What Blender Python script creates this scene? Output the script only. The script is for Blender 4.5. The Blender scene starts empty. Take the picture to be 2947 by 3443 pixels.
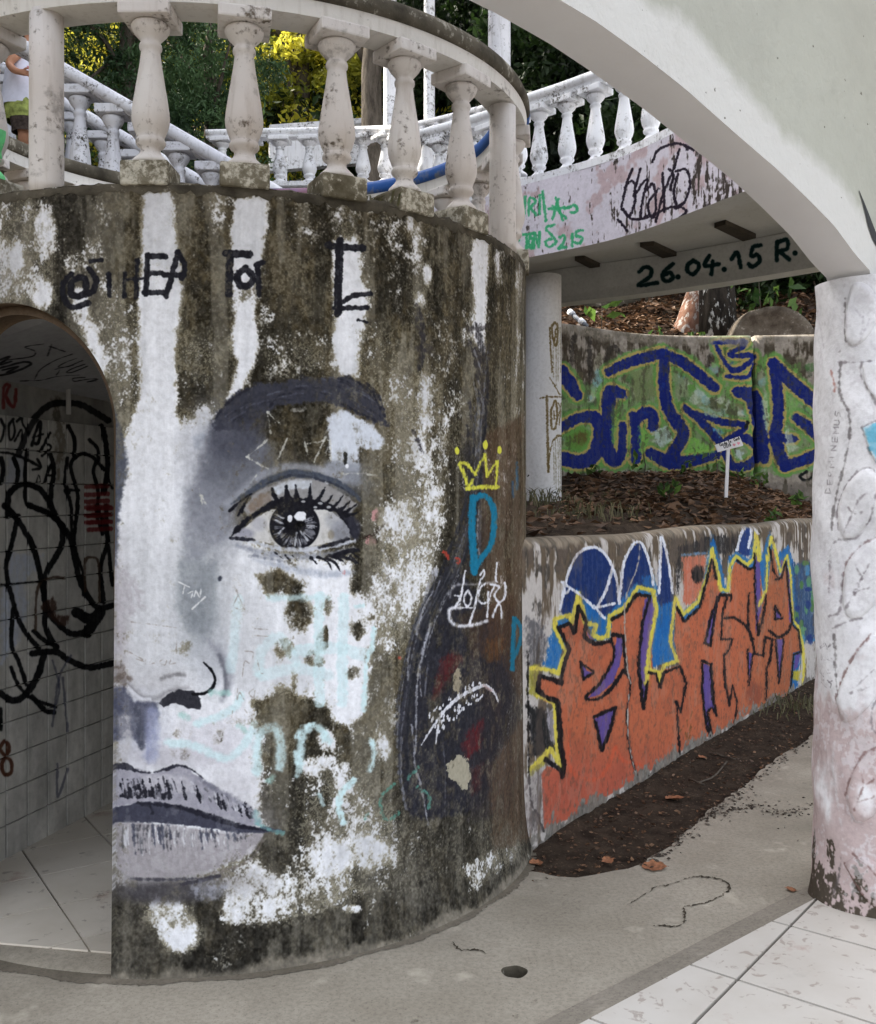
import bpy, bmesh, math, random
import numpy as np
from mathutils import Vector, Matrix

random.seed(7)
rng = np.random.default_rng(7)
R_ = math.radians
SC = bpy.context.scene
COL = SC.collection

# ------------------------------------------------------------------ camera, sky, sun, exposure
FPX, EYE, HOR, CXP = 3261.0, 1.55, 1663.6, 1473.5      # focal length in photo pixels, eye height, horizon row, centre column
cam_d = bpy.data.cameras.new('camera'); cam = bpy.data.objects.new('camera', cam_d); COL.objects.link(cam)
cam.location = (0, 0, EYE); cam.rotation_euler = (R_(90), 0, 0)
cam_d.sensor_fit = 'HORIZONTAL'; cam_d.sensor_width = 36.0; cam_d.lens = 36.0 * FPX / 2947.0
cam_d.shift_y = -57.9 / 2947.0
cam_d.clip_start = 0.05; cam_d.clip_end = 500
SC.camera = cam

SUN_EL, SUN_AZ = 46.0, -68.0                            # sun stands to the left, a little beyond the tower; tall trees added out of view there keep the yard in shade
w = bpy.data.worlds.new('World'); SC.world = w; w.use_nodes = True
nt = w.node_tree; nt.nodes.clear()
sky = nt.nodes.new('ShaderNodeTexSky'); sky.sky_type = 'NISHITA'; sky.sun_disc = False
sky.sun_elevation = R_(SUN_EL); sky.sun_rotation = R_(SUN_AZ); sky.air_density = 1.0; sky.dust_density = 4.0; sky.ozone_density = 0.6
hs = nt.nodes.new('ShaderNodeHueSaturation'); hs.inputs['Saturation'].default_value = 0.30
bg = nt.nodes.new('ShaderNodeBackground'); bg.inputs['Strength'].default_value = 0.15
wo = nt.nodes.new('ShaderNodeOutputWorld')
nt.links.new(sky.outputs[0], hs.inputs['Color']); nt.links.new(hs.outputs[0], bg.inputs[0]); nt.links.new(bg.outputs[0], wo.inputs[0])
sd = bpy.data.lights.new('sun', 'SUN'); sun = bpy.data.objects.new('sun', sd); COL.objects.link(sun)
sd.energy = 3.0; sd.angle = R_(0.6); sd.color = (1.0, 0.93, 0.80)
sv = Vector((math.sin(R_(SUN_AZ)) * math.cos(R_(SUN_EL)), math.cos(R_(SUN_AZ)) * math.cos(R_(SUN_EL)), math.sin(R_(SUN_EL))))
sun.rotation_euler = sv.to_track_quat('Z', 'Y').to_euler(); sun.location = (0, 0, 30)
SC.view_settings.view_transform = 'Standard'; SC.view_settings.look = 'None'
SC.view_settings.gamma = 1.0; SC.view_settings.exposure = 2.1; SC.view_settings.use_curve_mapping = False

# ------------------------------------------------------------------ helpers: photo pixel <-> place
def ray(x, y): return ((x - CXP) / FPX, -(y - HOR) / FPX)
def at(x, y, d):                                        # the point seen at pixel x, y at depth d
    a, b = ray(x, y); return Vector((a * d, d, EYE + b * d))
def on_ground(x, y, z=0.0):
    a, b = ray(x, y); t = (z - EYE) / b; return Vector((a * t, t, z))
def proj(P):
    d = np.maximum(P[..., 1], 0.05)
    return CXP + FPX * P[..., 0] / d, HOR - FPX * (P[..., 2] - EYE) / d
def ZM(ox, oy, s):                                      # a measuring grid over the photograph
    def f(pts): return [(ox + p[0] / s, oy + p[1] / s) + ((p[2] / s,) if len(p) > 2 else ()) for p in pts]
    f.s = s
    return f

# ------------------------------------------------------------------ helpers: objects
def tag(o, label=None, cat=None, group=None, kind=None):
    if label: o['label'] = label
    if cat: o['category'] = cat
    if group: o['group'] = group
    if kind: o['kind'] = kind
    return o
def link(name, me, mat=None, parent=None, smooth=False):
    o = bpy.data.objects.new(name, me); COL.objects.link(o)
    if mat is not None and len(me.materials) == 0: me.materials.append(mat)
    if parent is not None: o.parent = parent
    if smooth: me.polygons.foreach_set('use_smooth', [True] * len(me.polygons))
    return o
def mesh(name, v, f):
    me = bpy.data.meshes.new(name); me.from_pydata([tuple(p) for p in v], [], f); me.update(); return me
def obj(name, v, f, mat, parent=None, smooth=False): return link(name, mesh(name, v, f), mat, parent, smooth)
def empty(name, loc=(0, 0, 0), rz=0):
    o = bpy.data.objects.new(name, None); COL.objects.link(o); o.location = loc; o.rotation_euler = (0, 0, rz); o.empty_display_size = 0.1; return o
def fast_mesh(name, V, F, mat, parent=None, smooth=False):   # V (n,3), F (m,k) numpy
    me = bpy.data.meshes.new(name); k = F.shape[1]
    me.vertices.add(len(V)); me.vertices.foreach_set('co', np.ascontiguousarray(V, dtype=np.float32).ravel())
    me.loops.add(F.size); me.loops.foreach_set('vertex_index', np.ascontiguousarray(F, dtype=np.int32).ravel())
    me.polygons.add(len(F)); me.polygons.foreach_set('loop_start', np.arange(0, F.size, k, dtype=np.int32))
    me.polygons.foreach_set('loop_total', np.full(len(F), k, dtype=np.int32))
    me.update(calc_edges=True); me.validate()
    return link(name, me, mat, parent, smooth)
def bevel_me(me, wdt, seg=2):
    bm = bmesh.new(); bm.from_mesh(me)
    bmesh.ops.bevel(bm, geom=list(bm.edges), offset=wdt, segments=seg, affect='EDGES', profile=0.6)
    bm.to_mesh(me); bm.free(); return me
def box_vf(x0, x1, y0, y1, z0, z1):
    v = [(x0, y0, z0), (x1, y0, z0), (x1, y1, z0), (x0, y1, z0), (x0, y0, z1), (x1, y0, z1), (x1, y1, z1), (x0, y1, z1)]
    f = [(0, 3, 2, 1), (4, 5, 6, 7), (0, 1, 5, 4), (1, 2, 6, 5), (2, 3, 7, 6), (3, 0, 4, 7)]
    return v, f
def lathe_vf(prof, seg=24, cap=True):
    v, f = [], []
    for r, z in prof:
        for i in range(seg):
            a = 2 * math.pi * i / seg; v.append((r * math.cos(a), r * math.sin(a), z))
    for j in range(len(prof) - 1):
        for i in range(seg):
            a, b = j * seg + i, j * seg + (i + 1) % seg
            f.append((a, b, b + seg, a + seg))
    if cap:
        f.append(tuple(range(seg - 1, -1, -1))); n = (len(prof) - 1) * seg; f.append(tuple(range(n, n + seg)))
    return v, f
def tube_vf(pts, rad, seg=10, cap=True):
    pts = [Vector(p) for p in pts]; n = len(pts)
    rads = rad if isinstance(rad, (list, tuple, np.ndarray)) else [rad] * n
    v, f = [], []; up = Vector((0, 0, 1)); prev = None
    for i in range(n):
        t = (pts[min(i + 1, n - 1)] - pts[max(i - 1, 0)]).normalized()
        if prev is None:
            a = t.cross(up)
            if a.length < 1e-3: a = t.cross(Vector((0, 1, 0)))
            a.normalize()
        else:
            a = (prev - t * prev.dot(t)).normalized()
        prev = a; b = t.cross(a)
        for k in range(seg):
            q = 2 * math.pi * k / seg; v.append(pts[i] + (a * math.cos(q) + b * math.sin(q)) * rads[i])
    for i in range(n - 1):
        for k in range(seg):
            p, q = i * seg + k, i * seg + (k + 1) % seg; f.append((p, q, q + seg, p + seg))
    if cap: f.append(tuple(range(seg - 1, -1, -1))); f.append(tuple(range((n - 1) * seg, n * seg)))
    return v, f
def sweep_vf(path, prof, closed=False):                  # path: (point, outward dir); prof: (outward, up) loop
    v, f = [], []; m = len(prof); n = len(path)
    for p, o in path:
        p = Vector(p); o = Vector(o)
        for a, b in prof: v.append(p + o * a + Vector((0, 0, b)))
    for i in range(n if closed else n - 1):
        for k in range(m):
            a, b = i * m + k, i * m + (k + 1) % m; c, d = ((i + 1) % n) * m + (k + 1) % m, ((i + 1) % n) * m + k
            f.append((a, b, c, d))
    if not closed: f.append(tuple(range(m - 1, -1, -1))); f.append(tuple(range((n - 1) * m, n * m)))
    return v, f
def catmull(pts, n=8):
    P = np.array(pts, float)
    if len(P) < 3: return P
    out = []; E = np.vstack([2 * P[0] - P[1], P, 2 * P[-1] - P[-2]])
    for i in range(1, len(E) - 2):
        p0, p1, p2, p3 = E[i - 1], E[i], E[i + 1], E[i + 2]
        for t in np.linspace(0, 1, n, endpoint=False):
            out.append(.5 * ((2 * p1) + (-p0 + p2) * t + (2 * p0 - 5 * p1 + 4 * p2 - p3) * t * t + (-p0 + 3 * p1 - 3 * p2 + p3) * t ** 3))
    out.append(E[-2]); return np.array(out)
def recalc(o):
    bm = bmesh.new(); bm.from_mesh(o.data); bmesh.ops.recalc_face_normals(bm, faces=bm.faces); bm.to_mesh(o.data); bm.free(); return o

# ------------------------------------------------------------------ materials (node based)
def s2l(c):
    c = np.array(c, float) / 255.0
    return tuple(np.where(c <= .04045, c / 12.92, ((c + .055) / 1.055) ** 2.4)) + (1.0,)
class MT:
    def __init__(s, name, rough=0.85, spec=0.15):
        s.m = bpy.data.materials.new(name); s.m.use_nodes = True; s.t = s.m.node_tree; s.N = s.t.nodes; s.L = s.t.links
        s.b = s.N['Principled BSDF']; s.b.inputs['Roughness'].default_value = rough; s.b.inputs['Specular IOR Level'].default_value = spec
        s.tc = None
    def pos(s):
        if s.tc is None: s.tc = s.N.new('ShaderNodeNewGeometry')
        return s.tc.outputs['Position']
    def noise(s, scale, detail=6, rough=.6, vec=None, stretch=None, dist=0.0):
        v = vec or s.pos()
        if stretch:
            mp = s.N.new('ShaderNodeMapping'); mp.inputs['Scale'].default_value = stretch; s.L.new(v, mp.inputs[0]); v = mp.outputs[0]
        n = s.N.new('ShaderNodeTexNoise'); n.inputs['Scale'].default_value = scale; n.inputs['Detail'].default_value = detail
        n.inputs['Roughness'].default_value = rough; n.inputs['Distortion'].default_value = dist; s.L.new(v, n.inputs['Vector']); return n.outputs['Fac']
    def ramp(s, fac, stops, interp='LINEAR'):
        r = s.N.new('ShaderNodeValToRGB'); s.L.new(fac, r.inputs[0]); e = r.color_ramp.elements; r.color_ramp.interpolation = interp
        while len(e) < len(stops): e.new(.5)
        for i, (p, c) in enumerate(stops):
            e[i].position = p; e[i].color = c if len(c) == 4 else tuple(c) + (1,)
        return r.outputs[0]
    def mask(s, fac, a, b): return s.ramp(fac, [(a, (0, 0, 0, 1)), (b, (1, 1, 1, 1))])
    def mix(s, fac, a, b, mode='MIX'):
        m = s.N.new('ShaderNodeMix'); m.data_type = 'RGBA'; m.blend_type = mode
        for sock, val in ((m.inputs[0], fac), (m.inputs[6], a), (m.inputs[7], b)):
            if hasattr(val, 'is_linked'): s.L.new(val, sock)
            else: sock.default_value = val
        return m.outputs[2]
    def math(s, op, a, b):
        m = s.N.new('ShaderNodeMath'); m.operation = op
        for sock, val in ((m.inputs[0], a), (m.inputs[1], b)):
            if hasattr(val, 'is_linked'): s.L.new(val, sock)
            else: sock.default_value = val
        return m.outputs[0]
    def color(s, c):
        if hasattr(c, 'is_linked'): s.L.new(c, s.b.inputs['Base Color'])
        else: s.b.inputs['Base Color'].default_value = c
        return s
    def bump(s, h, dist=0.01, strength=0.5):
        b = s.N.new('ShaderNodeBump'); b.inputs['Distance'].default_value = dist; b.inputs['Strength'].default_value = strength
        s.L.new(h, b.inputs['Height']); s.L.new(b.outputs[0], s.b.inputs['Normal']); return s

def mat_white(name, base=(214, 212, 212), dirt=(92, 84, 72), lo=.57, hi=.66, tint=None, scale=9.0, fine=55.0, extra=None, streak=1.0, mould=0.0):
    m = MT(name, .75, .18)
    n1 = m.noise(scale, 8, .65); n2 = m.noise(fine, 5, .6); n3 = m.noise(2.2, 3, .5)
    c = m.mix(m.mask(n3, .35, .7), s2l(base), s2l(tint or [x * .92 for x in base]))
    k = m.math('ADD', m.math('MULTIPLY', n1, .62), m.math('MULTIPLY', n2, .38))
    c = m.mix(m.mask(k, lo, hi), c, s2l(dirt))
    st = m.noise(6, 4, .6, stretch=(6, 6, .7))
    c = m.mix(m.math('MULTIPLY', m.mask(st, .52, .75), .35 * streak), c, s2l([d * 1.5 for d in dirt]))
    if mould:
        n5 = m.noise(2.6, 9, .75); n6 = m.noise(26, 5, .6); c = m.mix(m.math('MULTIPLY', m.mask(m.math('ADD', m.math('MULTIPLY', n5, .6), m.math('MULTIPLY', n6, .4)), .55, .63), mould), c, s2l((88, 80, 70)))
    if extra:
        n4 = m.noise(3.1, 5, .6); c = m.mix(m.math('MULTIPLY', m.mask(n4, .55, .66), .8), c, s2l(extra))
    m.color(c).bump(k, .004, .6); return m.m
def mat_moss(name, a=(66, 59, 44), b=(118, 112, 92), c=(190, 186, 168), lo=.52):
    m = MT(name, .95, .1)
    n1 = m.noise(5, 8, .65); n2 = m.noise(38, 6, .65)
    col = m.mix(m.mask(n1, .38, .62), s2l(a), s2l(b)); k = m.math('ADD', m.math('MULTIPLY', n1, .5), m.math('MULTIPLY', n2, .5))
    col = m.mix(m.mask(k, lo, lo + .07), col, s2l(c)); m.color(col).bump(k, .006, .8); return m.m

M = {}
M['baluster'] = mat_white('old white baluster paint', (226, 222, 218), (104, 94, 82), .565, .66, (208, 200, 194), 6, 48, mould=.5)
M['stair_white'] = mat_white('chipped stair whitewash', (214, 214, 218), (70, 66, 60), .545, .61, (186, 187, 196), 8, 70, mould=.7)
M['bright_white'] = mat_white('bright white paint', (240, 240, 242), (84, 78, 70), .555, .63, (218, 219, 224), 6, 60, mould=.85)
M['pedestal'] = mat_moss('mossy pedestal', (84, 78, 62), (142, 136, 120), (200, 196, 182), .50)
M['rail_top'] = mat_moss('lichen covered rail', (62, 58, 50), (104, 98, 86), (170, 166, 154), .56)
M['rail_under'] = mat_white('rail underside', (228, 225, 219), (110, 104, 94), .60, .70, (216, 212, 205), 5, 40)
M['grime'] = mat_moss('dark weathered stone', (58, 54, 46), (98, 92, 80), (158, 152, 138), .57)
def mat_blue():
    m = MT('worn blue handrail', .6, .3); n = m.noise(6, 6, .6); n2 = m.noise(1.3, 3, .5)
    c = m.mix(m.mask(n, .54, .62), s2l((40, 84, 150)), s2l((112, 118, 132))); c = m.mix(m.mask(n2, .66, .72), c, s2l((92, 84, 84)))
    m.color(c).bump(n, .003, .5); return m.m
M['blue'] = mat_blue(); M['red_rail'] = mat_white('worn red and purple rail', (150, 106, 108), (70, 66, 90), .5, .58, (120, 100, 130), 5, 30)
def mat_concrete(name, a=(172, 164, 150), b=(150, 142, 128), spots=(92, 85, 73)):
    m = MT(name, .9, .1)
    n1 = m.noise(1.6, 7, .6); n2 = m.noise(60, 4, .6); n3 = m.noise(11, 8, .7)
    c = m.mix(m.mask(n1, .32, .64), s2l(a), s2l(b)); c = m.mix(m.math('MULTIPLY', m.mask(n2, .42, .66), .3), c, s2l([x * .66 for x in b]))
    c = m.mix(m.math('MULTIPLY', m.mask(n3, .63, .70), .8), c, s2l(spots)); n4 = m.noise(5, 6, .6); n6 = m.noise(130, 3, .6)
    c = m.mix(m.math('MULTIPLY', m.mask(n6, .58, .66), .35), c, s2l([x * .6 for x in spots])); n7 = m.noise(.7, 6, .65); c = m.mix(m.math('MULTIPLY', m.mask(n7, .48, .66), .6), c, s2l([x * .74 for x in b]))
    c = m.mix(m.math('MULTIPLY', m.mask(n4, .6, .7), .5), c, s2l([min(255, x * 1.16) for x in a]))
    m.color(c).bump(m.math('ADD', m.math('MULTIPLY', n2, .4), n3), .004, .5); return m.m
M['concrete'] = mat_concrete('worn concrete')
M['concrete_strip'] = mat_concrete('concrete edging', (158, 150, 138), (136, 129, 117))
def mat_soil(name, a=(50, 40, 32), b=(84, 68, 54)):
    m = MT(name, 1, .05); n1 = m.noise(9, 9, .7); n2 = m.noise(70, 5, .65)
    c = m.mix(m.mask(n1, .35, .68), s2l(a), s2l(b)); c = m.mix(m.mask(n2, .62, .7), c, s2l((128, 112, 94)))
    m.color(c).bump(m.math('ADD', n1, m.math('MULTIPLY', n2, .5)), .03, .8); return m.m
M['soil'] = mat_soil('dark soil', (46, 39, 34), (78, 67, 57)); M['hill_soil'] = mat_soil('hill soil', (36, 30, 24), (64, 52, 42))
def mat_tile(name, a, b, spot, spot_amt=.62, rough=.45):
    m = MT(name, rough, .45); n1 = m.noise(2.3, 5, .6); n2 = m.noise(22, 5, .55, dist=.6); n3 = m.noise(7, 6, .65)
    oi = m.N.new('ShaderNodeObjectInfo')
    c = m.mix(m.mask(n1, .35, .7), s2l(a), s2l(b)); c = m.mix(m.math('MULTIPLY', oi.outputs['Random'], .22), c, s2l([x * .86 for x in b]))
    c = m.mix(m.math('MULTIPLY', m.mask(n2, spot_amt, spot_amt + .05), .55), c, s2l(spot)); c = m.mix(m.math('MULTIPLY', m.mask(n3, .6, .75), .4), c, s2l([x * .8 for x in b])); n8 = m.noise(3.3, 7, .7); c = m.mix(m.math('MULTIPLY', m.mask(n8, .60, .68), .5), c, s2l((158, 118, 106)))
    m.color(c).bump(n2, .001, .3); return m.m
M['tile'] = mat_tile('white floor tile', (206, 201, 193), (192, 185, 175), (136, 118, 106), .60)
M['room_tile'] = mat_tile('grubby room tile', (216, 208, 196), (196, 187, 172), (120, 108, 96), .64)
M['grout'] = mat_concrete('dark grout', (98, 92, 84), (80, 74, 66))
def mat_plain(name, c, rough=.8, spec=.3, var=.12, scale=20):
    m = MT(name, rough, spec); n = m.noise(scale, 5, .6)
    m.color(m.mix(m.mask(n, .3, .7), s2l([min(255, x * (1 + var)) for x in c]), s2l([x * (1 - var) for x in c]))).bump(n, .002, .3); return m.m
def mat_leaf(name, a, b, trans=.35, hue=.5):
    m = MT(name, .55, .3)
    at_ = m.N.new('ShaderNodeAttribute'); at_.attribute_name = 'tone'; at_.attribute_type = 'GEOMETRY'
    c = m.mix(at_.outputs['Fac'], s2l(a), s2l(b)); m.color(c)
    tr = m.N.new('ShaderNodeBsdfTranslucent'); m.L.new(c, tr.inputs[0])
    ms = m.N.new('ShaderNodeMixShader'); ms.inputs[0].default_value = trans
    m.L.new(m.b.outputs[0], ms.inputs[1]); m.L.new(tr.outputs[0], ms.inputs[2]); m.L.new(ms.outputs[0], m.N['Material Output'].inputs[0])
    return m.m
M['leaf_dark'] = mat_leaf('dark foliage', (22, 34, 18), (46, 66, 30))
M['leaf_conifer'] = mat_leaf('conifer foliage', (36, 58, 36), (86, 114, 72), .2)
M['leaf_lit'] = mat_leaf('yellow green foliage', (70, 88, 26), (220, 212, 80), .5)  # sunlight on the leaves is put into their colour
M['leaf_big'] = mat_leaf('broad green leaves', (48, 74, 36), (98, 128, 58), .4)
M['crumb'] = mat_leaf('soil crumbs', (44, 38, 32), (76, 66, 56), .05)
M['leaf_dry'] = mat_leaf('dry brown leaves', (58, 42, 32), (128, 98, 74), .15)
M['grass'] = mat_leaf('grass blades', (64, 66, 44), (120, 114, 84), .3)
def mat_bark(name, a, b, c=None, lo=.56):
    m = MT(name, .95, .1); n = m.noise(7, 8, .7, stretch=(2.2, 2.2, .5)); n2 = m.noise(14, 6, .65, stretch=(1, 1, .45))
    col = m.mix(m.mask(n, .35, .65), s2l(a), s2l(b))
    if c: col = m.mix(m.mask(n2, lo, lo + .05), col, s2l(c))
    m.color(col).bump(n, .03, .9); return m.m
M['bark'] = mat_bark('grey brown bark', (62, 56, 50), (112, 104, 94))
M['bark_lichen'] = mat_bark('palm bark with white lichen', (34, 32, 30), (66, 60, 54), (196, 196, 194), .57)
M['bark_pink'] = mat_bark('reddish bark with lichen', (104, 72, 58), (138, 108, 92), (168, 162, 156), .52)

# ------------------------------------------------------------------ paint engine: colour maps worked out for the walls' own surfaces
def smooth01(t): t = np.clip(t, 0, 1); return t * t * (3 - 2 * t)
def vnoise(h, w, cx, cy, seed):
    r = np.random.default_rng(seed); gh, gw = int(h / cy) + 3, int(w / cx) + 3
    g = r.random((gh, gw)).astype(np.float32)
    y = np.arange(h) / cy; x = np.arange(w) / cx; yi = y.astype(int); xi = x.astype(int)
    fy = smooth01(y - yi)[:, None].astype(np.float32); fx = smooth01(x - xi)[None, :].astype(np.float32)
    a = g[yi][:, xi]; b = g[yi][:, xi + 1]; c = g[yi + 1][:, xi]; d = g[yi + 1][:, xi + 1]
    return (a * (1 - fx) + b * fx) * (1 - fy) + (c * (1 - fx) + d * fx) * fy
def fbm(h, w, cx, cy, seed, octs=5, gain=.6):
    o = np.zeros((h, w), np.float32); a = 1.0; s = 0.0
    for i in range(octs):
        o += a * vnoise(h, w, max(cx, 1.0), max(cy, 1.0), seed + 17 * i); s += a; a *= gain; cx /= 2; cy /= 2
        if cx < 1 or cy < 1: break
    o /= s; return np.clip((o - .5) * 1.9 + .5, 0, 1)
class Canvas:
    def __init__(s, P, base):                            # P (h,w,3): the surface point of each texel, row 0 at the bottom
        s.h, s.w = P.shape[:2]; s.X, s.Y = [a.astype(np.float32) for a in proj(P)]
        s.c = np.zeros((s.h, s.w, 3), np.float32); s.c[:] = base
        s.cov = None; s.r0, s.r1 = s.Y.min(1), s.Y.max(1); s.q0, s.q1 = s.X.min(0), s.X.max(0)
        s.grain = fbm(s.h, s.w, 6, 6, 991, 3); s.streak = fbm(s.h, s.w, 5, 60, 992, 3); s.blotch = fbm(s.h, s.w, 40, 40, 993, 4)
    def roi(s, x0, x1, y0, y1):
        r = np.nonzero((s.r1 >= y0) & (s.r0 <= y1))[0]; q = np.nonzero((s.q1 >= x0) & (s.q0 <= x1))[0]
        if len(r) == 0 or len(q) == 0: return None
        return slice(r[0], r[-1] + 1), slice(q[0], q[-1] + 1)
    def dist_line(s, pts, pad):
        P = np.array(pts, np.float32); k = s.roi(P[:, 0].min() - pad, P[:, 0].max() + pad, P[:, 1].min() - pad, P[:, 1].max() + pad)
        if k is None: return None
        X, Y = s.X[k], s.Y[k]; best = None
        for i in range(len(P) - 1):
            ax, ay = P[i, :2]; bx, by = P[i + 1, :2]; dx, dy = bx - ax, by - ay; l2 = dx * dx + dy * dy + 1e-6
            t = np.clip(((X - ax) * dx + (Y - ay) * dy) / l2, 0, 1)
            d = np.hypot(X - ax - t * dx, Y - ay - t * dy)
            if P.shape[1] > 2: d = d - (P[i, 2] + t * (P[i + 1, 2] - P[i, 2])) * .5
            best = d if best is None else np.minimum(best, d)
        return k, best
    def dist_poly(s, pts, pad):
        P = np.array(pts, np.float32)[:, :2]; r = s.dist_line(list(map(tuple, P)) + [tuple(P[0])], pad)
        if r is None: return None
        k, d = r; X, Y = s.X[k], s.Y[k]; ins = np.zeros(X.shape, bool); n = len(P)
        for i in range(n):
            x0, y0 = P[i]; x1, y1 = P[(i + 1) % n]
            if y0 == y1: continue
            ins ^= ((y0 > Y) != (y1 > Y)) & (X < (x1 - x0) * (Y - y0) / (y1 - y0) + x0)
        return k, np.where(ins, -d, d)
    def _alpha(s, k, d, soft, rough, dry, op):
        if rough: d = d + (s.grain[k] - .5) * rough
        a = smooth01(.5 - d / max(soft, .5))
        if dry:
            a = a * (1 - dry * smooth01((s.grain[k] * .5 + s.streak[k] * .5 - .45) * 8))
        return a * op
    def blend(s, k, a, col):
        c = s.c[k]; s.c[k] = c + (np.array(col, np.float32) - c) * a[..., None]
    def stroke(s, pts, wd, col, soft=3, rough=3, dry=0, op=1, curve=True):
        p = [tuple(q) for q in pts]
        if len(p[0]) < 3: p = [(q[0], q[1], wd) for q in p]
        if curve and len(p) > 2: p = catmull(p, 6)
        r = s.dist_line(p, max(q[2] for q in p) / 2 + soft + rough)
        if r: s.blend(r[0], s._alpha(r[0], r[1], soft, rough, dry, op), col)
    def poly(s, pts, col, soft=3, rough=3, dry=0, op=1, curve=False):
        p = catmull(list(pts) + [pts[0]], 5) if curve else pts
        r = s.dist_poly(p, soft + rough)
        if r: s.blend(r[0], s._alpha(r[0], r[1], soft, rough, dry, op), col)
    def blob(s, x, y, rx, ry, col, soft=.4, op=1, rough=0, dry=0):
        k = s.roi(x - rx * 1.5, x + rx * 1.5, y - ry * 1.5, y + ry * 1.5)
        if k is None: return
        d = np.hypot((s.X[k] - x) / rx, (s.Y[k] - y) / ry) - 1; u = min(rx, ry)
        s.blend(k, s._alpha(k, d * u, max(soft * u, 1.5), rough * u, dry, op), col)
    # coverage layer (growth of moss over paint)
    def covset(s, r, val, soft, op=1):
        if r is None: return
        k, d = r; soft = soft * 1.7; a = smooth01(.5 - d / soft) * op; s.cov[k] += (val - s.cov[k]) * a
    def cpoly(s, pts, val, soft=40, op=1): s.covset(s.dist_poly(pts, soft * 1.8), val, soft, op)
    def cline(s, pts, wd, val, soft=30, op=1):
        p = catmull([(q[0], q[1], wd) for q in pts], 6) if len(pts) > 2 else [(q[0], q[1], wd) for q in pts]
        s.covset(s.dist_line(p, wd + soft * 1.8), val, soft, op)
    def cblob(s, x, y, rx, ry, val, soft=.6, op=1):
        k = s.roi(x - rx * 2, x + rx * 2, y - ry * 2, y + ry * 2)
        if k is not None: s.covset((k, np.hypot((s.X[k] - x) / rx, (s.Y[k] - y) / ry) - 1), val, soft, op)
    def image(s, name):
        px = np.ones((s.h, s.w, 4), np.float32); px[..., :3] = np.clip(s.c / 255.0, 0, 1)
        im = bpy.data.images.new(name, s.w, s.h, alpha=False); im.pixels.foreach_set(px.ravel()); im.update(); im.pack(); return im
def mat_paint(name, im, gain=.92, bumpd=.006, rough=.8, nscale=45, coords='UV', map_nodes=None):
    m = MT(name, rough, .07); ti = m.N.new('ShaderNodeTexImage'); ti.image = im; ti.extension = 'EXTEND'; ti.interpolation = 'Cubic'
    if map_nodes: m.L.new(map_nodes(m), ti.inputs[0])
    n = m.noise(nscale, 6, .65); n2 = m.noise(9, 5, .6)
    c = m.mix(1.0, ti.outputs[0], (gain, gain, gain, 1), 'MULTIPLY')
    c = m.mix(m.math('MULTIPLY', m.mask(n, .45, .75), .22), c, s2l((96, 90, 80)), 'MULTIPLY')
    bw = m.N.new('ShaderNodeRGBToBW'); m.L.new(ti.outputs[0], bw.inputs[0])
    m.color(c).bump(m.math('ADD', m.math('MULTIPLY', bw.outputs[0], .35), m.math('ADD', n, m.math('MULTIPLY', n2, .8))), bumpd, .55); return m.m

# ================================================================== THE ROUND TOWER
TCX, TCY, TR, TH = -0.938, 4.467, 1.336, 2.555
def tp(phi, r, z): return Vector((TCX + r * math.sin(phi), TCY - r * math.cos(phi), z))
def tower_r(z): return TR + .028 * np.exp(-np.asarray(z) / .10) + .012 * np.exp(-np.asarray(z) / .7)
PH0, PH1 = R_(-80), R_(100)
PPM = 520
cw, ch = int((PH1 - PH0) * TR * PPM), int(TH * PPM)
zz = (np.arange(ch) + .5) / ch * TH; pp = PH0 + (np.arange(cw) + .5) / cw * (PH1 - PH0)
rr = tower_r(zz)[:, None]
TP = np.stack([TCX + rr * np.sin(pp)[None, :], TCY - rr * np.cos(pp)[None, :], np.repeat(zz[:, None], cw, 1)], -1)

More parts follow.
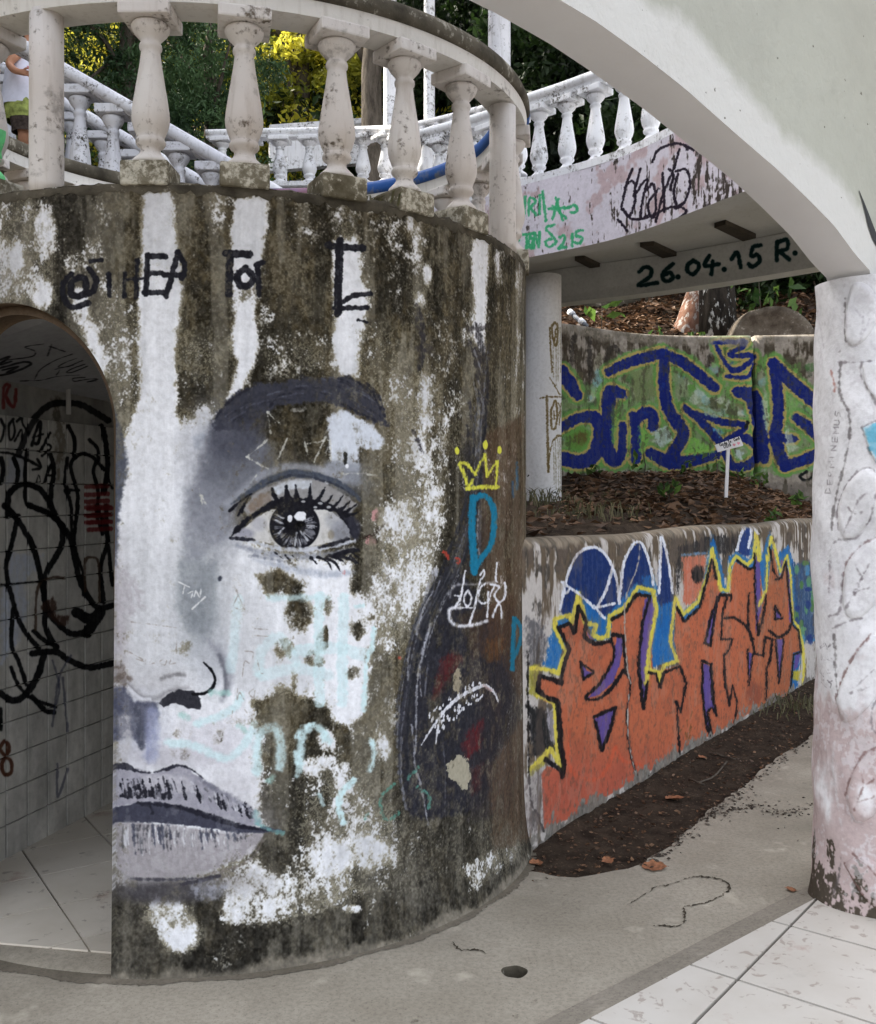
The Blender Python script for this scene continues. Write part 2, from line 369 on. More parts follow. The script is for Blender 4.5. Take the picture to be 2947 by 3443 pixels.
def paint_tower():
    c = Canvas(TP, (220, 221, 230)); h, w_ = c.h, c.w
    D, A, B, Ee, N, Mm, C6, F = ZM(0, 0, .602), ZM(0, 600, 1.774), ZM(900, 600, 1.971), ZM(600, 1200, 2.3653), ZM(360, 1900, 1.727), ZM(1000, 1900, 1.726), ZM(1350, 1350, 2.4378), ZM(380, 640, 1.645)
    # ---- how far the moss has grown
    c.cov = np.full((h, w_), .80, np.float32)
    c.cpoly(D([(-200, 392), (60, 392), (115, 440), (108, 560), (60, 610), (-200, 640)]), .50, 60)
    for x, y, rx, ry, v in ((265, 330, 62, 125, .06), (100, 480, 40, 90, .2), (255, 690, 62, 95, .06), (60, 200, 60, 60, .45)): q = A([(x, y)])[0]; c.cblob(q[0], q[1], rx / 1.774, ry / 1.774, v)
    c.cline(A([(480, 700), (510, 850), (570, 1000), (620, 1150)]), 44, .05, 30)
    c.cpoly(A([(600, 600), (800, 700), (820, 1240), (660, 1240), (580, 900)]), .52, 50)
    c.cpoly(F([(60, 640), (150, 600), (140, 1200), (10, 1250), (10, 700)]), .55, 50)
    c.cpoly(F([(180, 20), (310, 12), (345, 120), (355, 330), (375, 600), (350, 900), (350, 1200), (375, 1400), (385, 1560), (395, 1750), (400, 2100), (160, 2100), (150, 1750), (80, 1600), (85, 1300), (150, 1150), (145, 800), (150, 400), (160, 200)]), -.1, 22)
    c.cpoly(F([(690, 50), (850, 40), (850, 200), (820, 350), (800, 420), (785, 560), (775, 700), (800, 860), (770, 980), (720, 1090), (640, 1150), (690, 950), (650, 850), (680, 700), (660, 560), (660, 330), (670, 150)]), -.05, 22)
    c.cpoly(F([(680, 540), (800, 520), (790, 620), (690, 640)]), .5, 30)
    c.cpoly(F([(380, 800), (560, 820), (600, 960), (520, 1080), (400, 1040)]), .53, 50)
    c.cpoly(F([(880, 820), (1020, 820), (1020, 1020), (860, 1030)]), .58, 40)
    c.cpoly(B([(400, 100), (610, 110), (600, 430), (430, 440)]), .56, 20); c.cpoly(B([(440, 420), (600, 380), (610, 520), (640, 750), (660, 900), (620, 1100), (600, 1310), (490, 1300), (450, 1150), (450, 950), (430, 700)]), .02, 22)
    c.cpoly(B([(0, 1060), (380, 1040), (400, 1280), (180, 1300), (0, 1290)]), .57, 50)
    c.cpoly(B([(660, 950), (900, 1100), (940, 1500), (800, 1480), (640, 1250)]), .62, 60)
    c.cline(B([(960, 250), (980, 500), (1000, 800), (1010, 900)]), 60, .62, 40); c.cblob(*B([(1062, 640)])[0], 14, 35, .1); c.cblob(*B([(945, 290)])[0], 10, 26, .2)
    c.cblob(*B([(1010, 1450)])[0], 26, 80, .25); c.cblob(*B([(1010, 800)])[0], 20, 26, .3)
    c.cpoly(B([(1360, 300), (1475, 270), (1465, 560), (1450, 760), (1440, 960), (1440, 1160), (1370, 1050), (1365, 700)]), .02, 16)
    c.cline(B([(1655, 620), (1660, 1000), (1640, 1570)]), 10, .35, 16); c.cline(B([(1520, 520), (1540, 680)]), 22, .5, 20)
    # cheek, nose, chin
    c.cpoly(D([(238, 880), (360, 860), (420, 830), (440, 900), (400, 1000), (470, 1090), (600, 1130), (720, 1130), (742, 1200), (745, 1300), (740, 1345), (640, 1385), (560, 1395), (525, 1430), (520, 1500), (525, 1600), (520, 1680), (480, 1750), (380, 1790), (236, 1790)]), 0, 75)
    c.cpoly(D([(745, 1040), (900, 960), (900, 1060), (880, 1160), (830, 1260), (800, 1340), (760, 1300), (735, 1220)]), .40, 40)
    c.cpoly(D([(780, 780), (900, 760), (930, 900), (900, 1000), (790, 1000)]), .64, 60)
    c.cline(D([(862, 770), (855, 880), (865, 1000)]), 30, .38, 40)
    c.cpoly(Mm([(100, 170), (280, 160), (380, 240), (330, 310), (450, 370), (395, 500), (400, 700), (385, 850), (300, 930), (200, 900), (100, 790), (0, 770), (-40, 300)]), -.02, 30)
    for x, y, rx, ry, v in ((1110, 290, 88, 105, .9), (1080, 1085, 40, 75, .8), (1200, 1060, 62, 115, .8), (1030, 480, 60, 60, .6), (1240, 450, 30, 60, .8), (1210, 560, 50, 30, .7), (1090, 660, 25, 60, .55), (440, 980, 60, 40, .5), (420, 1090, 70, 40, .55), (640, 1010, 40, 50, .45), (430, 490, 60, 40, .42)): q = N([(x, y)])[0]; c.cblob(q[0], q[1], rx / 1.727, ry / 1.727, v - .08); c.cblob(q[0] + random.uniform(-.5, .5) * rx / 1.727, q[1] + random.uniform(-.7, .7) * ry / 1.727, rx * .5 / 1.727, ry * .8 / 1.727, v)
    c.cpoly(N([(850, 800), (1000, 740), (1300, 830), (1300, 920), (1080, 970), (1000, 930), (900, 905)]), .85, 30); c.cpoly(N([(900, 1280), (1100, 1260), (1300, 1350), (1300, 1580), (1060, 1570), (950, 1500), (890, 1430)]), .8, 40); c.cpoly(N([(860, 60), (1000, 20), (1160, 120), (1110, 185), (930, 170)]), .85, 24)
    for x, y, rx, ry, v in ((160, 430, 24, 70, .85), (100, 545, 60, 40, .62), (360, 370, 50, 50, .72), (330, 620, 60, 40, .6), (170, 240, 40, 50, .5), (470, 1020, 40, 60, .6), (520, 1070, 20, 60, .45), (120, 1180, 90, 60, .35), (170, 1010, 60, 60, .5)): q = Mm([(x, y)])[0]; c.cblob(q[0], q[1], rx / 1.726, ry / 1.726, v - .06); c.cblob(q[0] + random.uniform(-.5, .5) * rx / 1.726, q[1] + random.uniform(-.8, .8) * ry / 1.726, rx * .45 / 1.726, ry * .9 / 1.726, v)
    c.cpoly(Mm([(0, 1300), (180, 1130), (300, 1180), (420, 1330), (600, 1480), (560, 1750), (400, 1820), (200, 1830), (0, 1850)]), .56, 70)
    c.cpoly(Mm([(110, 1640), (260, 1610), (340, 1690), (240, 1860), (120, 1800)]), .12, 40); c.cpoly(Mm([(300, 1560), (480, 1600), (560, 1700), (400, 1760), (300, 1720)]), .30, 40)
    c.cpoly(D([(236, 1795), (420, 1795), (640, 1850), (900, 1800), (1070, 1700), (1080, 1800), (800, 2000), (236, 2000)]), .92, 40)
    c.cpoly(D([(450, 1765), (520, 1745), (600, 1785), (700, 1765), (745, 1805), (640, 1855), (560, 1875), (450, 1870)]), .46, 26); c.cblob(*D([(366, 1890)])[0], 62, 60, -.15); c.cblob(*D([(340, 1850)])[0], 80, 60, .35); c.cblob(*D([(710, 1840)])[0], 30, 14, .2)
    c.cpoly(D([(930, 1760), (1030, 1700), (1060, 1690), (1050, 1740), (960, 1800)]), .55, 24)
    c.cpoly(Ee([(660, 480), (820, 380), (1000, 370), (1180, 430), (1190, 560), (1200, 700), (1180, 890), (1080, 910), (940, 890), (860, 840), (760, 760), (740, 640), (660, 600)]), .86, 26)
    c.cpoly(Ee([(1440, 800), (1620, 760), (1640, 1000), (1560, 1100), (1600, 1600), (1480, 1892), (1360, 1892), (1400, 1650), (1440, 1450), (1450, 1000)]), .8, 30)
    # ---- weathering colours
    n1 = fbm(h, w_, 52, 70, 1, 6, .68); n2 = fbm(h, w_, 12, 15, 2, 4, .7); n3 = fbm(h, w_, 120, 200, 3, 4); nst = fbm(h, w_, 9, 130, 4, 4, .6); nf = fbm(h, w_, 5, 6, 5, 2)
    n5 = fbm(h, w_, 3.2, 3.6, 6, 2, .7); soft = smooth01((fbm(h, w_, 160, 160, 7, 3) - .35) * 2.2)
    mk = c.cov + (n1 - .5) * .58 + (n2 - .5) * .30 + (n5 - .5) * .28
    wdt = .16 + .22 * soft
    m = smooth01((mk - .48 + wdt * .5) / wdt)
    white = np.array((243, 244, 249), np.float32) * (1 - .10 * smooth01((n3 - .45) * 3))[..., None] * (1 - .07 * nst)[..., None]
    olive = np.array((86, 77, 58), np.float32); drk = np.array((50, 46, 37), np.float32); grey = np.array((122, 116, 99), np.float32)
    t = smooth01((n3 * .55 + n2 * .45 - .30) / .45)[..., None]; moss = drk * (1 - t) + olive * t
    t2 = smooth01((nst * .3 + n1 * .7 - .54) / .26)[..., None] * .5; moss = moss * (1 - t2) + grey * t2
    moss += ((nf - .5) * 16 + (n5 - .5) * 14)[..., None]
    wash = fbm(h, w_, 34, 330, 8, 4, .6); gy = np.clip(smooth01((c.Y - 2350) / 500) * .75 + (1 - smooth01((c.X - 200) / 260)) * .7 + .25 * smooth01((n3 - .5) * 4), 0, 1)[..., None]
    lum = moss.mean(-1, keepdims=True); moss = moss * (1 - gy * .75) + (lum * np.array((1.03, 1.0, .94), np.float32)) * gy * .75
    wl = (smooth01((wash - .52) / .22) * .42 * (1 - .6 * smooth01((c.Y - 2600) / 200)))[..., None]; moss = moss * (1 - wl) + np.array((150, 145, 132), np.float32) * wl
    wd2 = (smooth01((.42 - wash) / .2) * .5)[..., None]; moss = moss * (1 - wd2) + moss * .55 * wd2
    edge = smooth01((mk - .16) / .34) * (1 - smooth01((mk - .52) / .22))
    base = white * (1 - m[..., None]) + moss * m[..., None]
    cream = np.array((196, 190, 166), np.float32)
    fl = smooth01((n2 * .35 + n5 * .65 - .60) / .08) * smooth01((n1 + .3 * n3 - .52) / .2) * m * np.clip(1.6 - c.cov * 1.7, .04, 1)
    base += (cream - base) * (fl * .85)[..., None]
    base += (np.array((158, 151, 132), np.float32) - base) * (edge * (.15 + .55 * n2))[..., None]
    c.c = base.astype(np.float32); base0 = c.c.copy()
    # ---- face
    G1, G2, G3, DK, BK = (114, 116, 126), (82, 84, 95), (150, 153, 163), (60, 61, 72), (26, 26, 32)
    c.poly(F([(0, 1190), (30, 1280), (60, 1380), (80, 1480), (72, 1600), (40, 1720), (30, 1900), (20, 2080), (-20, 2080), (-20, 1190)]), (68, 72, 84), 16, 10, op=.9)
    c.poly(Ee([(270, 560), (300, 470), (500, 560), (640, 640), (740, 700), (720, 900), (640, 1000), (560, 1080), (420, 1190), (430, 1380), (330, 1480), (200, 1440), (110, 1250), (140, 950), (170, 800), (210, 640)]), G1, 55, 8, op=.88)
    c.poly(Ee([(280, 560), (400, 610), (560, 600), (660, 640), (560, 800), (430, 860), (330, 1000), (250, 1050), (225, 900), (255, 720)]), G2, 45, 8, op=.85)
    c.poly(Ee([(120, 640), (210, 590), (200, 720), (130, 740)]), (200, 206, 218), 16, 6, op=.8)
    c.poly(F([(400, 1650), (600, 1600), (640, 1700), (600, 1850), (470, 2080), (380, 2080)]), (142, 145, 154), 40, 6, op=.75)
    c.poly(N([(420, -20), (640, -20), (635, 150), (625, 350), (570, 440), (470, 370), (405, 250)]), (148, 153, 158), 40, 6, op=.9)
    c.poly(N([(440, 120), (560, 60), (590, 330), (560, 400), (480, 350)]), (124, 129, 136), 40, 6, op=.6)
    c.poly(Ee([(1190, 480), (1300, 415), (1440, 480), (1560, 560), (1640, 660), (1600, 740), (1450, 720), (1420, 840), (1440, 910), (1250, 910), (1210, 800), (1195, 600)]), (212, 217, 227), 14, 12)
    c.poly(Ee([(1190, 830), (1450, 850), (1450, 1010), (1300, 1010), (1140, 920)]), (150, 154, 163), 24, 6, op=.85)
    c.stroke(Ee([(900, 425), (1010, 412)]), 14, (165, 163, 156), 5, 6, .5, .7)
    # soft airbrushed modelling of the face
    for q_, x, y, rx, ry, col, op in ((Ee, 250, 980, 190, 520, (122, 124, 134), .55), (Ee, 330, 1350, 170, 190, (150, 152, 161), .55), (Ee, 560, 900, 260, 170, (96, 98, 108), .5), (Ee, 900, 1000, 420, 120, (140, 143, 152), .4), (Ee, 1330, 980, 160, 140, (140, 143, 152), .5), (N, 540, 260, 120, 300, (138, 143, 149), .6), (N, 620, 560, 90, 160, (176, 178, 186), .6), (N, 300, 690, 190, 90, (186, 184, 188), .55), (N, 70, 400, 60, 420, (170, 164, 168), .6), (N, 180, 950, 140, 170, (140, 142, 160), .5), (N, 620, 1010, 230, 130, (206, 203, 212), .6), (N, 330, 1120, 330, 60, (178, 174, 182), .6), (N, 720, 1290, 160, 110, (190, 186, 192), .5), (N, 860, 1480, 120, 90, (160, 156, 156), .5), (N, 400, 1840, 420, 80, (112, 107, 106), .7), (N, 120, 1650, 90, 200, (120, 116, 120), .55)):
        c.blob(*q_([(x, y)])[0], rx / q_.s, ry / q_.s, col, 1.7, op, .25)
    # brow
    c.poly(Ee([(268, 490), (370, 370), (480, 262), (640, 212), (800, 205), (1000, 165), (1200, 178), (1330, 145), (1440, 200), (1540, 270), (1620, 370), (1645, 480), (1668, 545), (1560, 515), (1450, 462), (1330, 402), (1200, 372), (1040, 366), (920, 372), (820, 372), (720, 420), (640, 480), (560, 570), (420, 592), (300, 582)]), (58, 59, 69), 15, 16, .12)
    c.poly(Ee([(280, 540), (560, 540), (720, 410), (700, 560), (640, 660), (500, 780), (310, 800), (240, 680)]), (72, 73, 84), 60, 10, .1, .7)
    for i in range(46):
        t = random.random(); x = 300 + 1300 * t; y = 560 - 380 * math.sin(min(1, t * 1.25 + .05) * 1.45) + (0 if t < .75 else (t - .75) * 900) + random.uniform(-50, 110)
        dx = random.uniform(60, 150); dy = -dx * (.75 - 1.5 * t)
        c.stroke(Ee([(x, y), (x + dx / 2, y + dy / 2 - 6), (x + dx, y + dy)]), random.uniform(3, 7), random.choice([(40, 40, 48), (48, 48, 57), (88, 90, 104), (100, 102, 116)]), 4, 4, .5, random.uniform(.25, .6))
    for p in ([(1500, 210), (1600, 320), (1642, 470)], [(1440, 200), (1560, 330), (1630, 450)], [(1300, 370), (1450, 450), (1560, 500)], [(1330, 150), (1480, 230), (1560, 300)], [(290, 490), (420, 340), (600, 230)], [(720, 400), (800, 310), (900, 290)]): c.stroke(Ee(p), 8, (38, 38, 46), 4, 5, .3, .8)
    # socket, lid
    c.stroke(Ee([(400, 1170), (620, 970), (800, 890), (900, 872), (1100, 890), (1300, 950)]), 26, (158, 161, 170), 22, 4, op=.7)
    c.poly(Ee([(500, 1210), (620, 1070), (740, 1020), (860, 975), (1000, 965), (1120, 975), (1220, 1040), (1330, 1100), (1425, 1170), (1370, 1250), (1200, 1210), (1100, 1175), (800, 1175), (720, 1155), (560, 1265)]), (148, 146, 146), 8, 5)
    c.poly(Ee([(540, 1200), (640, 1090), (740, 1080), (740, 1150), (580, 1240)]), (128, 112, 98), 16, 10, .3, .8)
    c.poly(Ee([(735, 1045), (860, 985), (960, 980), (1060, 985), (1060, 1050), (900, 1050), (800, 1095), (750, 1090)]), (198, 202, 210), 8, 5, .2)
    c.stroke(Ee([(425, 1165, 10), (560, 1082, 42), (700, 990, 55), (860, 932, 56), (950, 925, 60), (1100, 950, 56), (1260, 1000, 46), (1400, 1090, 36), (1445, 1150, 20)]), 0, (70, 76, 89), 8, 5, .15)
    c.stroke(Ee([(700, 1010, 10), (860, 950, 16), (1000, 945, 18), (1260, 1020, 14), (1400, 1110, 8)]), 0, (44, 47, 56), 6, 4, .3, .7)
    # eyeball
    c.poly(Ee([(420, 1432), (520, 1365), (640, 1265), (740, 1212), (850, 1205), (1100, 1195), (1200, 1215), (1290, 1285), (1360, 1365), (1368, 1440), (1280, 1462), (1150, 1492), (1000, 1512), (830, 1508), (700, 1482), (560, 1452)]), (206, 204, 202), 5, 4)
    for x, y, rx, ry, col, op in ((520, 1405, 85, 45, (146, 146, 160), .8), (1300, 1390, 85, 100, (124, 126, 135), .8), (1240, 1300, 70, 70, (160, 162, 170), .6), (640, 1330, 60, 60, (168, 168, 178), .6), (1215, 1415, 26, 36, (120, 108, 84), .5)): q = Ee([(x, y)])[0]; c.blob(q[0], q[1], rx / 2.365, ry / 2.365, col, .8, op)
    ic = Ee([(925, 1345)])[0]; IR = 200 / 2.3653
    c.blob(ic[0], ic[1], IR, IR * .97, (26, 26, 32), .05)
    for i in range(90):
        a = R_(-35 + 250 * random.random()); r0 = IR * random.uniform(.42, .55); r1 = IR * random.uniform(.66, .88); g = random.choice([88, 98, 108, 118, 60, 170, 196])
        c.stroke([(ic[0] + r0 * math.cos(a), ic[1] + r0 * math.sin(a), random.uniform(1, 3)), (ic[0] + r1 * math.cos(a + .03), ic[1] + r1 * math.sin(a + .03), random.uniform(2, 7) if g < 150 else 2)], 0, (g, g + 1, g + 9), 2, 2, .2, .85)
    for p in ([(770, 1250), (840, 1285)], [(775, 1300), (850, 1330)], [(800, 1400), (850, 1350)], [(930, 1500), (940, 1400)], [(1030, 1460), (975, 1390)]): c.stroke(Ee(p), 6, (192, 194, 202), 3, 3, .3, .9)
    for x, y, rx, ry, col in ((915, 1320, 85, 60, (20, 20, 25)), (975, 1330, 35, 22, (8, 8, 10)), (972, 1266, 48, 40, (232, 233, 238)), (888, 1286, 20, 28, (225, 226, 232))): q = Ee([(x, y)])[0]; c.blob(q[0], q[1], rx / 2.365, ry / 2.365, col, .18, 1, .25)
    c.stroke(Ee([(425, 1425, 10), (480, 1362, 46), (560, 1292, 38), (650, 1230, 40), (740, 1182, 60), (830, 1165, 95), (950, 1172, 105), (1060, 1172, 82), (1150, 1182, 50), (1230, 1204, 40), (1300, 1250, 55), (1375, 1320, 70), (1405, 1410, 60)]), 0, BK, 5, 7)
    c.stroke(Ee([(1340, 1260, 40), (1400, 1330, 90), (1410, 1420, 70)]), 0, (52, 52, 62), 14, 6, 0, .8)
    for p in ([(790, 1150, 46), (765, 1105, 38), (745, 1050, 22)], [(870, 1140, 62), (862, 1080, 32), (860, 1028, 24)], [(945, 1150, 62), (938, 1080, 30), (934, 1020, 12)], [(1050, 1145, 50), (1046, 1080, 26), (1052, 1012, 8)], [(1085, 1165, 46), (1130, 1110, 26), (1168, 1036, 6)], [(1150, 1192, 40), (1200, 1140, 22), (1242, 1078, 5)], [(1210, 1212, 36), (1270, 1160, 18), (1312, 1100, 5)], [(1280, 1225, 30), (1330, 1185, 16), (1372, 1145, 4)], [(1310, 1245, 28), (1380, 1200, 16), (1424, 1164, 4)], [(1330, 1262, 26), (1400, 1250, 14), (1450, 1222, 4)], [(505, 1235, 26), (530, 1170, 20), (562, 1110, 6)], [(408, 1228, 20), (480, 1160, 16), (600, 1076, 6)], [(470, 1262, 18), (515, 1190, 16), (550, 1140, 6)]): c.stroke(Ee(p), 0, BK, 4, 5)
    for x, y in ((995, 1150), (1130, 1165), (1090, 1195), (1195, 1195)): q = Ee([(x, y)])[0]; c.blob(q[0], q[1], 7, 4, (205, 206, 210), .5, .8, .5)
    c.stroke(Ee([(420, 1446, 6), (520, 1450, 24), (640, 1484, 30), (800, 1522, 34), (950, 1534, 36), (1100, 1526, 34), (1250, 1498, 30), (1400, 1462, 20)]), 0, (196, 199, 208), 7, 5, .2)
    c.stroke(Ee([(1120, 1515, 16), (1250, 1482, 34), (1350, 1446, 22)]), 0, (32, 32, 38), 6, 6, .2); c.stroke(Ee([(420, 1440), (500, 1446), (600, 1456)]), 11, (40, 40, 48), 4, 4, .2)
    c.stroke(Ee([(470, 1500, 20), (620, 1545, 46), (800, 1580, 50), (1000, 1585, 46), (1200, 1570, 44), (1400, 1530, 30)]), 0, (146, 150, 162), 16, 5, .25, .8)
    c.stroke(Ee([(600, 1610, 20), (800, 1660, 46), (1000, 1705, 50), (1200, 1730, 50), (1390, 1710, 30)]), 0, (172, 178, 192), 18, 5, .35, .8); c.stroke(Ee([(560, 1580), (700, 1600), (900, 1640)]), 10, (110, 114, 126), 8, 4, .4, .7)
    for p in ([(770, 1556, 12), (850, 1620, 4)], [(850, 1580, 12), (892, 1622, 4)], [(905, 1580, 12), (952, 1622, 4)], [(1055, 1598, 30), (1102, 1645, 6)], [(1110, 1592, 24), (1190, 1632, 16), (1222, 1694, 4)], [(1178, 1602, 30), (1250, 1642, 20), (1288, 1706, 4)], [(1200, 1582, 24), (1290, 1612, 18), (1334, 1652, 4)], [(1250, 1578, 40), (1350, 1602, 24), (1412, 1642, 5)], [(1270, 1572, 40), (1360, 1546, 40), (1432, 1540, 24)], [(1370, 1582, 22), (1432, 1642, 5)], [(1400, 1570, 20), (1458, 1612, 5)]): c.stroke(Ee(p), 0, (30, 30, 36), 4, 5)
    c.stroke(Ee([(1478, 1440, 22), (1560, 1410, 22), (1640, 1335, 6)]), 0, (46, 36, 30), 8, 8, .3, .9)
    for x, y, rx, ry in ((1570, 1265, 30, 46), (1540, 1462, 40, 30), (1316, 1715, 12, 14)): q = Ee([(x, y)])[0]; c.blob(q[0], q[1], rx / 2.365, ry / 2.365, (206, 150, 150), .4, .8, .9, .6)
    # scratches over the brow
    for p in ([(710, 440), (722, 520), (735, 610)], [(715, 440), (760, 490), (800, 522)], [(712, 655), (620, 735), (545, 795)], [(545, 795), (620, 840), (710, 888)], [(865, 650), (830, 730), (790, 810)], [(1000, 650), (1030, 780)], [(1170, 640), (1110, 770), (1070, 860)], [(1030, 690), (1190, 660)], [(1210, 660), (1212, 830)], [(620, 940), (575, 1000)], [(165, 1050), (195, 1190)], [(185, 1100), (215, 1170)], [(1300, 930), (1450, 925), (1580, 945)]): c.stroke(Ee(p), 5, (205, 204, 196), 3, 5, .6, .75)
    c.stroke(Ee([(1330, 770), (1330, 845)]), 12, (40, 40, 40), 4, 4); c.blob(*Ee([(1342, 868)])[0], 6, 8, (230, 232, 238), .5); c.blob(*Ee([(330, 1765)])[0], 8, 9, (50, 54, 66), .8, .9, .6)
    # nose
    c.stroke(N([(590, 440, 20), (660, 520, 50), (700, 620, 56), (705, 700, 46), (670, 790, 20)]), 0, (146, 147, 156), 26, 5, op=.75)
    c.stroke(N([(650, 520), (684, 620), (692, 700), (680, 760)]), 12, (92, 93, 103), 12, 4, .2, .7)
    c.stroke(N([(60, 650, 20), (150, 722, 30), (220, 776, 32), (300, 772, 26), (360, 732, 20), (470, 715, 14)]), 0, (132, 130, 134), 22, 4, op=.8)
    c.stroke(N([(320, 662), (380, 636), (450, 640)]), 14, (122, 120, 122), 12, 4, .2, .8)
    c.stroke(N([(110, 700), (190, 770), (250, 782)]), 12, (225, 226, 234), 8, 4, op=.8)
    c.poly(N([(40, 705), (100, 705), (150, 790), (290, 800), (304, 880), (240, 1000), (205, 1070), (150, 1000), (60, 1020), (40, 1010)]), (84, 86, 102), 16, 6, .1)
    c.stroke(N([(262, 860), (262, 980), (255, 1110)]), 46, (152, 157, 186), 24, 5, .2, .8); c.stroke(N([(100, 900), (110, 1010), (90, 1120)]), 40, (186, 184, 188), 24, 6, .4, .8)
    c.stroke(N([(175, 830), (190, 960), (205, 1060)]), 22, (80, 82, 95), 12, 5, .3, .8)
    c.poly(N([(303, 802), (350, 750), (420, 722), (500, 732), (545, 775), (545, 842), (470, 832), (400, 800), (330, 824)]), (50, 50, 57), 5, 5)
    c.poly(N([(60, 560), (100, 600), (140, 660), (110, 700), (50, 680), (40, 580)]), (96, 84, 76), 22, 12, .4, .8)
    c.poly(N([(40, 0), (120, 40), (210, 170), (220, 240), (120, 300), (80, 500), (40, 560)]), (176, 170, 176), 30, 20, .6, .6)
    c.stroke(N([(562, 568, 12), (604, 608, 16), (627, 660, 16), (612, 712, 18), (562, 747, 18), (498, 750, 14)]), 0, (22, 22, 26), 3, 3)
    # light sprayed letters on the cheek
    CY = (208, 234, 238)
    for p, wd, op in (([(130, 180), (125, 480), (130, 800)], 60, .7), ([(270, 190), (262, 500), (262, 800)], 62, .7), ([(0, 500), (200, 480), (390, 520)], 70, .6), ([(340, 240), (380, 235)], 20, .9), ([(445, 370), (432, 490), (402, 560), (394, 690)], 24, .9), ([(394, 700), (384, 840)], 30, .85), ([(0, 1000), (40, 942), (100, 934), (152, 975), (152, 1020)], 30, .9), ([(428, 1012), (448, 1100), (420, 1190)], 26, .95), ([(330, 1250), (262, 1320), (242, 1400), (266, 1492)], 36, .95), ([(0, 1090), (10, 1180), (0, 1220)], 40, .8), ([(130, 1330), (150, 1390)], 24, .7)): c.stroke(Mm(p), wd / 1.726, CY, 10, 8, .15, op)
    for p, wd, op in (([(360, 1030), (500, 1050), (700, 1122), (820, 1010), (852, 930)], 46, .75), ([(520, 922), (640, 882), (740, 830), (782, 760)], 44, .8), ([(870, 1200), (880, 1000), (960, 942), (1005, 1000), (1005, 1170)], 52, .8), ([(1120, 1150), (1130, 1010), (1180, 940), (1240, 950), (1290, 1020)], 44, .85), ([(880, 620), (900, 500), (1000, 420), (1100, 560)], 60, .5), ([(760, 200), (740, 420), (720, 600)], 60, .5), ([(900, 640), (1100, 600), (1280, 640)], 70, .5), ([(940, 190), (1278, 190)], 36, .7)): c.stroke(N(p), wd / 1.727, CY, 16, 8, .1, op)
    for p in ([(600, 740), (700, 745)], [(430, 870), (470, 890)], [(770, 935), (800, 955)], [(940, 1255), (960, 1230)]): c.stroke(N(p), 18, (160, 208, 200), 14, 8, .3, .6)
    # pencil scratches
    for p in ([(415, 98), (480, 130)], [(450, 120), (440, 165)], [(470, 165), (500, 150), (490, 190)], [(505, 185), (515, 150), (540, 190), (545, 140)], [(570, 185), (495, 255)]): c.stroke(N(p), 4, (226, 226, 228), 2, 3, .3, .9, False)
    for p in ([(165, 545), (215, 560)], [(120, 500), (210, 550)], [(225, 540), (225, 575)], [(260, 545), (245, 575), (275, 570)], [(330, 545), (305, 565), (335, 580), (345, 555)], [(370, 550), (365, 575), (395, 570)], [(405, 440), (400, 520)], [(430, 450), (445, 540)], [(740, 120), (760, 170), (735, 240), (790, 250), (750, 150)], [(800, 500), (850, 510), (830, 570), (800, 560), (785, 650)], [(870, 540), (890, 620), (905, 630)], [(760, 700), (755, 780), (770, 740), (795, 780)], [(850, 720), (825, 745), (850, 770), (860, 730)], [(730, 850), (725, 885)], [(800, 840), (830, 880), (850, 840)], [(140, 330), (300, 350), (400, 365)], [(855, 410), (935, 415)], [(860, 370), (930, 375)]): c.stroke(N(p), 2.4, (150, 140, 132), 2, 3, .4, .7)
    # mouth
    c.poly(N([(45, 1165), (130, 1165), (200, 1195), (260, 1210), (310, 1195), (400, 1165), (450, 1168), (560, 1250), (700, 1330), (830, 1410), (900, 1505), (820, 1525), (700, 1485), (560, 1440), (400, 1400), (300, 1390), (200, 1380), (45, 1410)]), (154, 152, 163), 10, 7, .1)
    c.poly(N([(200, 1225), (330, 1215), (460, 1230), (520, 1300), (460, 1330), (300, 1290), (200, 1290)]), (196, 193, 200), 20, 8, .4, .8)
    c.stroke(N([(45, 1168, 34), (110, 1170, 38), (170, 1194, 16), (230, 1208, 7), (300, 1198, 8), (340, 1186, 22), (410, 1166, 18), (480, 1182, 8), (560, 1240, 8)]), 0, (44, 44, 54), 5, 5, .1)
    c.stroke(N([(540, 1240, 14), (620, 1300, 30), (720, 1350, 30), (850, 1430, 20)]), 0, (112, 112, 125), 16, 6, .3, .8)
    for i in range(60):
        x = 60 + 780 * random.random(); top = 1225 + max(0, x - 420) * .42; y0 = top + random.uniform(0, 60); L = random.uniform(30, 110) * (1 - x / 1300)
        g = random.choice([48, 60, 84, 200, 214, 120]); c.stroke(N([(x, y0, 3), (x + 8, y0 + L * .5, random.uniform(5, 13)), (x + 16, y0 + L, 3)]), 0, (g, g, g + 8), 4, 5, .4, .8)
    for x in (72, 90, 118, 150, 178, 205, 250, 296, 345, 436, 520, 640, 670, 760, 800): c.stroke(N([(x, 1245 + max(0, x - 400) * .33, 5), (x + 12, 1300 + max(0, x - 400) * .33, 15), (x + 24, 1350 + max(0, x - 400) * .3, 8)]), 0, (34, 34, 42), 4, 8, .3)
    c.stroke(N([(100, 1340), (200, 1330), (300, 1335), (360, 1348)]), 20, (40, 40, 48), 6, 12, .6)
    c.poly(N([(45, 1405), (150, 1390), (230, 1372), (350, 1382), (450, 1405), (560, 1440), (700, 1490), (820, 1522), (930, 1522), (1035, 1545), (900, 1558), (760, 1558), (600, 1532), (500, 1518), (350, 1503), (200, 1495), (45, 1495)]), (66, 67, 81), 5, 6)
    c.stroke(N([(180, 1382, 10), (300, 1392, 20), (420, 1408, 28), (560, 1448, 34), (720, 1502, 30), (850, 1532, 18), (1020, 1552, 6)]), 0, (36, 36, 46), 6, 6, .15); c.stroke(N([(200, 1385), (250, 1400), (265, 1440)]), 12, (40, 40, 50), 5, 6, .3)
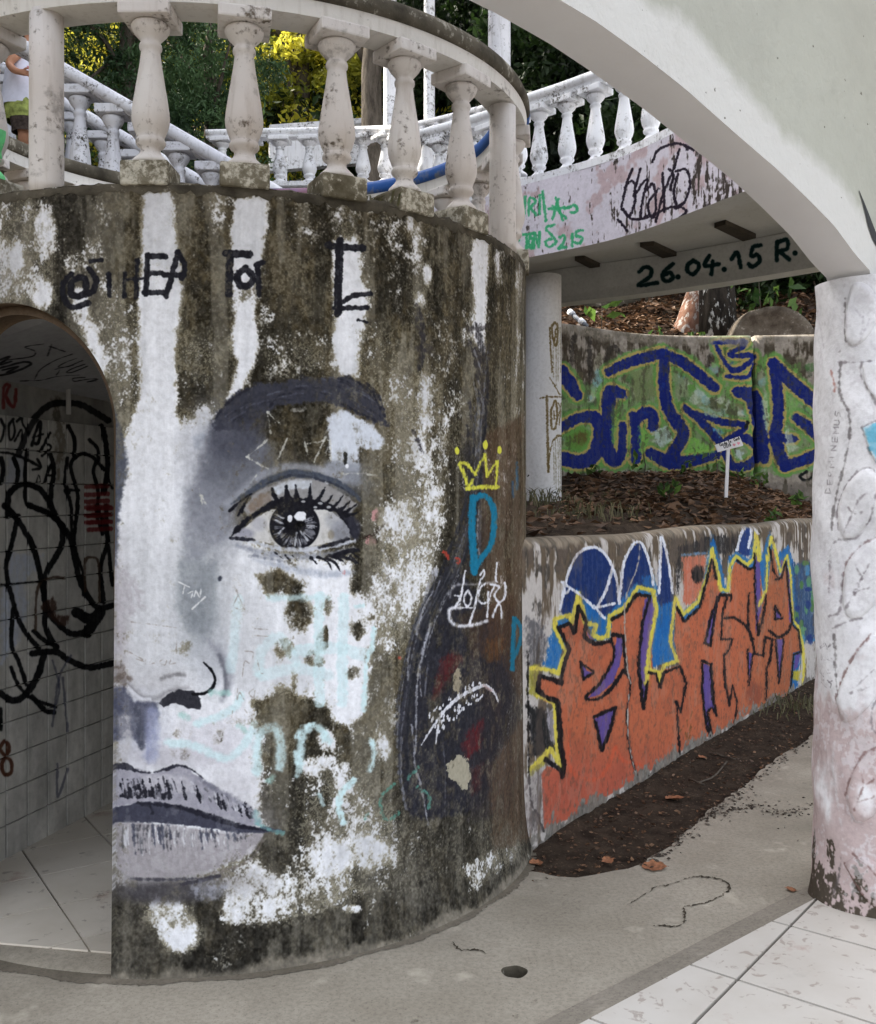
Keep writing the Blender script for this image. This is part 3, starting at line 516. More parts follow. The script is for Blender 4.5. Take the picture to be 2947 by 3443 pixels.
    c.poly(N([(50, 1498), (350, 1508), (600, 1538), (760, 1560), (905, 1562), (870, 1650), (780, 1712), (640, 1762), (480, 1800), (300, 1822), (150, 1812), (60, 1765)]), (158, 153, 157), 12, 8, .15)
    for i in range(95):
        x = 90 + 720 * random.random(); y0 = 1510 + max(0, x - 380) * .11 + random.uniform(0, 40); L = random.uniform(40, 190) * (1 - x / 1100)
        g = random.choice([54, 70, 96, 206, 220, 230, 120, 134]); c.stroke(N([(x, y0, 7 if g < 110 else 5), (x - 4, y0 + L * .5, random.uniform(6, 14)), (x + 2, y0 + L, 3)]), 0, (g, g, g + 6), 5, 5, .4, .75)
    for x, L in ((150, 160), (265, 120), (298, 100), (318, 140), (360, 70), (540, 130), (575, 110), (610, 70), (640, 60), (690, 70), (730, 70), (760, 40)): c.stroke(N([(x, 1512 + max(0, x - 380) * .11, 14), (x + 8, 1540 + L * .4, 13), (x + 16, 1520 + L, 4)]), 0, (70, 72, 86), 5, 6, .2, .9)
    c.stroke(N([(620, 1790), (760, 1750), (850, 1690), (905, 1600)]), 8, (120, 112, 108), 8, 6, .3, .8); c.stroke(N([(800, 1690, 8), (830, 1660, 24), (858, 1630, 8)]), 0, (206, 202, 206), 8, 6, .2, .8)
    c.stroke(N([(140, 1822), (350, 1828), (520, 1822)]), 9, (70, 68, 76), 6, 5, .3, .9); c.stroke(N([(410, 1858, 18), (540, 1834, 26), (650, 1805, 18)]), 0, (64, 62, 70), 6, 5, .1)
    c.blob(*N([(330, 1905)])[0], 150, 36, (70, 68, 74), .9, .75); c.blob(*N([(600, 1890)])[0], 60, 30, (170, 172, 184), .9, .7, .5, .4)
    c.stroke(N([(860, 1498), (960, 1545), (1025, 1556)]), 12, (126, 178, 176), 8, 8, .4, .7); c.stroke(N([(862, 1440), (880, 1490)]), 22, (150, 190, 192), 12, 8, .4, .6)
    # hair and the dark side of the head
    c.poly(D([(905, 1140), (940, 1165), (1000, 1250), (1040, 1290), (1035, 1420), (1010, 1500), (995, 1600), (960, 1640), (870, 1660), (828, 1652), (808, 1560), (803, 1480), (813, 1380), (835, 1280), (865, 1215)]), (42, 42, 50), 22, 16, .1, .97)
    c.poly(D([(985, 1230), (1050, 1230), (1058, 1560), (1030, 1650), (950, 1660), (960, 1500)]), (46, 42, 46), 40, 16, .25, .75)
    c.poly(D([(940, 880), (985, 870), (990, 1150), (930, 1170), (900, 1190), (935, 1060)]), (48, 46, 50), 34, 14, .3, .7)
    c.poly(D([(975, 880), (1060, 840), (1062, 1250), (1055, 1420), (1005, 1310), (975, 1150)]), (84, 62, 46), 30, 16, .35, .6)
    c.poly(D([(990, 1560), (1072, 1430), (1075, 1700), (1000, 1722)]), (98, 78, 62), 30, 16, .4, .7); c.poly(D([(930, 1250), (1040, 1200), (1045, 1320), (960, 1330)]), (80, 58, 44), 30, 14, .4, .6)
    for p, wd, col in (([(560, 0), (600, 300), (640, 600), (630, 850)], 24, (56, 54, 60)), ([(640, -20), (690, 200)], 40, (60, 60, 70)), ([(620, 0), (650, 300), (690, 420)], 9, (140, 142, 150)), ([(590, 20), (620, 260)], 7, (120, 120, 128)), ([(540, 200), (590, 560), (600, 700)], 20, (50, 48, 52)), ([(660, 600), (640, 1000), (640, 1300)], 26, (84, 80, 86)), ([(640, 860), (620, 1100), (650, 1280)], 6, (150, 146, 146)), ([(560, 1100), (480, 1360), (350, 1500), (270, 1700), (160, 2060)], 22, (64, 64, 70)), ([(300, 1380), (250, 1550), (150, 1750)], 22, (176, 178, 190)), ([(330, 1440), (250, 1640), (110, 1880)], 12, (150, 152, 164)), ([(240, 1830), (200, 1960), (160, 2070)], 16, (190, 192, 206))): c.stroke(C6(p), wd / 2.4378, col, 7, 6, .35, .85)
    for p, wd, g in (([(800, 20), (740, 200), (690, 400)], 20, 170), ([(780, 340), (735, 500), (702, 640), (690, 830)], 12, 182), ([(690, 830), (690, 1000), (682, 1150), (722, 1300), (762, 1510)], 10, 160), ([(664, 930), (676, 1050), (684, 1150)], 10, 150), ([(606, 1000), (600, 1200), (632, 1420)], 14, 126), ([(650, 640), (620, 860), (600, 1010)], 8, 110), ([(720, 380), (660, 620), (640, 800)], 10, 60), ([(640, 700), (600, 900), (590, 1100), (600, 1300)], 12, 58), ([(640, 1000), (650, 1200), (690, 1450)], 12, 50), ([(840, 1000), (860, 1200), (856, 1430)], 6, 84), ([(730, 480), (712, 650), (720, 760)], 6, 140), ([(690, 300), (650, 480), (640, 640)], 8, 150), ([(760, 560), (740, 760)], 6, 100)): c.stroke(Mm(p), wd / 1.726, (g, g + 1, g + 10), 4, 5, .4, .85)
    for p, wd in (([(965, 660), (986, 760), (976, 860), (962, 910)], 12), ([(845, 620), (856, 680), (850, 745)], 11), ([(950, 690), (970, 740)], 7), ([(836, 870), (858, 918)], 6), ([(990, 700), (985, 790)], 5)): c.stroke(D(p), wd * 1.66, (48, 46, 49), 8, 10, .35, .85)
    for p, wd in (([(980, 950), (1040, 1050)], 26), ([(1000, 1120), (1070, 1130)], 46), ([(1340, 1000), (1445, 985)], 40), ([(1380, 1130), (1440, 1250)], 36), ([(1390, 1200), (1420, 1400), (1440, 1570)], 50)): c.stroke(B(p), wd / 1.971, (56, 53, 55), 10, 12, .35, .85)
    for p in ([(1370, 1140), (1420, 1280)], [(1370, 1350), (1410, 1560)], [(1400, 1340), (1440, 1560)]): c.stroke(B(p), 5, (150, 150, 156), 4, 5, .4, .7)
    c.poly(Mm([(830, 560), (900, 500), (965, 540), (900, 640), (835, 740), (790, 780), (810, 640)]), (92, 36, 36), 20, 12, .35, .75); c.poly(Mm([(1000, 960), (1080, 900), (1060, 1060), (990, 1130), (960, 1040)]), (104, 34, 38), 24, 12, .35, .7); c.poly(Mm([(1000, 1180), (1080, 1160), (1060, 1300), (1010, 1330)]), (80, 40, 40), 24, 12, .4, .6); c.poly(Mm([(1090, 430), (1200, 420), (1180, 560), (1100, 560)]), (100, 68, 42), 24, 12, .4, .7)
    wr = smooth01((n1 * .45 + n2 * .35 + nst * .2 - .50) / .16) * (.14 + .22 * smooth01((c.X - 1280) / 120)); c.c += (base0 - c.c) * wr[..., None]
    brn = smooth01((n3 * .5 + n1 * .5 - .5) / .2) * smooth01((c.X - 1480) / 80) * smooth01((c.Y - 1500) / 200) * (1 - smooth01((c.Y - 2700) / 150)) * .14; c.c += (np.array((86, 62, 50), np.float32) - c.c) * brn[..., None]
    for i in range(26):
        o = random.uniform(-16, 30); g = random.choice([34, 40, 46, 52, 60, 150, 128, 110, 44]); k0 = random.uniform(0, .55)
        ln = catmull([(985 + o * .3, 690), (968 + o * .5, 860), (950 + o * .6, 1020), (905 + o, 1150), (848 + o, 1270), (815 + o, 1430), (812 + o, 1560), (836 + o, 1660)], 8); a0 = int(len(ln) * k0); a1 = min(len(ln), a0 + random.randint(10, 26)); seg_ = [(x, y, random.uniform(1, 2.2) if g > 90 else random.uniform(2.5, 6)) for x, y in ln[a0:a1]]
        c.stroke(D(seg_), 0, (g, g + 1, g + 7), 5, 6, .35, random.uniform(.5, .9), False)
    # feather
    WH = (224, 224, 232); sp = Mm([(720, 1045, 5), (770, 965, 12), (830, 880, 14), (900, 800, 18), (960, 755, 22), (1040, 715, 22), (1100, 700, 18), (1150, 750, 14), (1170, 806, 3)]); c.stroke(sp, 0, WH, 3, 4, .15); c.stroke(Mm([(832, 880, 8), (815, 960, 10), (804, 1042, 4)]), 0, WH, 3, 4, .15)
    c.stroke(Mm([(1085, 700), (1125, 725)]), 10, (200, 172, 170), 5, 5, .3, .7)
    for i in range(70):
        t = random.random(); x = 790 + 300 * t; y = 925 - 225 * t ** .75 ; sd_ = random.choice([-1, 1]); o = random.uniform(12, 75 - 20 * t); x2 = x + sd_ * o * .45; y2 = y + sd_ * o * .8
        c.stroke(Mm([(x2, y2, 7), (x2 - 3, y2 + random.uniform(8, 20), random.uniform(8, 14))]), 0, WH, 2, 3, 0, .95)
    c.poly(Mm([(868, 1160), (940, 1098), (990, 1130), (1012, 1220), (985, 1300), (955, 1296), (930, 1262), (880, 1232)]), (164, 158, 140), 3, 12); c.poly(Mm([(905, 640), (938, 590), (952, 690), (932, 742), (905, 720)]), (152, 142, 122), 3, 10)
    # crown, letters
    YL = (214, 212, 78)
    for p, wd in (([(545, 700), (520, 610), (482, 515), (530, 505), (612, 600)], 26), ([(605, 595), (686, 432)], 22), ([(686, 432), (706, 612)], 24), ([(706, 612), (745, 545), (786, 490)], 18), ([(788, 490), (776, 700)], 18), ([(540, 712), (660, 704), (792, 700)], 34), ([(560, 690), (585, 640)], 24)): c.stroke(C6(p), wd / 2.4378, YL, 7, 6, .2)
    for x, y, rx, ry in ((458, 405, 18, 32), (690, 355, 20, 40), (806, 400, 18, 32)): q = C6([(x, y)])[0]; c.blob(q[0], q[1], rx / 2.44, ry / 2.44, YL, .3, 1, .3)
    BL = (28, 118, 152); c.stroke(C6([(590, 790), (580, 1000), (592, 1250), (600, 1395)]), 26, BL, 6, 5, .08); c.stroke(C6([(580, 800), (680, 772), (745, 850), (762, 1000), (730, 1180), (655, 1285), (600, 1380)]), 20, BL, 6, 5, .08)
    c.stroke(Mm([(1262, 310), (1252, 450), (1250, 605)]), 16, (32, 110, 138), 5, 5, .15); c.stroke(Mm([(1262, 310), (1302, 370), (1292, 450), (1256, 545)]), 14, (32, 110, 138), 5, 5, .15); c.stroke(C6([(910, 660), (915, 780)]), 8, (50, 90, 130), 6, 6, .3, .7); c.stroke(C6([(948, 500), (950, 720)]), 7, (60, 110, 150), 6, 6, .3, .7)
    T = lambda p, wd=7, op=1, soft=5: c.stroke(C6(p), wd, (228, 228, 236), soft, 4, .05, op)
    T([(438, 1590), (478, 1598), (470, 1640), (440, 1690), (480, 1660)]); T([(522, 1390), (505, 1500), (486, 1610), (440, 1690)]); T([(545, 1552), (515, 1600), (525, 1668), (560, 1670), (575, 1610), (548, 1552)]); T([(650, 1420), (680, 1382), (670, 1440), (640, 1490), (600, 1690)]); T([(690, 1492), (645, 1530), (630, 1610), (660, 1655), (705, 1640), (715, 1560)]); T([(770, 1500), (725, 1600), (703, 1765)], 5); T([(730, 1500), (800, 1518), (765, 1590), (815, 1680), (822, 1775)]); T([(786, 1325), (776, 1450), (792, 1485)], 5); T([(848, 1490), (856, 1540), (840, 1620), (790, 1665), (750, 1765)]); T([(480, 1690), (402, 1702), (394, 1770), (440, 1832), (560, 1838), (700, 1800)], 10, .95, 10); T([(600, 1690), (560, 1826)]); T([(480, 1690), (560, 1690), (600, 1690)], 5); T([(400, 1600), (410, 1540), (470, 1500), (600, 1500), (780, 1480)], 6, .55, 12)
    for p in ([(565, 1270), (500, 1330), (482, 1400), (520, 1482), (590, 1440)], [(705, 1175), (640, 1240)], [(700, 1290), (766, 1345), (760, 1412)], [(390, 1470), (410, 1440)]): c.stroke(Mm(p), 9, (92, 152, 138), 5, 8, .6, .75)
    for p in ([(350, 1230), (385, 1280)], [(460, 1290), (470, 1325)], [(590, 540), (600, 545)]): c.stroke(C6(p) if p[0][0] != 590 else Mm(p), 10, (186, 70, 56), 5, 8, .5, .85)
    # name along the top
    K = (33, 33, 39)
    def S(q, p, wd, cl=True): c.stroke(q(p), wd * 1.25 / q.s, K, 3, 5, .1, 1, cl)
    S(A, [(470, 590), (428, 620), (428, 690), (470, 700), (510, 670), (505, 600), (470, 590)], 32); S(A, [(535, 540), (572, 600), (560, 665), (510, 690)], 30); S(A, [(425, 572), (376, 630), (384, 715), (430, 768), (530, 740)], 27)
    S(A, [(540, 492), (605, 488)], 22); S(A, [(648, 565), (655, 700)], 24); S(A, [(746, 565), (742, 705)], 20); S(A, [(820, 488), (812, 706)], 22); S(A, [(745, 602), (852, 595)], 15)
    S(A, [(880, 455), (870, 690)], 25); S(A, [(880, 463), (988, 465)], 26); S(A, [(880, 570), (966, 562)], 24); S(A, [(862, 680), (982, 680)], 26)
    S(A, [(1060, 440), (1030, 560), (992, 702)], 27); S(A, [(1060, 440), (1102, 520), (1085, 592)], 27); S(A, [(978, 576), (1102, 574)], 25)
    S(A, [(1346, 446), (1492, 452)], 34); S(A, [(1372, 450), (1366, 690)], 36); S(A, [(1465, 535), (1418, 575), (1430, 635), (1478, 640), (1512, 590), (1465, 535)], 33); S(A, [(1536, 510), (1548, 692)], 26); S(A, [(1528, 512), (1575, 500)], 24)
    S(B, [(400, 440), (480, 452), (632, 462)], 38); S(B, [(478, 410), (474, 600), (465, 892)], 44); S(B, [(480, 832), (560, 780), (682, 762)], 26); S(B, [(440, 860), (662, 856)], 26); S(B, [(600, 935), (660, 952)], 14)
    # last thin growth over everything
    k = smooth01((n2 * .4 + n1 * .35 + n5 * .25 - .66) / .08)[..., None] * .42 * smooth01((c.cov - .02) * 4)[..., None]
    c.c += (moss - c.c) * k; c.c += ((nf - .5) * 10)[..., None]
    ft = smooth01((.040 + (n1 - .5) * .05 - zz[:, None]) / .03)[..., None] * .85; c.c = c.c * (1 - ft) + np.array((132, 125, 113), np.float32) * (.8 + .35 * n2[..., None]) * ft
    return c.image('tower_face_colours')
M['tower'] = mat_paint('mossy painted plaster with mural', paint_tower(), .97, .007)
M['tower_back'] = mat_moss('mossy plaster', (58, 52, 40), (110, 104, 88), (206, 204, 198), .54)
M['room_plaster'] = mat_white('room plaster', (206, 204, 200), (84, 78, 70), .64, .75)

DS, DA, DZ = -.535, .432, 1.757                          # doorway: arc position, half width, spring height
def door_z(s):
    d = abs(s - DS)
    return 0 if d >= DA else DZ + math.sqrt(max(0, DA * DA - d * d))
def shell(name, r_of, ph_list, mat, parent, uv=False, zs=None, flip=False):
    v, f, uvs = [], [], []
    for ph in ph_list:
        s = ph * TR; z0 = max(0, door_z(s)) if abs(s - DS) < DA else 0.0
        for k in range(len(zs)):
            z = z0 + (TH - z0) * zs[k]; r = float(r_of(z)); p = tp(ph, r, z); v.append(p); uvs.append(((ph - PH0) / (PH1 - PH0), z / TH))
    m = len(zs)
    for i in range(len(ph_list) - 1):
        for k in range(m - 1):
            q = (i * m + k, (i + 1) * m + k, (i + 1) * m + k + 1, i * m + k + 1); f.append(q[::-1] if flip else q)
    o = obj(name, v, f, mat, parent, True)
    if uv:
        l = o.data.uv_layers.new(name='UVMap'); idx = np.zeros(len(o.data.loops), np.int32); o.data.loops.foreach_get('vertex_index', idx)
        l.data.foreach_set('uv', np.array(uvs, np.float32)[idx].ravel())
    return o
tower = empty('round_tower', (TCX, TCY, 0)); tower_inv = Matrix.Translation((-TCX, -TCY, 0))
tag(tower, 'round mossy plaster tower with a painted grey half face and arched doorway', 'tower')
s0, s1 = DS - DA, DS + DA
dphi = [(DS + DA * math.cos(a)) / TR for a in np.linspace(math.pi, 0, 49)]
dphi[0] += 1e-4; dphi[-1] -= 1e-4
front_phi = list(np.linspace(PH0, s0 / TR, 24)) + dphi + list(np.linspace(s1 / TR, PH1, 150))
zs_f = [0, .004, .01, .02, .03, .045, .07, .1] + list(np.linspace(.13, 1, 60))
M_in = {}
def child_fix(o, root):                                   # keep world place under a moved parent
    o.matrix_parent_inverse = Matrix.Translation(-Vector(root.location)); return o
child_fix(shell('painted_wall', tower_r, front_phi, M['tower'], tower, True, zs_f), tower)
child_fix(shell('rear_wall', tower_r, list(np.linspace(PH1, PH0 + 2 * math.pi, 100)), M['tower_back'], tower, False, zs_f), tower)
child_fix(shell('inner_wall', lambda z: TR - .10, front_phi + list(np.linspace(PH1, PH0 + 2 * math.pi, 60))[1:], M['room_plaster'], tower, False, list(np.linspace(0, 1, 8)), True), tower)
# door reveal: two stepped bands of bare render round the arch
rev = [(s0 / TR, 0.0)] + [(s0 / TR, DZ)] + [((DS + DA * math.cos(a)) / TR, DZ + DA * math.sin(a)) for a in np.linspace(math.pi, 0, 49)][1:-1] + [(s1 / TR, DZ), (s1 / TR, 0.0)]
def reveal(name, ra, rb, off, mat):
    v, f = [], []
    for ph, z in rev:
        s = ph * TR; d = Vector((s - DS, 0)) if z <= DZ else Vector((s - DS, z - DZ)); d = d.normalized() * (DA - off)
        s2 = DS + d.x if z > DZ else DS + math.copysign(DA - off, s - DS); z2 = z if z <= DZ else DZ + d.y
        v += [tp(s2 / TR, ra, z2), tp(s2 / TR, rb, z2)]
    for i in range(len(rev) - 1): f.append((2 * i, 2 * i + 1, 2 * i + 3, 2 * i + 2))
    return v, f
v1, f1 = reveal('a', TR + .0005, TR - .05, 0, None); v2, f2 = reveal('b', TR - .05, TR - .135, .030, None)
n1_ = len(v1); ring = [(2 * i + 1, 2 * i + 3, n1_ + 2 * i + 2, n1_ + 2 * i) for i in range(len(rev) - 1)]
M['reveal'] = mat_concrete('bare render', (148, 128, 106), (116, 98, 80), (70, 58, 46))
child_fix(obj('door_reveal', v1 + v2, f1 + [tuple(i + n1_ for i in q) for q in f2] + ring, M['reveal'], tower, True), tower)
# roof slab of the tower (the landing)
pv = [tp(a, TR - .004, TH) for a in np.linspace(0, 2 * math.pi, 96, endpoint=False)] + [tp(a, TR - .004, TH - .06) for a in np.linspace(0, 2 * math.pi, 96, endpoint=False)]
child_fix(obj('landing_slab', pv, [tuple(range(96)), tuple(range(191, 95, -1))] + [(i, i + 96, (i + 1) % 96 + 96, (i + 1) % 96) for i in range(96)], M['grime'], tower), tower)
# irregular mossy lip along the broken upper edge
v, f = [], []; n = 220
for i in range(n + 1):
    ph = PH0 + (PH1 - PH0) * i / n; a = .002 + .007 * random.random() + (.012 * random.random() if ph > .45 else 0); b = .001 + .004 * random.random()
    v += [tp(ph, TR + .002, TH - .02 - .02 * random.random()), tp(ph, TR + b, TH - .004), tp(ph, TR - .01, TH + a), tp(ph, TR - .10, TH + a * .6), tp(ph, TR - .14, TH - .01)]
for i in range(n):
    for k in range(4): f.append((i * 5 + k, i * 5 + k + 1, (i + 1) * 5 + k + 1, (i + 1) * 5 + k))
child_fix(recalc(obj('crumbling_lip', v, f, M['grime'], tower, True)), tower)
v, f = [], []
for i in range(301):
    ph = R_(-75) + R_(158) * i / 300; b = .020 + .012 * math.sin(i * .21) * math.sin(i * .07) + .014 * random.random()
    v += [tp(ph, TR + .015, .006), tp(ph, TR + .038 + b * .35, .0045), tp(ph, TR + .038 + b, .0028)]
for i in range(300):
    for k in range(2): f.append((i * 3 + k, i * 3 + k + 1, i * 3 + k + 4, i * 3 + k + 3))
child_fix(recalc(obj('dirt_line', v, f, mat_concrete('damp dirt at the wall foot', (128, 120, 108), (104, 97, 85), (76, 69, 59)), tower, True)), tower)  # ragged ring on the path, darker than the concrete around it
# ceiling of the little room, sloping like the underside of a stair
cl = []
for a in np.linspace(0, 2 * math.pi, 60, endpoint=False):
    p = tp(a, TR - .105, 0); u = (p.x + 1.834) * .968 - (p.y - 4.06) * .25; cl.append(Vector((p.x, p.y, min(2.47, 2.03 + max(-.2, u) * .42))))
M_ceil_slot = cl

# ================================================================== THE ROOM INSIDE THE TOWER
W0 = Vector((-1.834, 4.06, 0)); WD = Vector((.25, .968, 0)).normalized(); WN = Vector((WD.y, -WD.x, 0))
def dotmap(u_dir, u0, ul, v_dir, v0, vl):
    def f(m):
        outs = []
        for d, o0, l in ((u_dir, u0, ul), (v_dir, v0, vl)):
            n = m.N.new('ShaderNodeVectorMath'); n.operation = 'DOT_PRODUCT'; m.L.new(m.pos(), n.inputs[0]); n.inputs[1].default_value = d
            outs.append(m.math('DIVIDE', m.math('SUBTRACT', n.outputs['Value'], o0), l))
        cb = m.N.new('ShaderNodeCombineXYZ'); m.L.new(outs[0], cb.inputs[0]); m.L.new(outs[1], cb.inputs[1]); return cb.outputs[0]
    return f
def paint_room():
    L, Hh, k = 2.0, 2.3, 300; a = (np.arange(int(L * k)) + .5) / k - .5; z = (np.arange(int(Hh * k)) + .5) / k
    P = np.zeros((len(z), len(a), 3)); P[..., 0] = W0.x + WD.x * a[None, :]; P[..., 1] = W0.y + WD.y * a[None, :]; P[..., 2] = z[:, None]
    c = Canvas(P, (222, 219, 212)); R1, R2 = ZM(0, 1000, 2.59), ZM(0, 1700, 1.7275)
    c.c *= (1 - .18 * fbm(c.h, c.w, 60, 90, 50, 4))[..., None]
    c.c += ((fbm(c.h, c.w, 12, 40, 51, 4) - .5) * 26)[..., None]
    c.poly(R2([(50, 280), (240, 290), (220, 380), (140, 420), (160, 560), (110, 780), (0, 920), (0, 600)]), (206, 212, 226), 20, 16, .3, .9); c.poly(R1([(60, 1370), (210, 1370), (200, 1600), (60, 1610)]), (186, 190, 200), 16, 16, .3, .8)
    c.poly(R1([(470, 880), (530, 880), (560, 1300), (500, 1600), (480, 1300)]), (120, 112, 98), 16, 20, .4, .7)
    K = (14, 14, 16); st = lambda q, p, wd, col=K, op=.95: c.stroke(q(p), wd / q.s, col, 4, 3, .08, op)
    st(R1, [(150, 1370), (240, 1160), (320, 1040), (420, 950), (520, 920), (700, 930), (820, 990), (950, 1070)], 55, (28, 28, 30), .85)
    for p, wd in (([(110, 1060), (70, 1120), (80, 1240), (120, 1180), (105, 1060)], 22), ([(0, 1060), (30, 1140), (0, 1250)], 22), ([(140, 1080), (180, 1050), (190, 1100), (240, 1180)], 22), ([(120, 1250), (180, 1150), (185, 1250)], 18), ([(270, 1290), (320, 1120), (350, 1090), (330, 1260), (290, 1270)], 26), ([(280, 1220), (370, 1190)], 18), ([(345, 1340), (430, 1180)], 22), ([(360, 1380), (440, 1310), (400, 1270)], 18), ([(0, 1350), (90, 1360), (200, 1400), (340, 1470)], 24), ([(280, 1500), (350, 1480), (320, 1410)], 22), ([(230, 1330), (215, 1500), (215, 1750), (260, 1820), (430, 1880), (500, 1960)], 36), ([(60, 1900), (70, 1720), (150, 1640), (250, 1630), (350, 1680), (420, 1780), (480, 1900), (560, 2040)], 50), ([(0, 1400), (20, 1500), (0, 1620)], 40), ([(110, 1400), (150, 1500), (140, 1600)], 40), ([(310, 1610), (330, 1550), (345, 1600), (320, 1610)], 12), ([(380, 1610), (440, 1460), (470, 1540), (420, 1550)], 26), ([(430, 1370), (460, 1500), (440, 1800), (560, 2060)], 40), ([(590, 1120), (640, 1240), (640, 1380)], 34), ([(770, 1240), (840, 1310), (850, 1420)], 30), ([(590, 1700), (560, 1600), (580, 1400)], 34), ([(890, 1120), (920, 1300), (930, 1500), (900, 1700)], 44), ([(640, 2060), (670, 1750), (640, 1600), (610, 1450), (700, 1365), (800, 1390), (900, 1500)], 32), ([(560, 1680), (610, 1800), (620, 2060)], 28), ([(830, 1430), (810, 1530), (850, 1700), (840, 1900), (890, 2060)], 30), ([(590, 1680), (680, 1680)], 24), ([(930, 1560), (970, 1660)], 20)): st(R1, p, wd)
    for p, wd in (([(20, 0), (80, 60), (180, 220), (230, 400), (260, 560), (260, 700), (320, 830)], 34), ([(100, 60), (60, 240), (30, 360), (60, 520), (120, 700), (220, 830)], 28), ([(70, 600), (60, 800), (100, 900), (150, 1040)], 24), ([(170, 0), (300, 60), (400, 180), (430, 300), (470, 460), (560, 590), (650, 580)], 34), ([(360, 120), (350, 240), (270, 380), (250, 500), (290, 640), (400, 740), (480, 740)], 34), ([(450, 0), (430, 220), (480, 400), (480, 520)], 18), ([(560, 0), (620, 200), (580, 360), (600, 560)], 26), ([(610, 0), (630, 280), (650, 460)], 22), ([(190, 730), (260, 790), (330, 820)], 26), ([(180, 860), (320, 850), (400, 900), (520, 940), (680, 910)], 36), ([(250, 870), (210, 1000), (130, 1110), (60, 1130), (0, 1090)], 40), ([(60, 940), (100, 1040), (180, 1120), (320, 1170)], 22), ([(180, 1110), (260, 1190), (310, 1200)], 30), ([(0, 460), (240, 440)], 10), ([(0, 1180), (0, 1300)], 22), ([(440, 620), (520, 660), (580, 620), (500, 740)], 60)): st(R2, p, wd)
    BR = (82, 48, 34)
    st(R2, [(20, 1370), (-5, 1410), (20, 1450), (60, 1490), (60, 1550), (20, 1560), (5, 1500), (40, 1440), (45, 1390), (20, 1370)], 22, BR); st(R2, [(200, 720), (215, 480), (290, 420), (370, 420)], 16, (70, 52, 40), .8); st(R2, [(490, 500), (490, 330), (530, 300), (570, 340), (575, 560)], 16, (70, 52, 40), .8); c.poly(R2([(220, 580), (310, 530), (330, 640), (400, 640), (390, 700), (320, 690)]), (66, 44, 36), 8, 10, .3, .8)
    RD = (120, 34, 36)
    for y in (20, 60, 100, 140): st(R2, [(510, y), (640, y - 6)], 26, RD, .8)
    for y in (1650, 1720, 1780, 1830, 1900, 1960): st(R1, [(750, y), (930, y - 10)], 40, RD, .75)
    st(R1, [(40, 960), (45, 780), (90, 770), (60, 860), (130, 950), (150, 800)], 30, (150, 52, 52), .85)
    for p in ([(330, 1500), (330, 1690), (390, 1530)], [(300, 900), (340, 1050), (310, 1200)], [(410, 870), (340, 1000), (300, 1280)], [(360, 1000), (390, 1310)]): st(R2, p, 14, (70, 72, 92), .6)
    return c.image('room_wall_colours')
M['room_wall'] = mat_paint('scrawled room wall', paint_room(), .92, .003, .6, 30, map_nodes=dotmap(tuple(WD), W0.dot(WD) - .5, 2.0, (0, 0, 1), 0, 2.3))
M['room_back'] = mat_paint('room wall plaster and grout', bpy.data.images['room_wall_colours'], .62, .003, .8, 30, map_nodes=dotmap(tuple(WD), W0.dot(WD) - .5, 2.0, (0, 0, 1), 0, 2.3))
def paint_ceiling():
    L, k = 2.4, 260; xs = -2.2 + (np.arange(int(L * k)) + .5) / k; ys = 3.1 + (np.arange(int(L * k)) + .5) / k
    P = np.zeros((len(ys), len(xs), 3)); P[..., 0] = xs[None, :]; P[..., 1] = ys[:, None]
    u = (P[..., 0] - W0.x) * .968 - (P[..., 1] - W0.y) * .25; P[..., 2] = np.minimum(2.47, 2.03 + np.maximum(-.2, u) * .42)
    c = Canvas(P, (176, 176, 178)); c.c += ((fbm(c.h, c.w, 80, 80, 60, 4) - .5) * 24)[..., None]; R1 = ZM(0, 1000, 2.59)
    for p, wd in (([(380, 310), (220, 355), (300, 390), (280, 450), (60, 510), (0, 540)], 9), ([(450, 310), (415, 435)], 9), ([(430, 330), (565, 378)], 10), ([(0, 510), (85, 470), (0, 560), (100, 520)], 20), ([(0, 600), (200, 520), (270, 530), (200, 590), (60, 660), (0, 680)], 22), ([(20, 620), (160, 570), (60, 640)], 16), ([(630, 400), (480, 480), (350, 590), (300, 700)], 8), ([(670, 440), (560, 500), (510, 550), (600, 530), (720, 460)], 8), ([(740, 500), (640, 550), (580, 600), (640, 590), (760, 520)], 8), ([(180, 725), (360, 700), (500, 650), (690, 620)], 8), ([(740, 640), (640, 660), (650, 690), (760, 660), (840, 650)], 8), ([(850, 655), (760, 690), (840, 670)], 8), ([(490, 640), (520, 580)], 7), ([(480, 575), (640, 520)], 7)): c.stroke(R1(p), wd / 2.59, (30, 30, 34), 3, 2, .15, .9)
    return c.image('room_ceiling_colours')
M['room_ceiling'] = mat_paint('scrawled sloping ceiling', paint_ceiling(), .92, .003, .8, 30, map_nodes=dotmap((1, 0, 0), -2.2, 2.4, (0, 1, 0), 3.1, 2.4))
cl = [p for p in M_ceil_slot]
child_fix(obj('sloping_ceiling', cl + [p + Vector((0, 0, .05)) for p in cl], [tuple(range(59, -1, -1)), tuple(range(60, 120))], M['room_ceiling'], tower), tower)
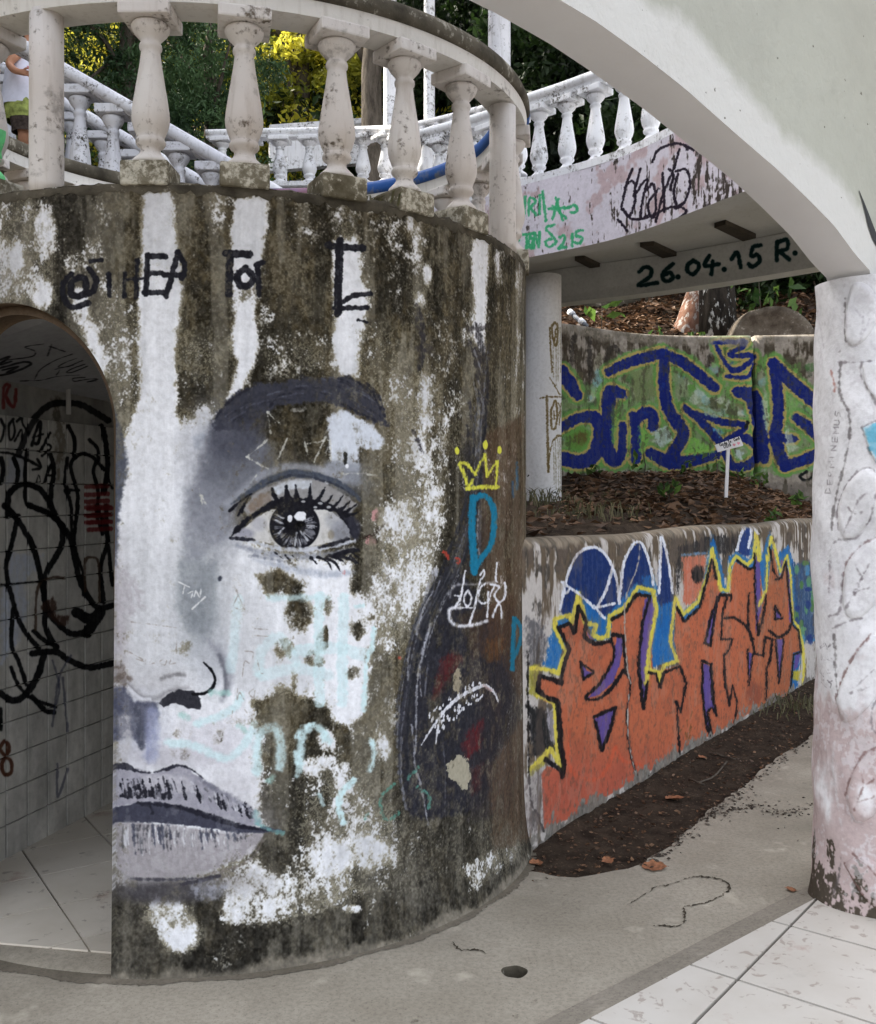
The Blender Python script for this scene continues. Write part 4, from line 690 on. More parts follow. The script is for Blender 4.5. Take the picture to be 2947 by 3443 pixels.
# tiled partition wall
def wpt(a, z, o=0.0): return W0 + WD * a + WN * o + Vector((0, 0, z))
pw = [wpt(-.72, 0, -.006), wpt(1.35, 0, -.006), wpt(1.35, 2.45, -.006), wpt(-.72, 2.45, -.006), wpt(-.72, 0, -.08), wpt(1.35, 0, -.08), wpt(1.35, 2.45, -.08), wpt(-.72, 2.45, -.08)]
twall = obj('tiled_wall', pw, [(0, 1, 2, 3), (7, 6, 5, 4), (3, 2, 6, 7), (1, 5, 6, 2), (4, 0, 3, 7), (0, 4, 5, 1)], M['room_back'])
tag(twall, 'white tiled room wall covered in thick black scrawls inside the doorway', 'wall', kind='structure')
TW, THt = .137, .1445
v, f = box_vf(-TW / 2 + .0055, TW / 2 - .0055, -.004, .004, -THt / 2 + .0030, THt / 2 - .0030)
tme = bevel_me(mesh('wall_tile', v, f), .0012, 1); tme.materials.append(M['room_wall'])
ang = math.atan2(WD.y, WD.x)
for i in range(-4, 10):
    for j in range(13):
        p = wpt(.0337 + TW * (i + .5), THt * (j + .5) + .01, random.uniform(-.0006, .0008))
        o = link('wall_tile', tme, None, twall); o.location = p; o.rotation_euler = (random.uniform(-.004, .004), 0, ang)
# raised skim above the tiles and the little pipe in the corner
v, f = tube_vf([wpt(.42, 1.92, .03), wpt(.42, 2.06, .03), wpt(.46, 2.12, .03), wpt(.8, 2.16, .03), wpt(1.2, 2.2, .03)], .012, 8)
tag(obj('conduit_pipe', v, f, M['room_plaster'], None, True), 'thin painted conduit pipe above the room wall tiles', 'pipe')

# ================================================================== GROUND
def clip_poly(poly, keep):                               # keep: list of (point, inward normal) half planes in plan
    for (px, py), (nx, ny) in keep:
        out = []
        for i in range(len(poly)):
            a, b = poly[i], poly[(i + 1) % len(poly)]; da = (a[0] - px) * nx + (a[1] - py) * ny; db = (b[0] - px) * nx + (b[1] - py) * ny
            if da >= 0: out.append(a)
            if da * db < 0: t = da / (da - db); out.append((a[0] + t * (b[0] - a[0]), a[1] + t * (b[1] - a[1])))
        poly = out
        if len(poly) < 3: return []
    return poly
def prism(poly, z0, z1):
    n = len(poly); v = [(x, y, z0) for x, y in poly] + [(x, y, z1) for x, y in poly]
    return v, [tuple(range(n - 1, -1, -1)), tuple(range(n, 2 * n))] + [(i, (i + 1) % n, (i + 1) % n + n, i + n) for i in range(n)]
v = [(-250, -250, -.35), (250, -250, -.35), (250, 300, -.35), (-250, 300, -.35)]
tag(obj('ground', v, [(0, 1, 2, 3)], M['soil']), kind='structure')
# drain hole position and the soil strip along the graffiti wall
DRN = on_ground(1731, 3268); G0 = Vector((.40, 4.20, 0)); GD = Vector((.578, .816, 0)).normalized(); GN = Vector((GD.y, -GD.x, 0))
# concrete path: one sheet with a real round hole in it
bm = bmesh.new()
outer = [(-9, -6), (12, -6), (12, 3.0), (9.5, 16.4), (5.33, 10.35)]
outer += [tuple((Vector((.8405, 4.052, 0)) + GD * t + GN * (random.uniform(-.010, .010) + .018 * math.sin(t * 4.3) * math.sin(t * 1.7 + 1))).xy) for t in np.linspace(7.6, 0, 160)]
outer += [(.79, 4.02), (.72, 3.995), (.64, 3.955), (.56, 3.925), (.49, 3.935), (.46, 3.95), (.43, 3.975), (.36, 4.0), (.2, 4.2), (-.9, 4.4), (-2.0, 4.0), (-9, 4.0)]
def loop(pts, z=0.0):
    vs = [bm.verts.new((x, y, z)) for x, y in pts]; return [bm.edges.new((vs[i], vs[(i + 1) % len(vs)])) for i in range(len(vs))]
hole = [(DRN.x + .043 * (1 + .05 * math.sin(3 * a)) * math.cos(a), DRN.y + .041 * (1 + .06 * math.cos(5 * a)) * math.sin(a)) for a in np.linspace(0, 2 * math.pi, 36, endpoint=False)]
bmesh.ops.triangle_fill(bm, edges=loop(outer) + loop(hole), use_beauty=True, normal=(0, 0, 1))
me = bpy.data.meshes.new('concrete_path'); bm.to_mesh(me); bm.free()
path = link('concrete_path', me, M['concrete']); tag(path, kind='structure')
for p in me.polygons:
    if p.normal.z < 0: p.flip()
v = [(x, y, .0) for x, y in hole] + [(DRN.x + (x - DRN.x) * .96, DRN.y + (y - DRN.y) * .96, -.05) for x, y in hole] + [(DRN.x + (x - DRN.x) * .9, DRN.y + (y - DRN.y) * .9, -.16) for x, y in hole]
n = len(hole); f = [(i, i + n, (i + 1) % n + n, (i + 1) % n) for i in range(n)] + [(i + n, i + 2 * n, (i + 1) % n + 2 * n, (i + 1) % n + n) for i in range(n)] + [tuple(range(2 * n, 3 * n))]
tag(obj('drain_hole', v, f, M['grime'], None, True), 'round open drain hole sunk in the concrete path', 'drain')
# cracks in the path: shallow dark grooves with their own ragged shape
def crack(name, pts, wd, label, mat):
    p = catmull(pts, 10); v, f = [], []
    for i, q in enumerate(p):
        g = on_ground(q[0] + random.uniform(-4, 4), q[1] + random.uniform(-3, 3)); e = wd * (.15 + .75 * random.random() ** 1.5) * min(1, i / 4, (len(p) - 1 - i) / 4 + .1)
        v += [(g.x - e, g.y - e * .6, .0035), (g.x + e, g.y + e * .6, .0035)]
    for i in range(len(p) - 1): f.append((2 * i, 2 * i + 1, 2 * i + 3, 2 * i + 2))
    tag(obj(name, v, f, mat), label, 'crack')
M['crack'] = mat_concrete('dirt filled crack', (84, 76, 64), (58, 52, 44), (40, 36, 30))
Q5 = ZM(1700, 2300, 1.4226)
crack('path_crack', Q5([(580, 1062), (640, 1030), (720, 975), (780, 965), (850, 940), (920, 925), (990, 930), (1050, 945), (1072, 985), (1030, 1020), (960, 1050), (900, 1062), (850, 1070)]), .010, 'long looping crack in the concrete path before the leaf column', M['crack'])
crack('path_crack', Q5([(850, 1070), (862, 1110), (850, 1150), (810, 1165), (760, 1160), (700, 1160)]), .009, 'short hooked crack trailing from the end of the looping crack', M['crack'])
Q4 = ZM(900, 2700, 1.774)
crack('path_crack', Q4([(1100, 835), (1150, 880), (1250, 880), (1310, 905)]), .008, 'small crack in the path between tower and drain hole', M['crack'])
# soil strip
def grid_sheet(name, fn, nu, nv, mat, **kw):
    v, f = [], []
    for i in range(nu + 1):
        for j in range(nv + 1): v.append(fn(i / nu, j / nv))
    for i in range(nu):
        for j in range(nv): a = i * (nv + 1) + j; f.append((a, a + 1, a + nv + 2, a + nv + 1))
    o = obj(name, v, f, mat, None, True)
    return recalc(o)
def strip(u, t):
    p = G0 + GD * (-.30 + 8.2 * u) + GN * (-.03 + .56 * t); z = -.022 + .012 * random.random() + .07 * max(0, .75 - t) ** 1.3 * min(1, u * 14)
    return (p.x, p.y, z)
tag(grid_sheet('soil_strip', strip, 220, 16, M['soil']), kind='structure')

# tiled porch floor on the right, cut along a straight edge
E0 = on_ground(1974, 3432, .02); E1 = on_ground(2740, 3024, .02); ED = (E1 - E0).normalized(); EN = Vector((ED.y, -ED.x, 0))
T1 = on_ground(2480, 3300, .02); T2 = on_ground(2656, 3121, .02); TDv = (T2 - T1).normalized(); TDu = Vector((TDv.y, -TDv.x, 0)); TS = .487
fl = [(E0 - ED * 6).xy, (E0 + ED * 6).xy, (E0 + ED * 6 + EN * 6).xy, (E0 - ED * 6 + EN * 6).xy]
v, f = prism([tuple(p) for p in fl][::-1], -.05, .012); tfl = tag(obj('porch_floor', v, f, M['grout']), kind='structure')
full = None
for i in range(-8, 8):
    for j in range(-12, 10):
        c0 = T1 + TDu * (TS * i) + TDv * (TS * j); g = .0055
        q = [c0 + TDu * g + TDv * g, c0 + TDu * (TS - g) + TDv * g, c0 + TDu * (TS - g) + TDv * (TS - g), c0 + TDu * g + TDv * (TS - g)]
        cen = c0 + (TDu + TDv) * TS / 2
        if cen.y < 1.2 or cen.y > 6.5 or (cen - E0).dot(EN) > 2.6: continue
        pl = clip_poly([tuple((p - c0).xy) for p in q], [(tuple((E0 + EN * .004 - c0).xy), tuple(EN.xy))])
        if len(pl) < 3: continue
        a = sum(pl[k][0] * pl[(k + 1) % len(pl)][1] - pl[(k + 1) % len(pl)][0] * pl[k][1] for k in range(len(pl)))
        if a < 0: pl = pl[::-1]
        if abs(a) / 2 > (TS - 2 * g) ** 2 * .999 and full is not None: o = link('floor_tile', full, None, tfl)
        else:
            vv, ff = prism(pl, 0, .0125); me = mesh('floor_tile', vv, ff); me.materials.append(M['tile'])
            if abs(a) / 2 > (TS - 2 * g) ** 2 * .999: full = me
            o = link('floor_tile', me, None, tfl)
        o.location = (c0.x, c0.y, .0125 + random.uniform(0, .0006))
# concrete edging beside it
ep = [E0 - ED * 6 - EN * .002, E0 + ED * 6 - EN * .002, E0 + ED * 6 - EN * .10, E0 - ED * 6 - EN * .10]
v = [(p.x, p.y, z) for p, z in zip(ep, (.019, .019, .004, .004))] + [(ep[0].x, ep[0].y, -.02), (ep[1].x, ep[1].y, -.02)]
tag(recalc(obj('path_edging', v, [(0, 1, 2, 3), (0, 4, 5, 1)], M['concrete_strip'])), kind='structure')

# tiled floor of the little room
CH0 = on_ground(0, 3176, .01); CH1 = on_ground(389, 3209, .01); CHN = Vector((-(CH1 - CH0).y, (CH1 - CH0).x, 0)).normalized()
RA = on_ground(276, 3162, .012); RB = on_ground(200, 3049, .012); RV = (RB - RA).normalized(); RU = Vector((RV.y, -RV.x, 0)); RS = .335
circ = [(tp(a, TR - .10, 0), -Vector((math.sin(a), -math.cos(a), 0))) for a in np.linspace(0, 2 * math.pi, 40, endpoint=False)]
v, f = prism([tuple(p.xy) for p, _ in [(tp(a, TR - .02, 0), 0) for a in np.linspace(0, 2 * math.pi, 60, endpoint=False)]], -.02, .006); rfl = tag(obj('room_floor', v, f, M['grout']), kind='structure')
for i in range(-9, 10):
    for j in range(-9, 10):
        c0 = RA + RU * (RS * i) + RV * (RS * j); g = .004
        q = [c0 + RU * g + RV * g, c0 + RU * (RS - g) + RV * g, c0 + RU * (RS - g) + RV * (RS - g), c0 + RU * g + RV * (RS - g)]
        rim = [(tuple((tp(a, TR - .035, 0) - c0).xy), (-math.sin(a), math.cos(a))) for a in np.linspace(0, 2 * math.pi, 40, endpoint=False)]
        pl = clip_poly([tuple((p - c0).xy) for p in q], rim + [(tuple((W0 - c0).xy), tuple(WN.xy)), (tuple((CH0 - c0).xy), tuple(CHN.xy))])
        if len(pl) < 3: continue
        a = sum(pl[k][0] * pl[(k + 1) % len(pl)][1] - pl[(k + 1) % len(pl)][0] * pl[k][1] for k in range(len(pl)))
        if abs(a) < .002: continue
        if a < 0: pl = pl[::-1]
        vv, ff = prism(pl, 0, .012); o = obj('floor_tile', vv, ff, M['room_tile'], rfl); o.location = (c0.x, c0.y, .004 + random.uniform(0, .0006))
# door sill: concrete threshold under the opening
v, f = [], []
for i, ph in enumerate(np.linspace(s0 / TR, s1 / TR, 24)):
    v += [tp(ph, TR + .035, .0015), tp(ph, TR + .01, .007), tp(ph, TR - .03, .010), tp(ph, TR - .36, .010)]
for i in range(23):
    for k in range(3): f.append((i * 4 + k, i * 4 + k + 1, (i + 1) * 4 + k + 1, (i + 1) * 4 + k))
child_fix(recalc(obj('door_sill', v, f, M['concrete'], tower, True)), tower)

# ================================================================== BALUSTERS AND RAILS
BPROF = [(.062, 0), (.063, .008), (.060, .016), (.052, .024), (.040, .036), (.033, .048), (.035, .060), (.046, .068), (.0505, .075), (.051, .082), (.048, .090), (.045, .096), (.050, .108), (.058, .128), (.0635, .150), (.0645, .168), (.0625, .190), (.058, .222), (.0515, .262), (.0445, .306), (.0375, .350), (.0335, .382), (.0325, .396), (.0380, .402), (.0392, .410), (.0375, .418), (.0325, .422), (.0335, .430), (.044, .442), (.056, .455), (.0635, .468), (.0660, .478), (.062, .486), (.055, .489)]
def baluster_mesh(name, seg, mat, prof=BPROF, k=1.0, cap=.088, caph=.045):
    v, f = lathe_vf([(r * k, z * k) for r, z in prof], seg); n = len(v)
    v2, f2 = box_vf(-cap * k, cap * k, -cap * k, cap * k, .4895 * k, (.489 + caph) * k)
    bv = mesh('t', v2, f2); bevel_me(bv, .007 * k, 2)
    v2 = [tuple(p.co) for p in bv.vertices]; f2 = [tuple(p.vertices) for p in bv.polygons]; bpy.data.meshes.remove(bv)
    me = mesh(name, v + v2, f + [tuple(i + n for i in q) for q in f2]); me.materials.append(mat)
    me.polygons.foreach_set('use_smooth', [len(p.vertices) == 4 and i < len(f) for i, p in enumerate(me.polygons)])
    return me
BAL = baluster_mesh('baluster', 32, M['baluster'])
pv_, pf_ = box_vf(-.082, .082, -.082, .082, -.085, 0.0); PED = bevel_me(mesh('pedestal', pv_, pf_), .010, 2); PED.materials.append(M['pedestal'])
RB_, RZ = 1.272, 3.142
balus = empty('tower_balustrade', (TCX, TCY, TH)); tag(balus, 'curved white balustrade with bulging balusters on top of the painted tower', 'balustrade')
def ring_rise(a): return .075 * (1 - math.cos(a)) / 2
def arc(r, z, a0, a1, n): return [(tp(a, r, z + ring_rise(a)), Vector((math.sin(a), -math.cos(a), 0))) for a in np.linspace(a0, a1, n)]
capP = [(-.072, .054), (-.080, .060), (-.084, .078), (-.083, .100), (-.074, .120), (-.055, .130), (0, .134), (.055, .130), (.074, .120), (.083, .100), (.084, .078), (.080, .060), (.072, .054)]
v, f = sweep_vf(arc(RB_, RZ, R_(-100), R_(84), 120), capP[::-1]); child_fix(recalc(obj('rail_cap', v, f, M['rail_top'], balus, True)), balus)
v, f = sweep_vf(arc(RB_, RZ, R_(84), R_(166), 70), capP[::-1]); bcap = child_fix(recalc(obj('rail_cap', v, f, M['blue'], balus, True)), balus); bcap['label'] = 'worn blue stretch of the tower rail'
v, f = sweep_vf(arc(RB_, RZ, R_(166), R_(186), 20), capP[::-1]); child_fix(recalc(obj('rail_cap', v, f, M['red_rail'], balus, True)), balus)
v, f = sweep_vf(arc(RB_, RZ, R_(186), R_(262), 60), capP[::-1]); child_fix(recalc(obj('rail_cap', v, f, M['grime'], balus, True)), balus)
v, f = sweep_vf(arc(RB_, RZ, R_(-100), R_(262), 220), [(-.066, .001), (.066, .001), (.070, .058), (-.070, .058)]); child_fix(recalc(obj('rail_beam', v, f, M['rail_under'], balus, False)), balus)
POSTS = [-16.6, 69.5]
front = [-45, -29.0, -.4, 13.3, 27.6, 40.0, 53.8, 84.5, 101, 115.5, 130, 144.5, 159, 173.5, 188, 202.5, 217, 231.5, 246, 260.5]
M['green_spray'] = None
for a in front:
    ar = R_(a); b = link('baluster', BAL, None, balus); b.location = tp(ar, RB_, TH + .078); b.rotation_euler = (0, 0, ar + random.uniform(-.02, .02)); kx = .97 * random.uniform(.975, 1.025); b.scale = (kx, kx, .953 + ring_rise(ar) / .53); child_fix(b, balus)
    p = link('pedestal', PED, None, b); p.location = (0, 0, random.uniform(-.004, 0)); p.scale = (1, 1, 1)
v, f = lathe_vf([(.057, TH - .002), (.0555, TH + .03), (.055, 2.9), (.0545, RZ + .012)], 28)
for a in POSTS:
    q = tp(R_(a), RB_ + .015, 0); o = obj('rail_post', [(x + q.x, y + q.y, z) for x, y, z in v], f, M['baluster'], balus, True); child_fix(o, balus)
# green spray on the left-most baluster in view, as a thin skin of paint on its belly
def paint_skin(name, prof, z0, z1, a0, a1, mat, off=.0015):
    v, f = [], []; zs = np.linspace(z0, z1, 16); an = np.linspace(a0, a1, 12); pr = np.array(prof)
    for z in zs:
        r = np.interp(z, pr[:, 1], pr[:, 0]) + off
        for a in an: v.append((r * math.cos(a), r * math.sin(a), z))
    for i in range(15):
        for k in range(11): j = i * 12 + k; f.append((j, j + 1, j + 13, j + 12))
    return v, f
M['green'] = mat_plain('green spray paint', (112, 214, 140), .6, .3)
v, f = paint_skin('g', BPROF, .0, .17, R_(-110), R_(-10), M['green']); c0 = tp(R_(-29.0), RB_, TH + .078)
o = obj('green_paint', [(x + c0.x, y + c0.y, z + c0.z) for x, y, z in v], f, M['green'], balus, True); child_fix(o, balus)

# generic straight or curved balustrade along a path in plan: points (x, y, z of rail top)
BAL_W = baluster_mesh('baluster', 20, M['bright_white']); BAL_S = baluster_mesh('baluster', 24, M['stair_white'])
def balustrade(name, label, pts, spacing, me, mat, h=.65, group=None, cap_mat=None, base=True, offset=0.0, xs=None, thick=1.0, fat=None):
    P = catmull(pts, 12) if len(pts) > 2 else np.array([np.array(pts[0]) * (1 - t) + np.array(pts[1]) * t for t in np.linspace(0, 1, 24)])
    root = empty(name, tuple(P[0] - np.array([0, 0, h]))); tag(root, label, 'balustrade', group)
    path = []
    for i in range(len(P)):
        d = P[min(i + 1, len(P) - 1)] - P[max(i - 1, 0)]; o = Vector((d[1], -d[0], 0)).normalized(); path.append((Vector(P[i]), o))
    up = [(p - Vector((0, 0, .10)), o) for p, o in path]
    cp = [(a_ * thick ** .5, .10 + (b_ - .10) * thick) for a_, b_ in ((-.070, .026), (-.085, .035), (-.093, .055), (-.088, .08), (-.06, .097), (0, .10), (.06, .097), (.088, .08), (.093, .055), (.085, .035), (.070, .026))]
    v, f = sweep_vf(up, cp[::-1]); child_fix(recalc(obj('rail_cap', v, f, cap_mat or mat, root, True)), root)
    v, f = sweep_vf(up, [(-.066, -.004), (.066, -.004), (.070, .0265), (-.070, .0265)]); child_fix(recalc(obj('rail_beam', v, f, mat, root)), root)
    if base:
        lo = [(p - Vector((0, 0, h)), o) for p, o in path]; v, f = sweep_vf(lo, [(-.085, 0), (.085, 0), (.085, .05), (-.085, .05)]); child_fix(recalc(obj('base_rail', v, f, mat, root)), root)
    seg = np.hypot(np.diff(P[:, 0]), np.diff(P[:, 1])); cum = np.concatenate([[0], np.cumsum(seg)]); k = (h - .10 - .05 - .004) / .534
    s = offset or spacing * .5
    while s < cum[-1]:
        q = [np.interp(s, cum, P[:, j]) for j in range(3)]; j = min(np.searchsorted(cum, s), len(path) - 1); o = path[j][1]
        s += spacing
        if xs and not (xs[0] < q[0] < xs[1]): continue
        b = link('baluster', me, None, root); b.location = (q[0], q[1], q[2] - h + .05); b.rotation_euler = (0, 0, math.atan2(o.y, o.x)); kx = fat or min(1.05, k + .05); b.scale = (kx, kx, k); child_fix(b, root)
    return root

# ================================================================== FOOTBRIDGE
NB = [(-.15, 7.45), (.30, 7.12), (.598, 6.80), (1.176, 6.23), (1.63, 5.38), (2.05, 4.45), (2.5, 3.2)]
FB = [(.35, 9.0), (.70, 8.70), (1.07, 8.36), (1.85, 7.85), (2.74, 7.05), (3.5, 6.1), (4.2, 4.9)]
BZ0, BZ1 = 3.206, 3.722
NBc, FBc = catmull(NB, 12), catmull(FB, 12)
bridge = empty('footbridge', (.6, 6.8, 0)); tag(bridge, 'curved white footbridge crossing above the planted bed with spray tags on its side', 'footbridge')
def ribbon(line, z0, z1, off=0.0):
    v = []
    for i in range(len(line)):
        d = line[min(i + 1, len(line) - 1)] - line[max(i - 1, 0)]; d /= np.linalg.norm(d); n = np.array([d[1], -d[0]]); p = line[i] + n * off
        v.append(((p[0], p[1], z0), (p[0], p[1], z1)))
    return v
def len_along(line): return np.concatenate([[0], np.cumsum(np.hypot(*np.diff(line, axis=0).T))])
def face_canvas(line, z0, z1, ppm, base):
    L = len_along(line); s = (np.arange(int(L[-1] * ppm)) + .5) / ppm; z = z0 + (np.arange(int((z1 - z0) * ppm)) + .5) / ppm
    P = np.zeros((len(z), len(s), 3)); P[..., 0] = np.interp(s, L, line[:, 0])[None]; P[..., 1] = np.interp(s, L, line[:, 1])[None]; P[..., 2] = z[:, None]
    return Canvas(P, base)
def beam_obj(name, line, z0, z1, thick, paint_mat, plain_mat, parent, side=1):
    L = len_along(line); A = ribbon(line, z0, z1); Bk = ribbon(line, z0, z1, -thick * side); v, f, uv = [], [], []
    for i in range(len(line)): v += [A[i][0], A[i][1], Bk[i][0], Bk[i][1]]
    f1, f2 = [], []
    for i in range(len(line) - 1):
        a, b = 4 * i, 4 * i + 4; f1.append((a, b, b + 1, a + 1)); f2 += [(a + 2, a + 3, b + 3, b + 2), (a, a + 2, b + 2, b), (a + 1, b + 1, b + 3, a + 3)]
    f2 += [(0, 1, 3, 2), tuple(len(v) - 4 + q for q in (0, 2, 3, 1))]
    me = mesh(name, v, f1 + f2); me.materials.append(paint_mat); me.materials.append(plain_mat)
    l = me.uv_layers.new(name='UVMap')
    for p in me.polygons:
        p.material_index = 0 if p.index < len(f1) else 1
        for li in p.loop_indices: vi = me.loops[li].vertex_index; l.data[li].uv = (L[vi // 4] / L[-1], (v[vi][2] - z0) / (z1 - z0))
    o = link(name, me, None, parent); return child_fix(o, parent) if parent else o
def paint_fascia():
    c = face_canvas(NBc, BZ0, BZ1, 420, (222, 216, 226)); J = ZM(1650, 0, 1.368); h, w_ = c.h, c.w
    c.cov = np.full((h, w_), .12, np.float32)
    for x in (215, 355, 460, 575, 715, 830, 950, 1060):
        c.cline(J([(x, 560), (x + 5, 800), (x + 10, 1150)]), random.uniform(10, 26), random.uniform(.38, .62), 26)
    c.cpoly(J([(900, 700), (1120, 820), (1200, 950), (950, 980)]), .55, 40); c.cpoly(J([(560, 980), (720, 980), (720, 1100), (560, 1110)]), .4, 50)
    n1 = fbm(h, w_, 10, 70, 71, 4, .65); n2 = fbm(h, w_, 8, 9, 72, 3); n3 = fbm(h, w_, 50, 60, 73, 4)
    mk = smooth01((c.cov + (n1 - .5) * .7 + (n2 - .5) * .3 - .42) / .2)[..., None]
    c.c = c.c * (1 - .08 * n3)[..., None] + (np.array((196, 160, 158)) - c.c) * (smooth01((n3 - .62) * 5) * .5)[..., None]
    c.c = (c.c * (1 - mk) + np.array((70, 62, 58)) * mk).astype(np.float32)
    GR = (62, 172, 116); g = lambda p, wd=13: c.stroke(J(p), wd / 1.368, GR, 4, 4, .1, .95)
    for p in ([(112, 1000), (110, 915), (150, 1000), (160, 905)], [(176, 990), (180, 915), (208, 925), (186, 955), (212, 990)], [(226, 900), (226, 985)], [(240, 880), (252, 990), (255, 1015)], [(300, 912), (332, 1012)], [(268, 960), (342, 955)], [(312, 916), (286, 1006)], [(288, 948), (346, 1002)], [(340, 962), (388, 944), (396, 974), (368, 976)], [(132, 1105), (104, 1128), (132, 1152)], [(146, 1082), (196, 1074)], [(166, 1080), (166, 1142)], [(183, 1085), (176, 1115), (186, 1140), (194, 1110), (183, 1085)], [(200, 1140), (204, 1072), (222, 1136), (226, 1068)], [(292, 1034), (256, 1050), (290, 1092), (300, 1116), (268, 1136), (254, 1112), (280, 1096)], [(318, 1092), (340, 1084), (334, 1120), (314, 1142), (346, 1136)], [(376, 1078), (376, 1132)], [(422, 1060), (396, 1064), (396, 1086), (422, 1092), (414, 1116), (390, 1116)]): g(p)
    k = lambda p, wd=12: c.stroke(J(p), wd / 1.368, (36, 28, 40), 3, 4, .08)
    for p in ([(745, 745), (772, 690), (860, 660), (935, 690)], [(900, 670), (905, 690)], [(620, 862), (652, 778)], [(602, 955), (628, 850), (660, 840), (666, 920), (640, 992), (610, 960)], [(690, 775), (660, 900), (700, 840), (722, 830), (704, 900), (692, 1000), (724, 990)], [(722, 870), (750, 850), (762, 960), (742, 1002), (724, 940), (772, 868)], [(868, 688), (842, 780), (792, 900), (760, 1020)], [(792, 796), (800, 972)], [(822, 778), (842, 800), (828, 872)], [(850, 790), (900, 780), (918, 850), (892, 930), (860, 952), (844, 880), (862, 800)], [(604, 960), (650, 1006), (722, 1000), (800, 962), (862, 950), (902, 972), (872, 1002)], [(588, 1010), (626, 1058)], [(850, 960), (890, 930)]): k(p)
    return c.image('bridge_side_colours')
M['bridge_side'] = mat_paint('streaked white bridge side', paint_fascia(), .94, .004)
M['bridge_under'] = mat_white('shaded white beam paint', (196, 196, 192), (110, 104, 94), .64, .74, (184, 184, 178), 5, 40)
def paint_beam():
    c = face_canvas(FBc, BZ0, 3.50, 300, (196, 197, 193)); Hh = ZM(1700, 800, 1.4226); c.c += ((fbm(c.h, c.w, 60, 60, 80, 4) - .5) * 16)[..., None]
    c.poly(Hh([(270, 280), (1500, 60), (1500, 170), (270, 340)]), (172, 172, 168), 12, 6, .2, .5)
    k = lambda p, wd=20: c.stroke(Hh(p), wd / 1.4226, (14, 40, 42), 5, 3, 0, .97)
    for p in ([(640, 162), (668, 140), (697, 150), (690, 185), (638, 226), (728, 214)], [(802, 124), (770, 150), (750, 186), (772, 207), (802, 190), (786, 166), (758, 178)], [(898, 108), (874, 128), (872, 158), (898, 173), (922, 150), (924, 124), (898, 108)], [(976, 84), (954, 132), (1022, 124)], [(992, 112), (986, 172)], [(1082, 100), (1110, 70), (1126, 142)], [(1222, 34), (1186, 44), (1176, 86), (1206, 80), (1216, 110), (1182, 136), (1164, 126)], [(1300, 20), (1298, 106)], [(1300, 20), (1346, 8), (1348, 50), (1304, 62)], [(1308, 62), (1358, 102)]): k(p)
    for x, y in ((826, 186), (1047, 150), (1386, 72)): q = Hh([(x, y)])[0]; c.blob(q[0], q[1], 9, 9, (14, 40, 42), .5)
    return c.image('beam_colours')
M['beam_side'] = mat_paint('lettered beam', paint_beam(), .94, .003)
beam_obj('side_beam', NBc, BZ0, BZ1, .17, M['bridge_side'], M['bridge_under'], bridge)
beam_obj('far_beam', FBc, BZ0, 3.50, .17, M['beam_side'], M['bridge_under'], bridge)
v, f = [], []                                             # deck slab between the beams
m = len(NBc)
for i in range(m):
    a, b = NBc[i], FBc[i]
    for z in (3.505, 3.66): v += [(a[0] - .0, a[1] + .06, z), (b[0], b[1] + .17, z)]
for i in range(m - 1):
    a, b = 4 * i, 4 * i + 4; f += [(a, a + 1, b + 1, b), (a + 2, b + 2, b + 3, a + 3), (a, b, b + 2, a + 2), (a + 1, a + 3, b + 3, b + 1)]
child_fix(recalc(obj('deck', v, f, M['bridge_under'], bridge)), bridge)
J = ZM(1650, 0, 1.368); M['slot'] = mat_plain('dark timber insert', (62, 56, 48), .9)  # dark boxes stand in for the shadowed gaps in the soffit
for q in ([(388, 1187), (432, 1183), (532, 1230), (486, 1238)], [(688, 1123), (752, 1117), (862, 1168), (800, 1180)], [(1030, 1034), (1082, 1019), (1222, 1083), (1162, 1098)]):
    pts = [on_ground(x, y, 3.49) for x, y in J(q)]; vv, ff = prism([tuple(p.xy) for p in pts], 3.47, 3.51); child_fix(recalc(obj('soffit_batten', vv, ff, M['slot'], bridge)), bridge)
def zline(line, z, off): 
    r = ribbon(line, 0, z, off); return [p[1] for p in r][::6]
balustrade('bridge_balustrade', 'white balustrade along the near edge of the footbridge', zline(NBc, 4.372, -.085), .235, BAL_W, M['bright_white'], .65, None, M['bright_white'], True, offset=.14)
balustrade('bridge_balustrade', 'white balustrade along the far edge of the footbridge, low behind the near one', zline(FBc, 4.33, -.085), .25, BAL_W, M['bright_white'], .65)
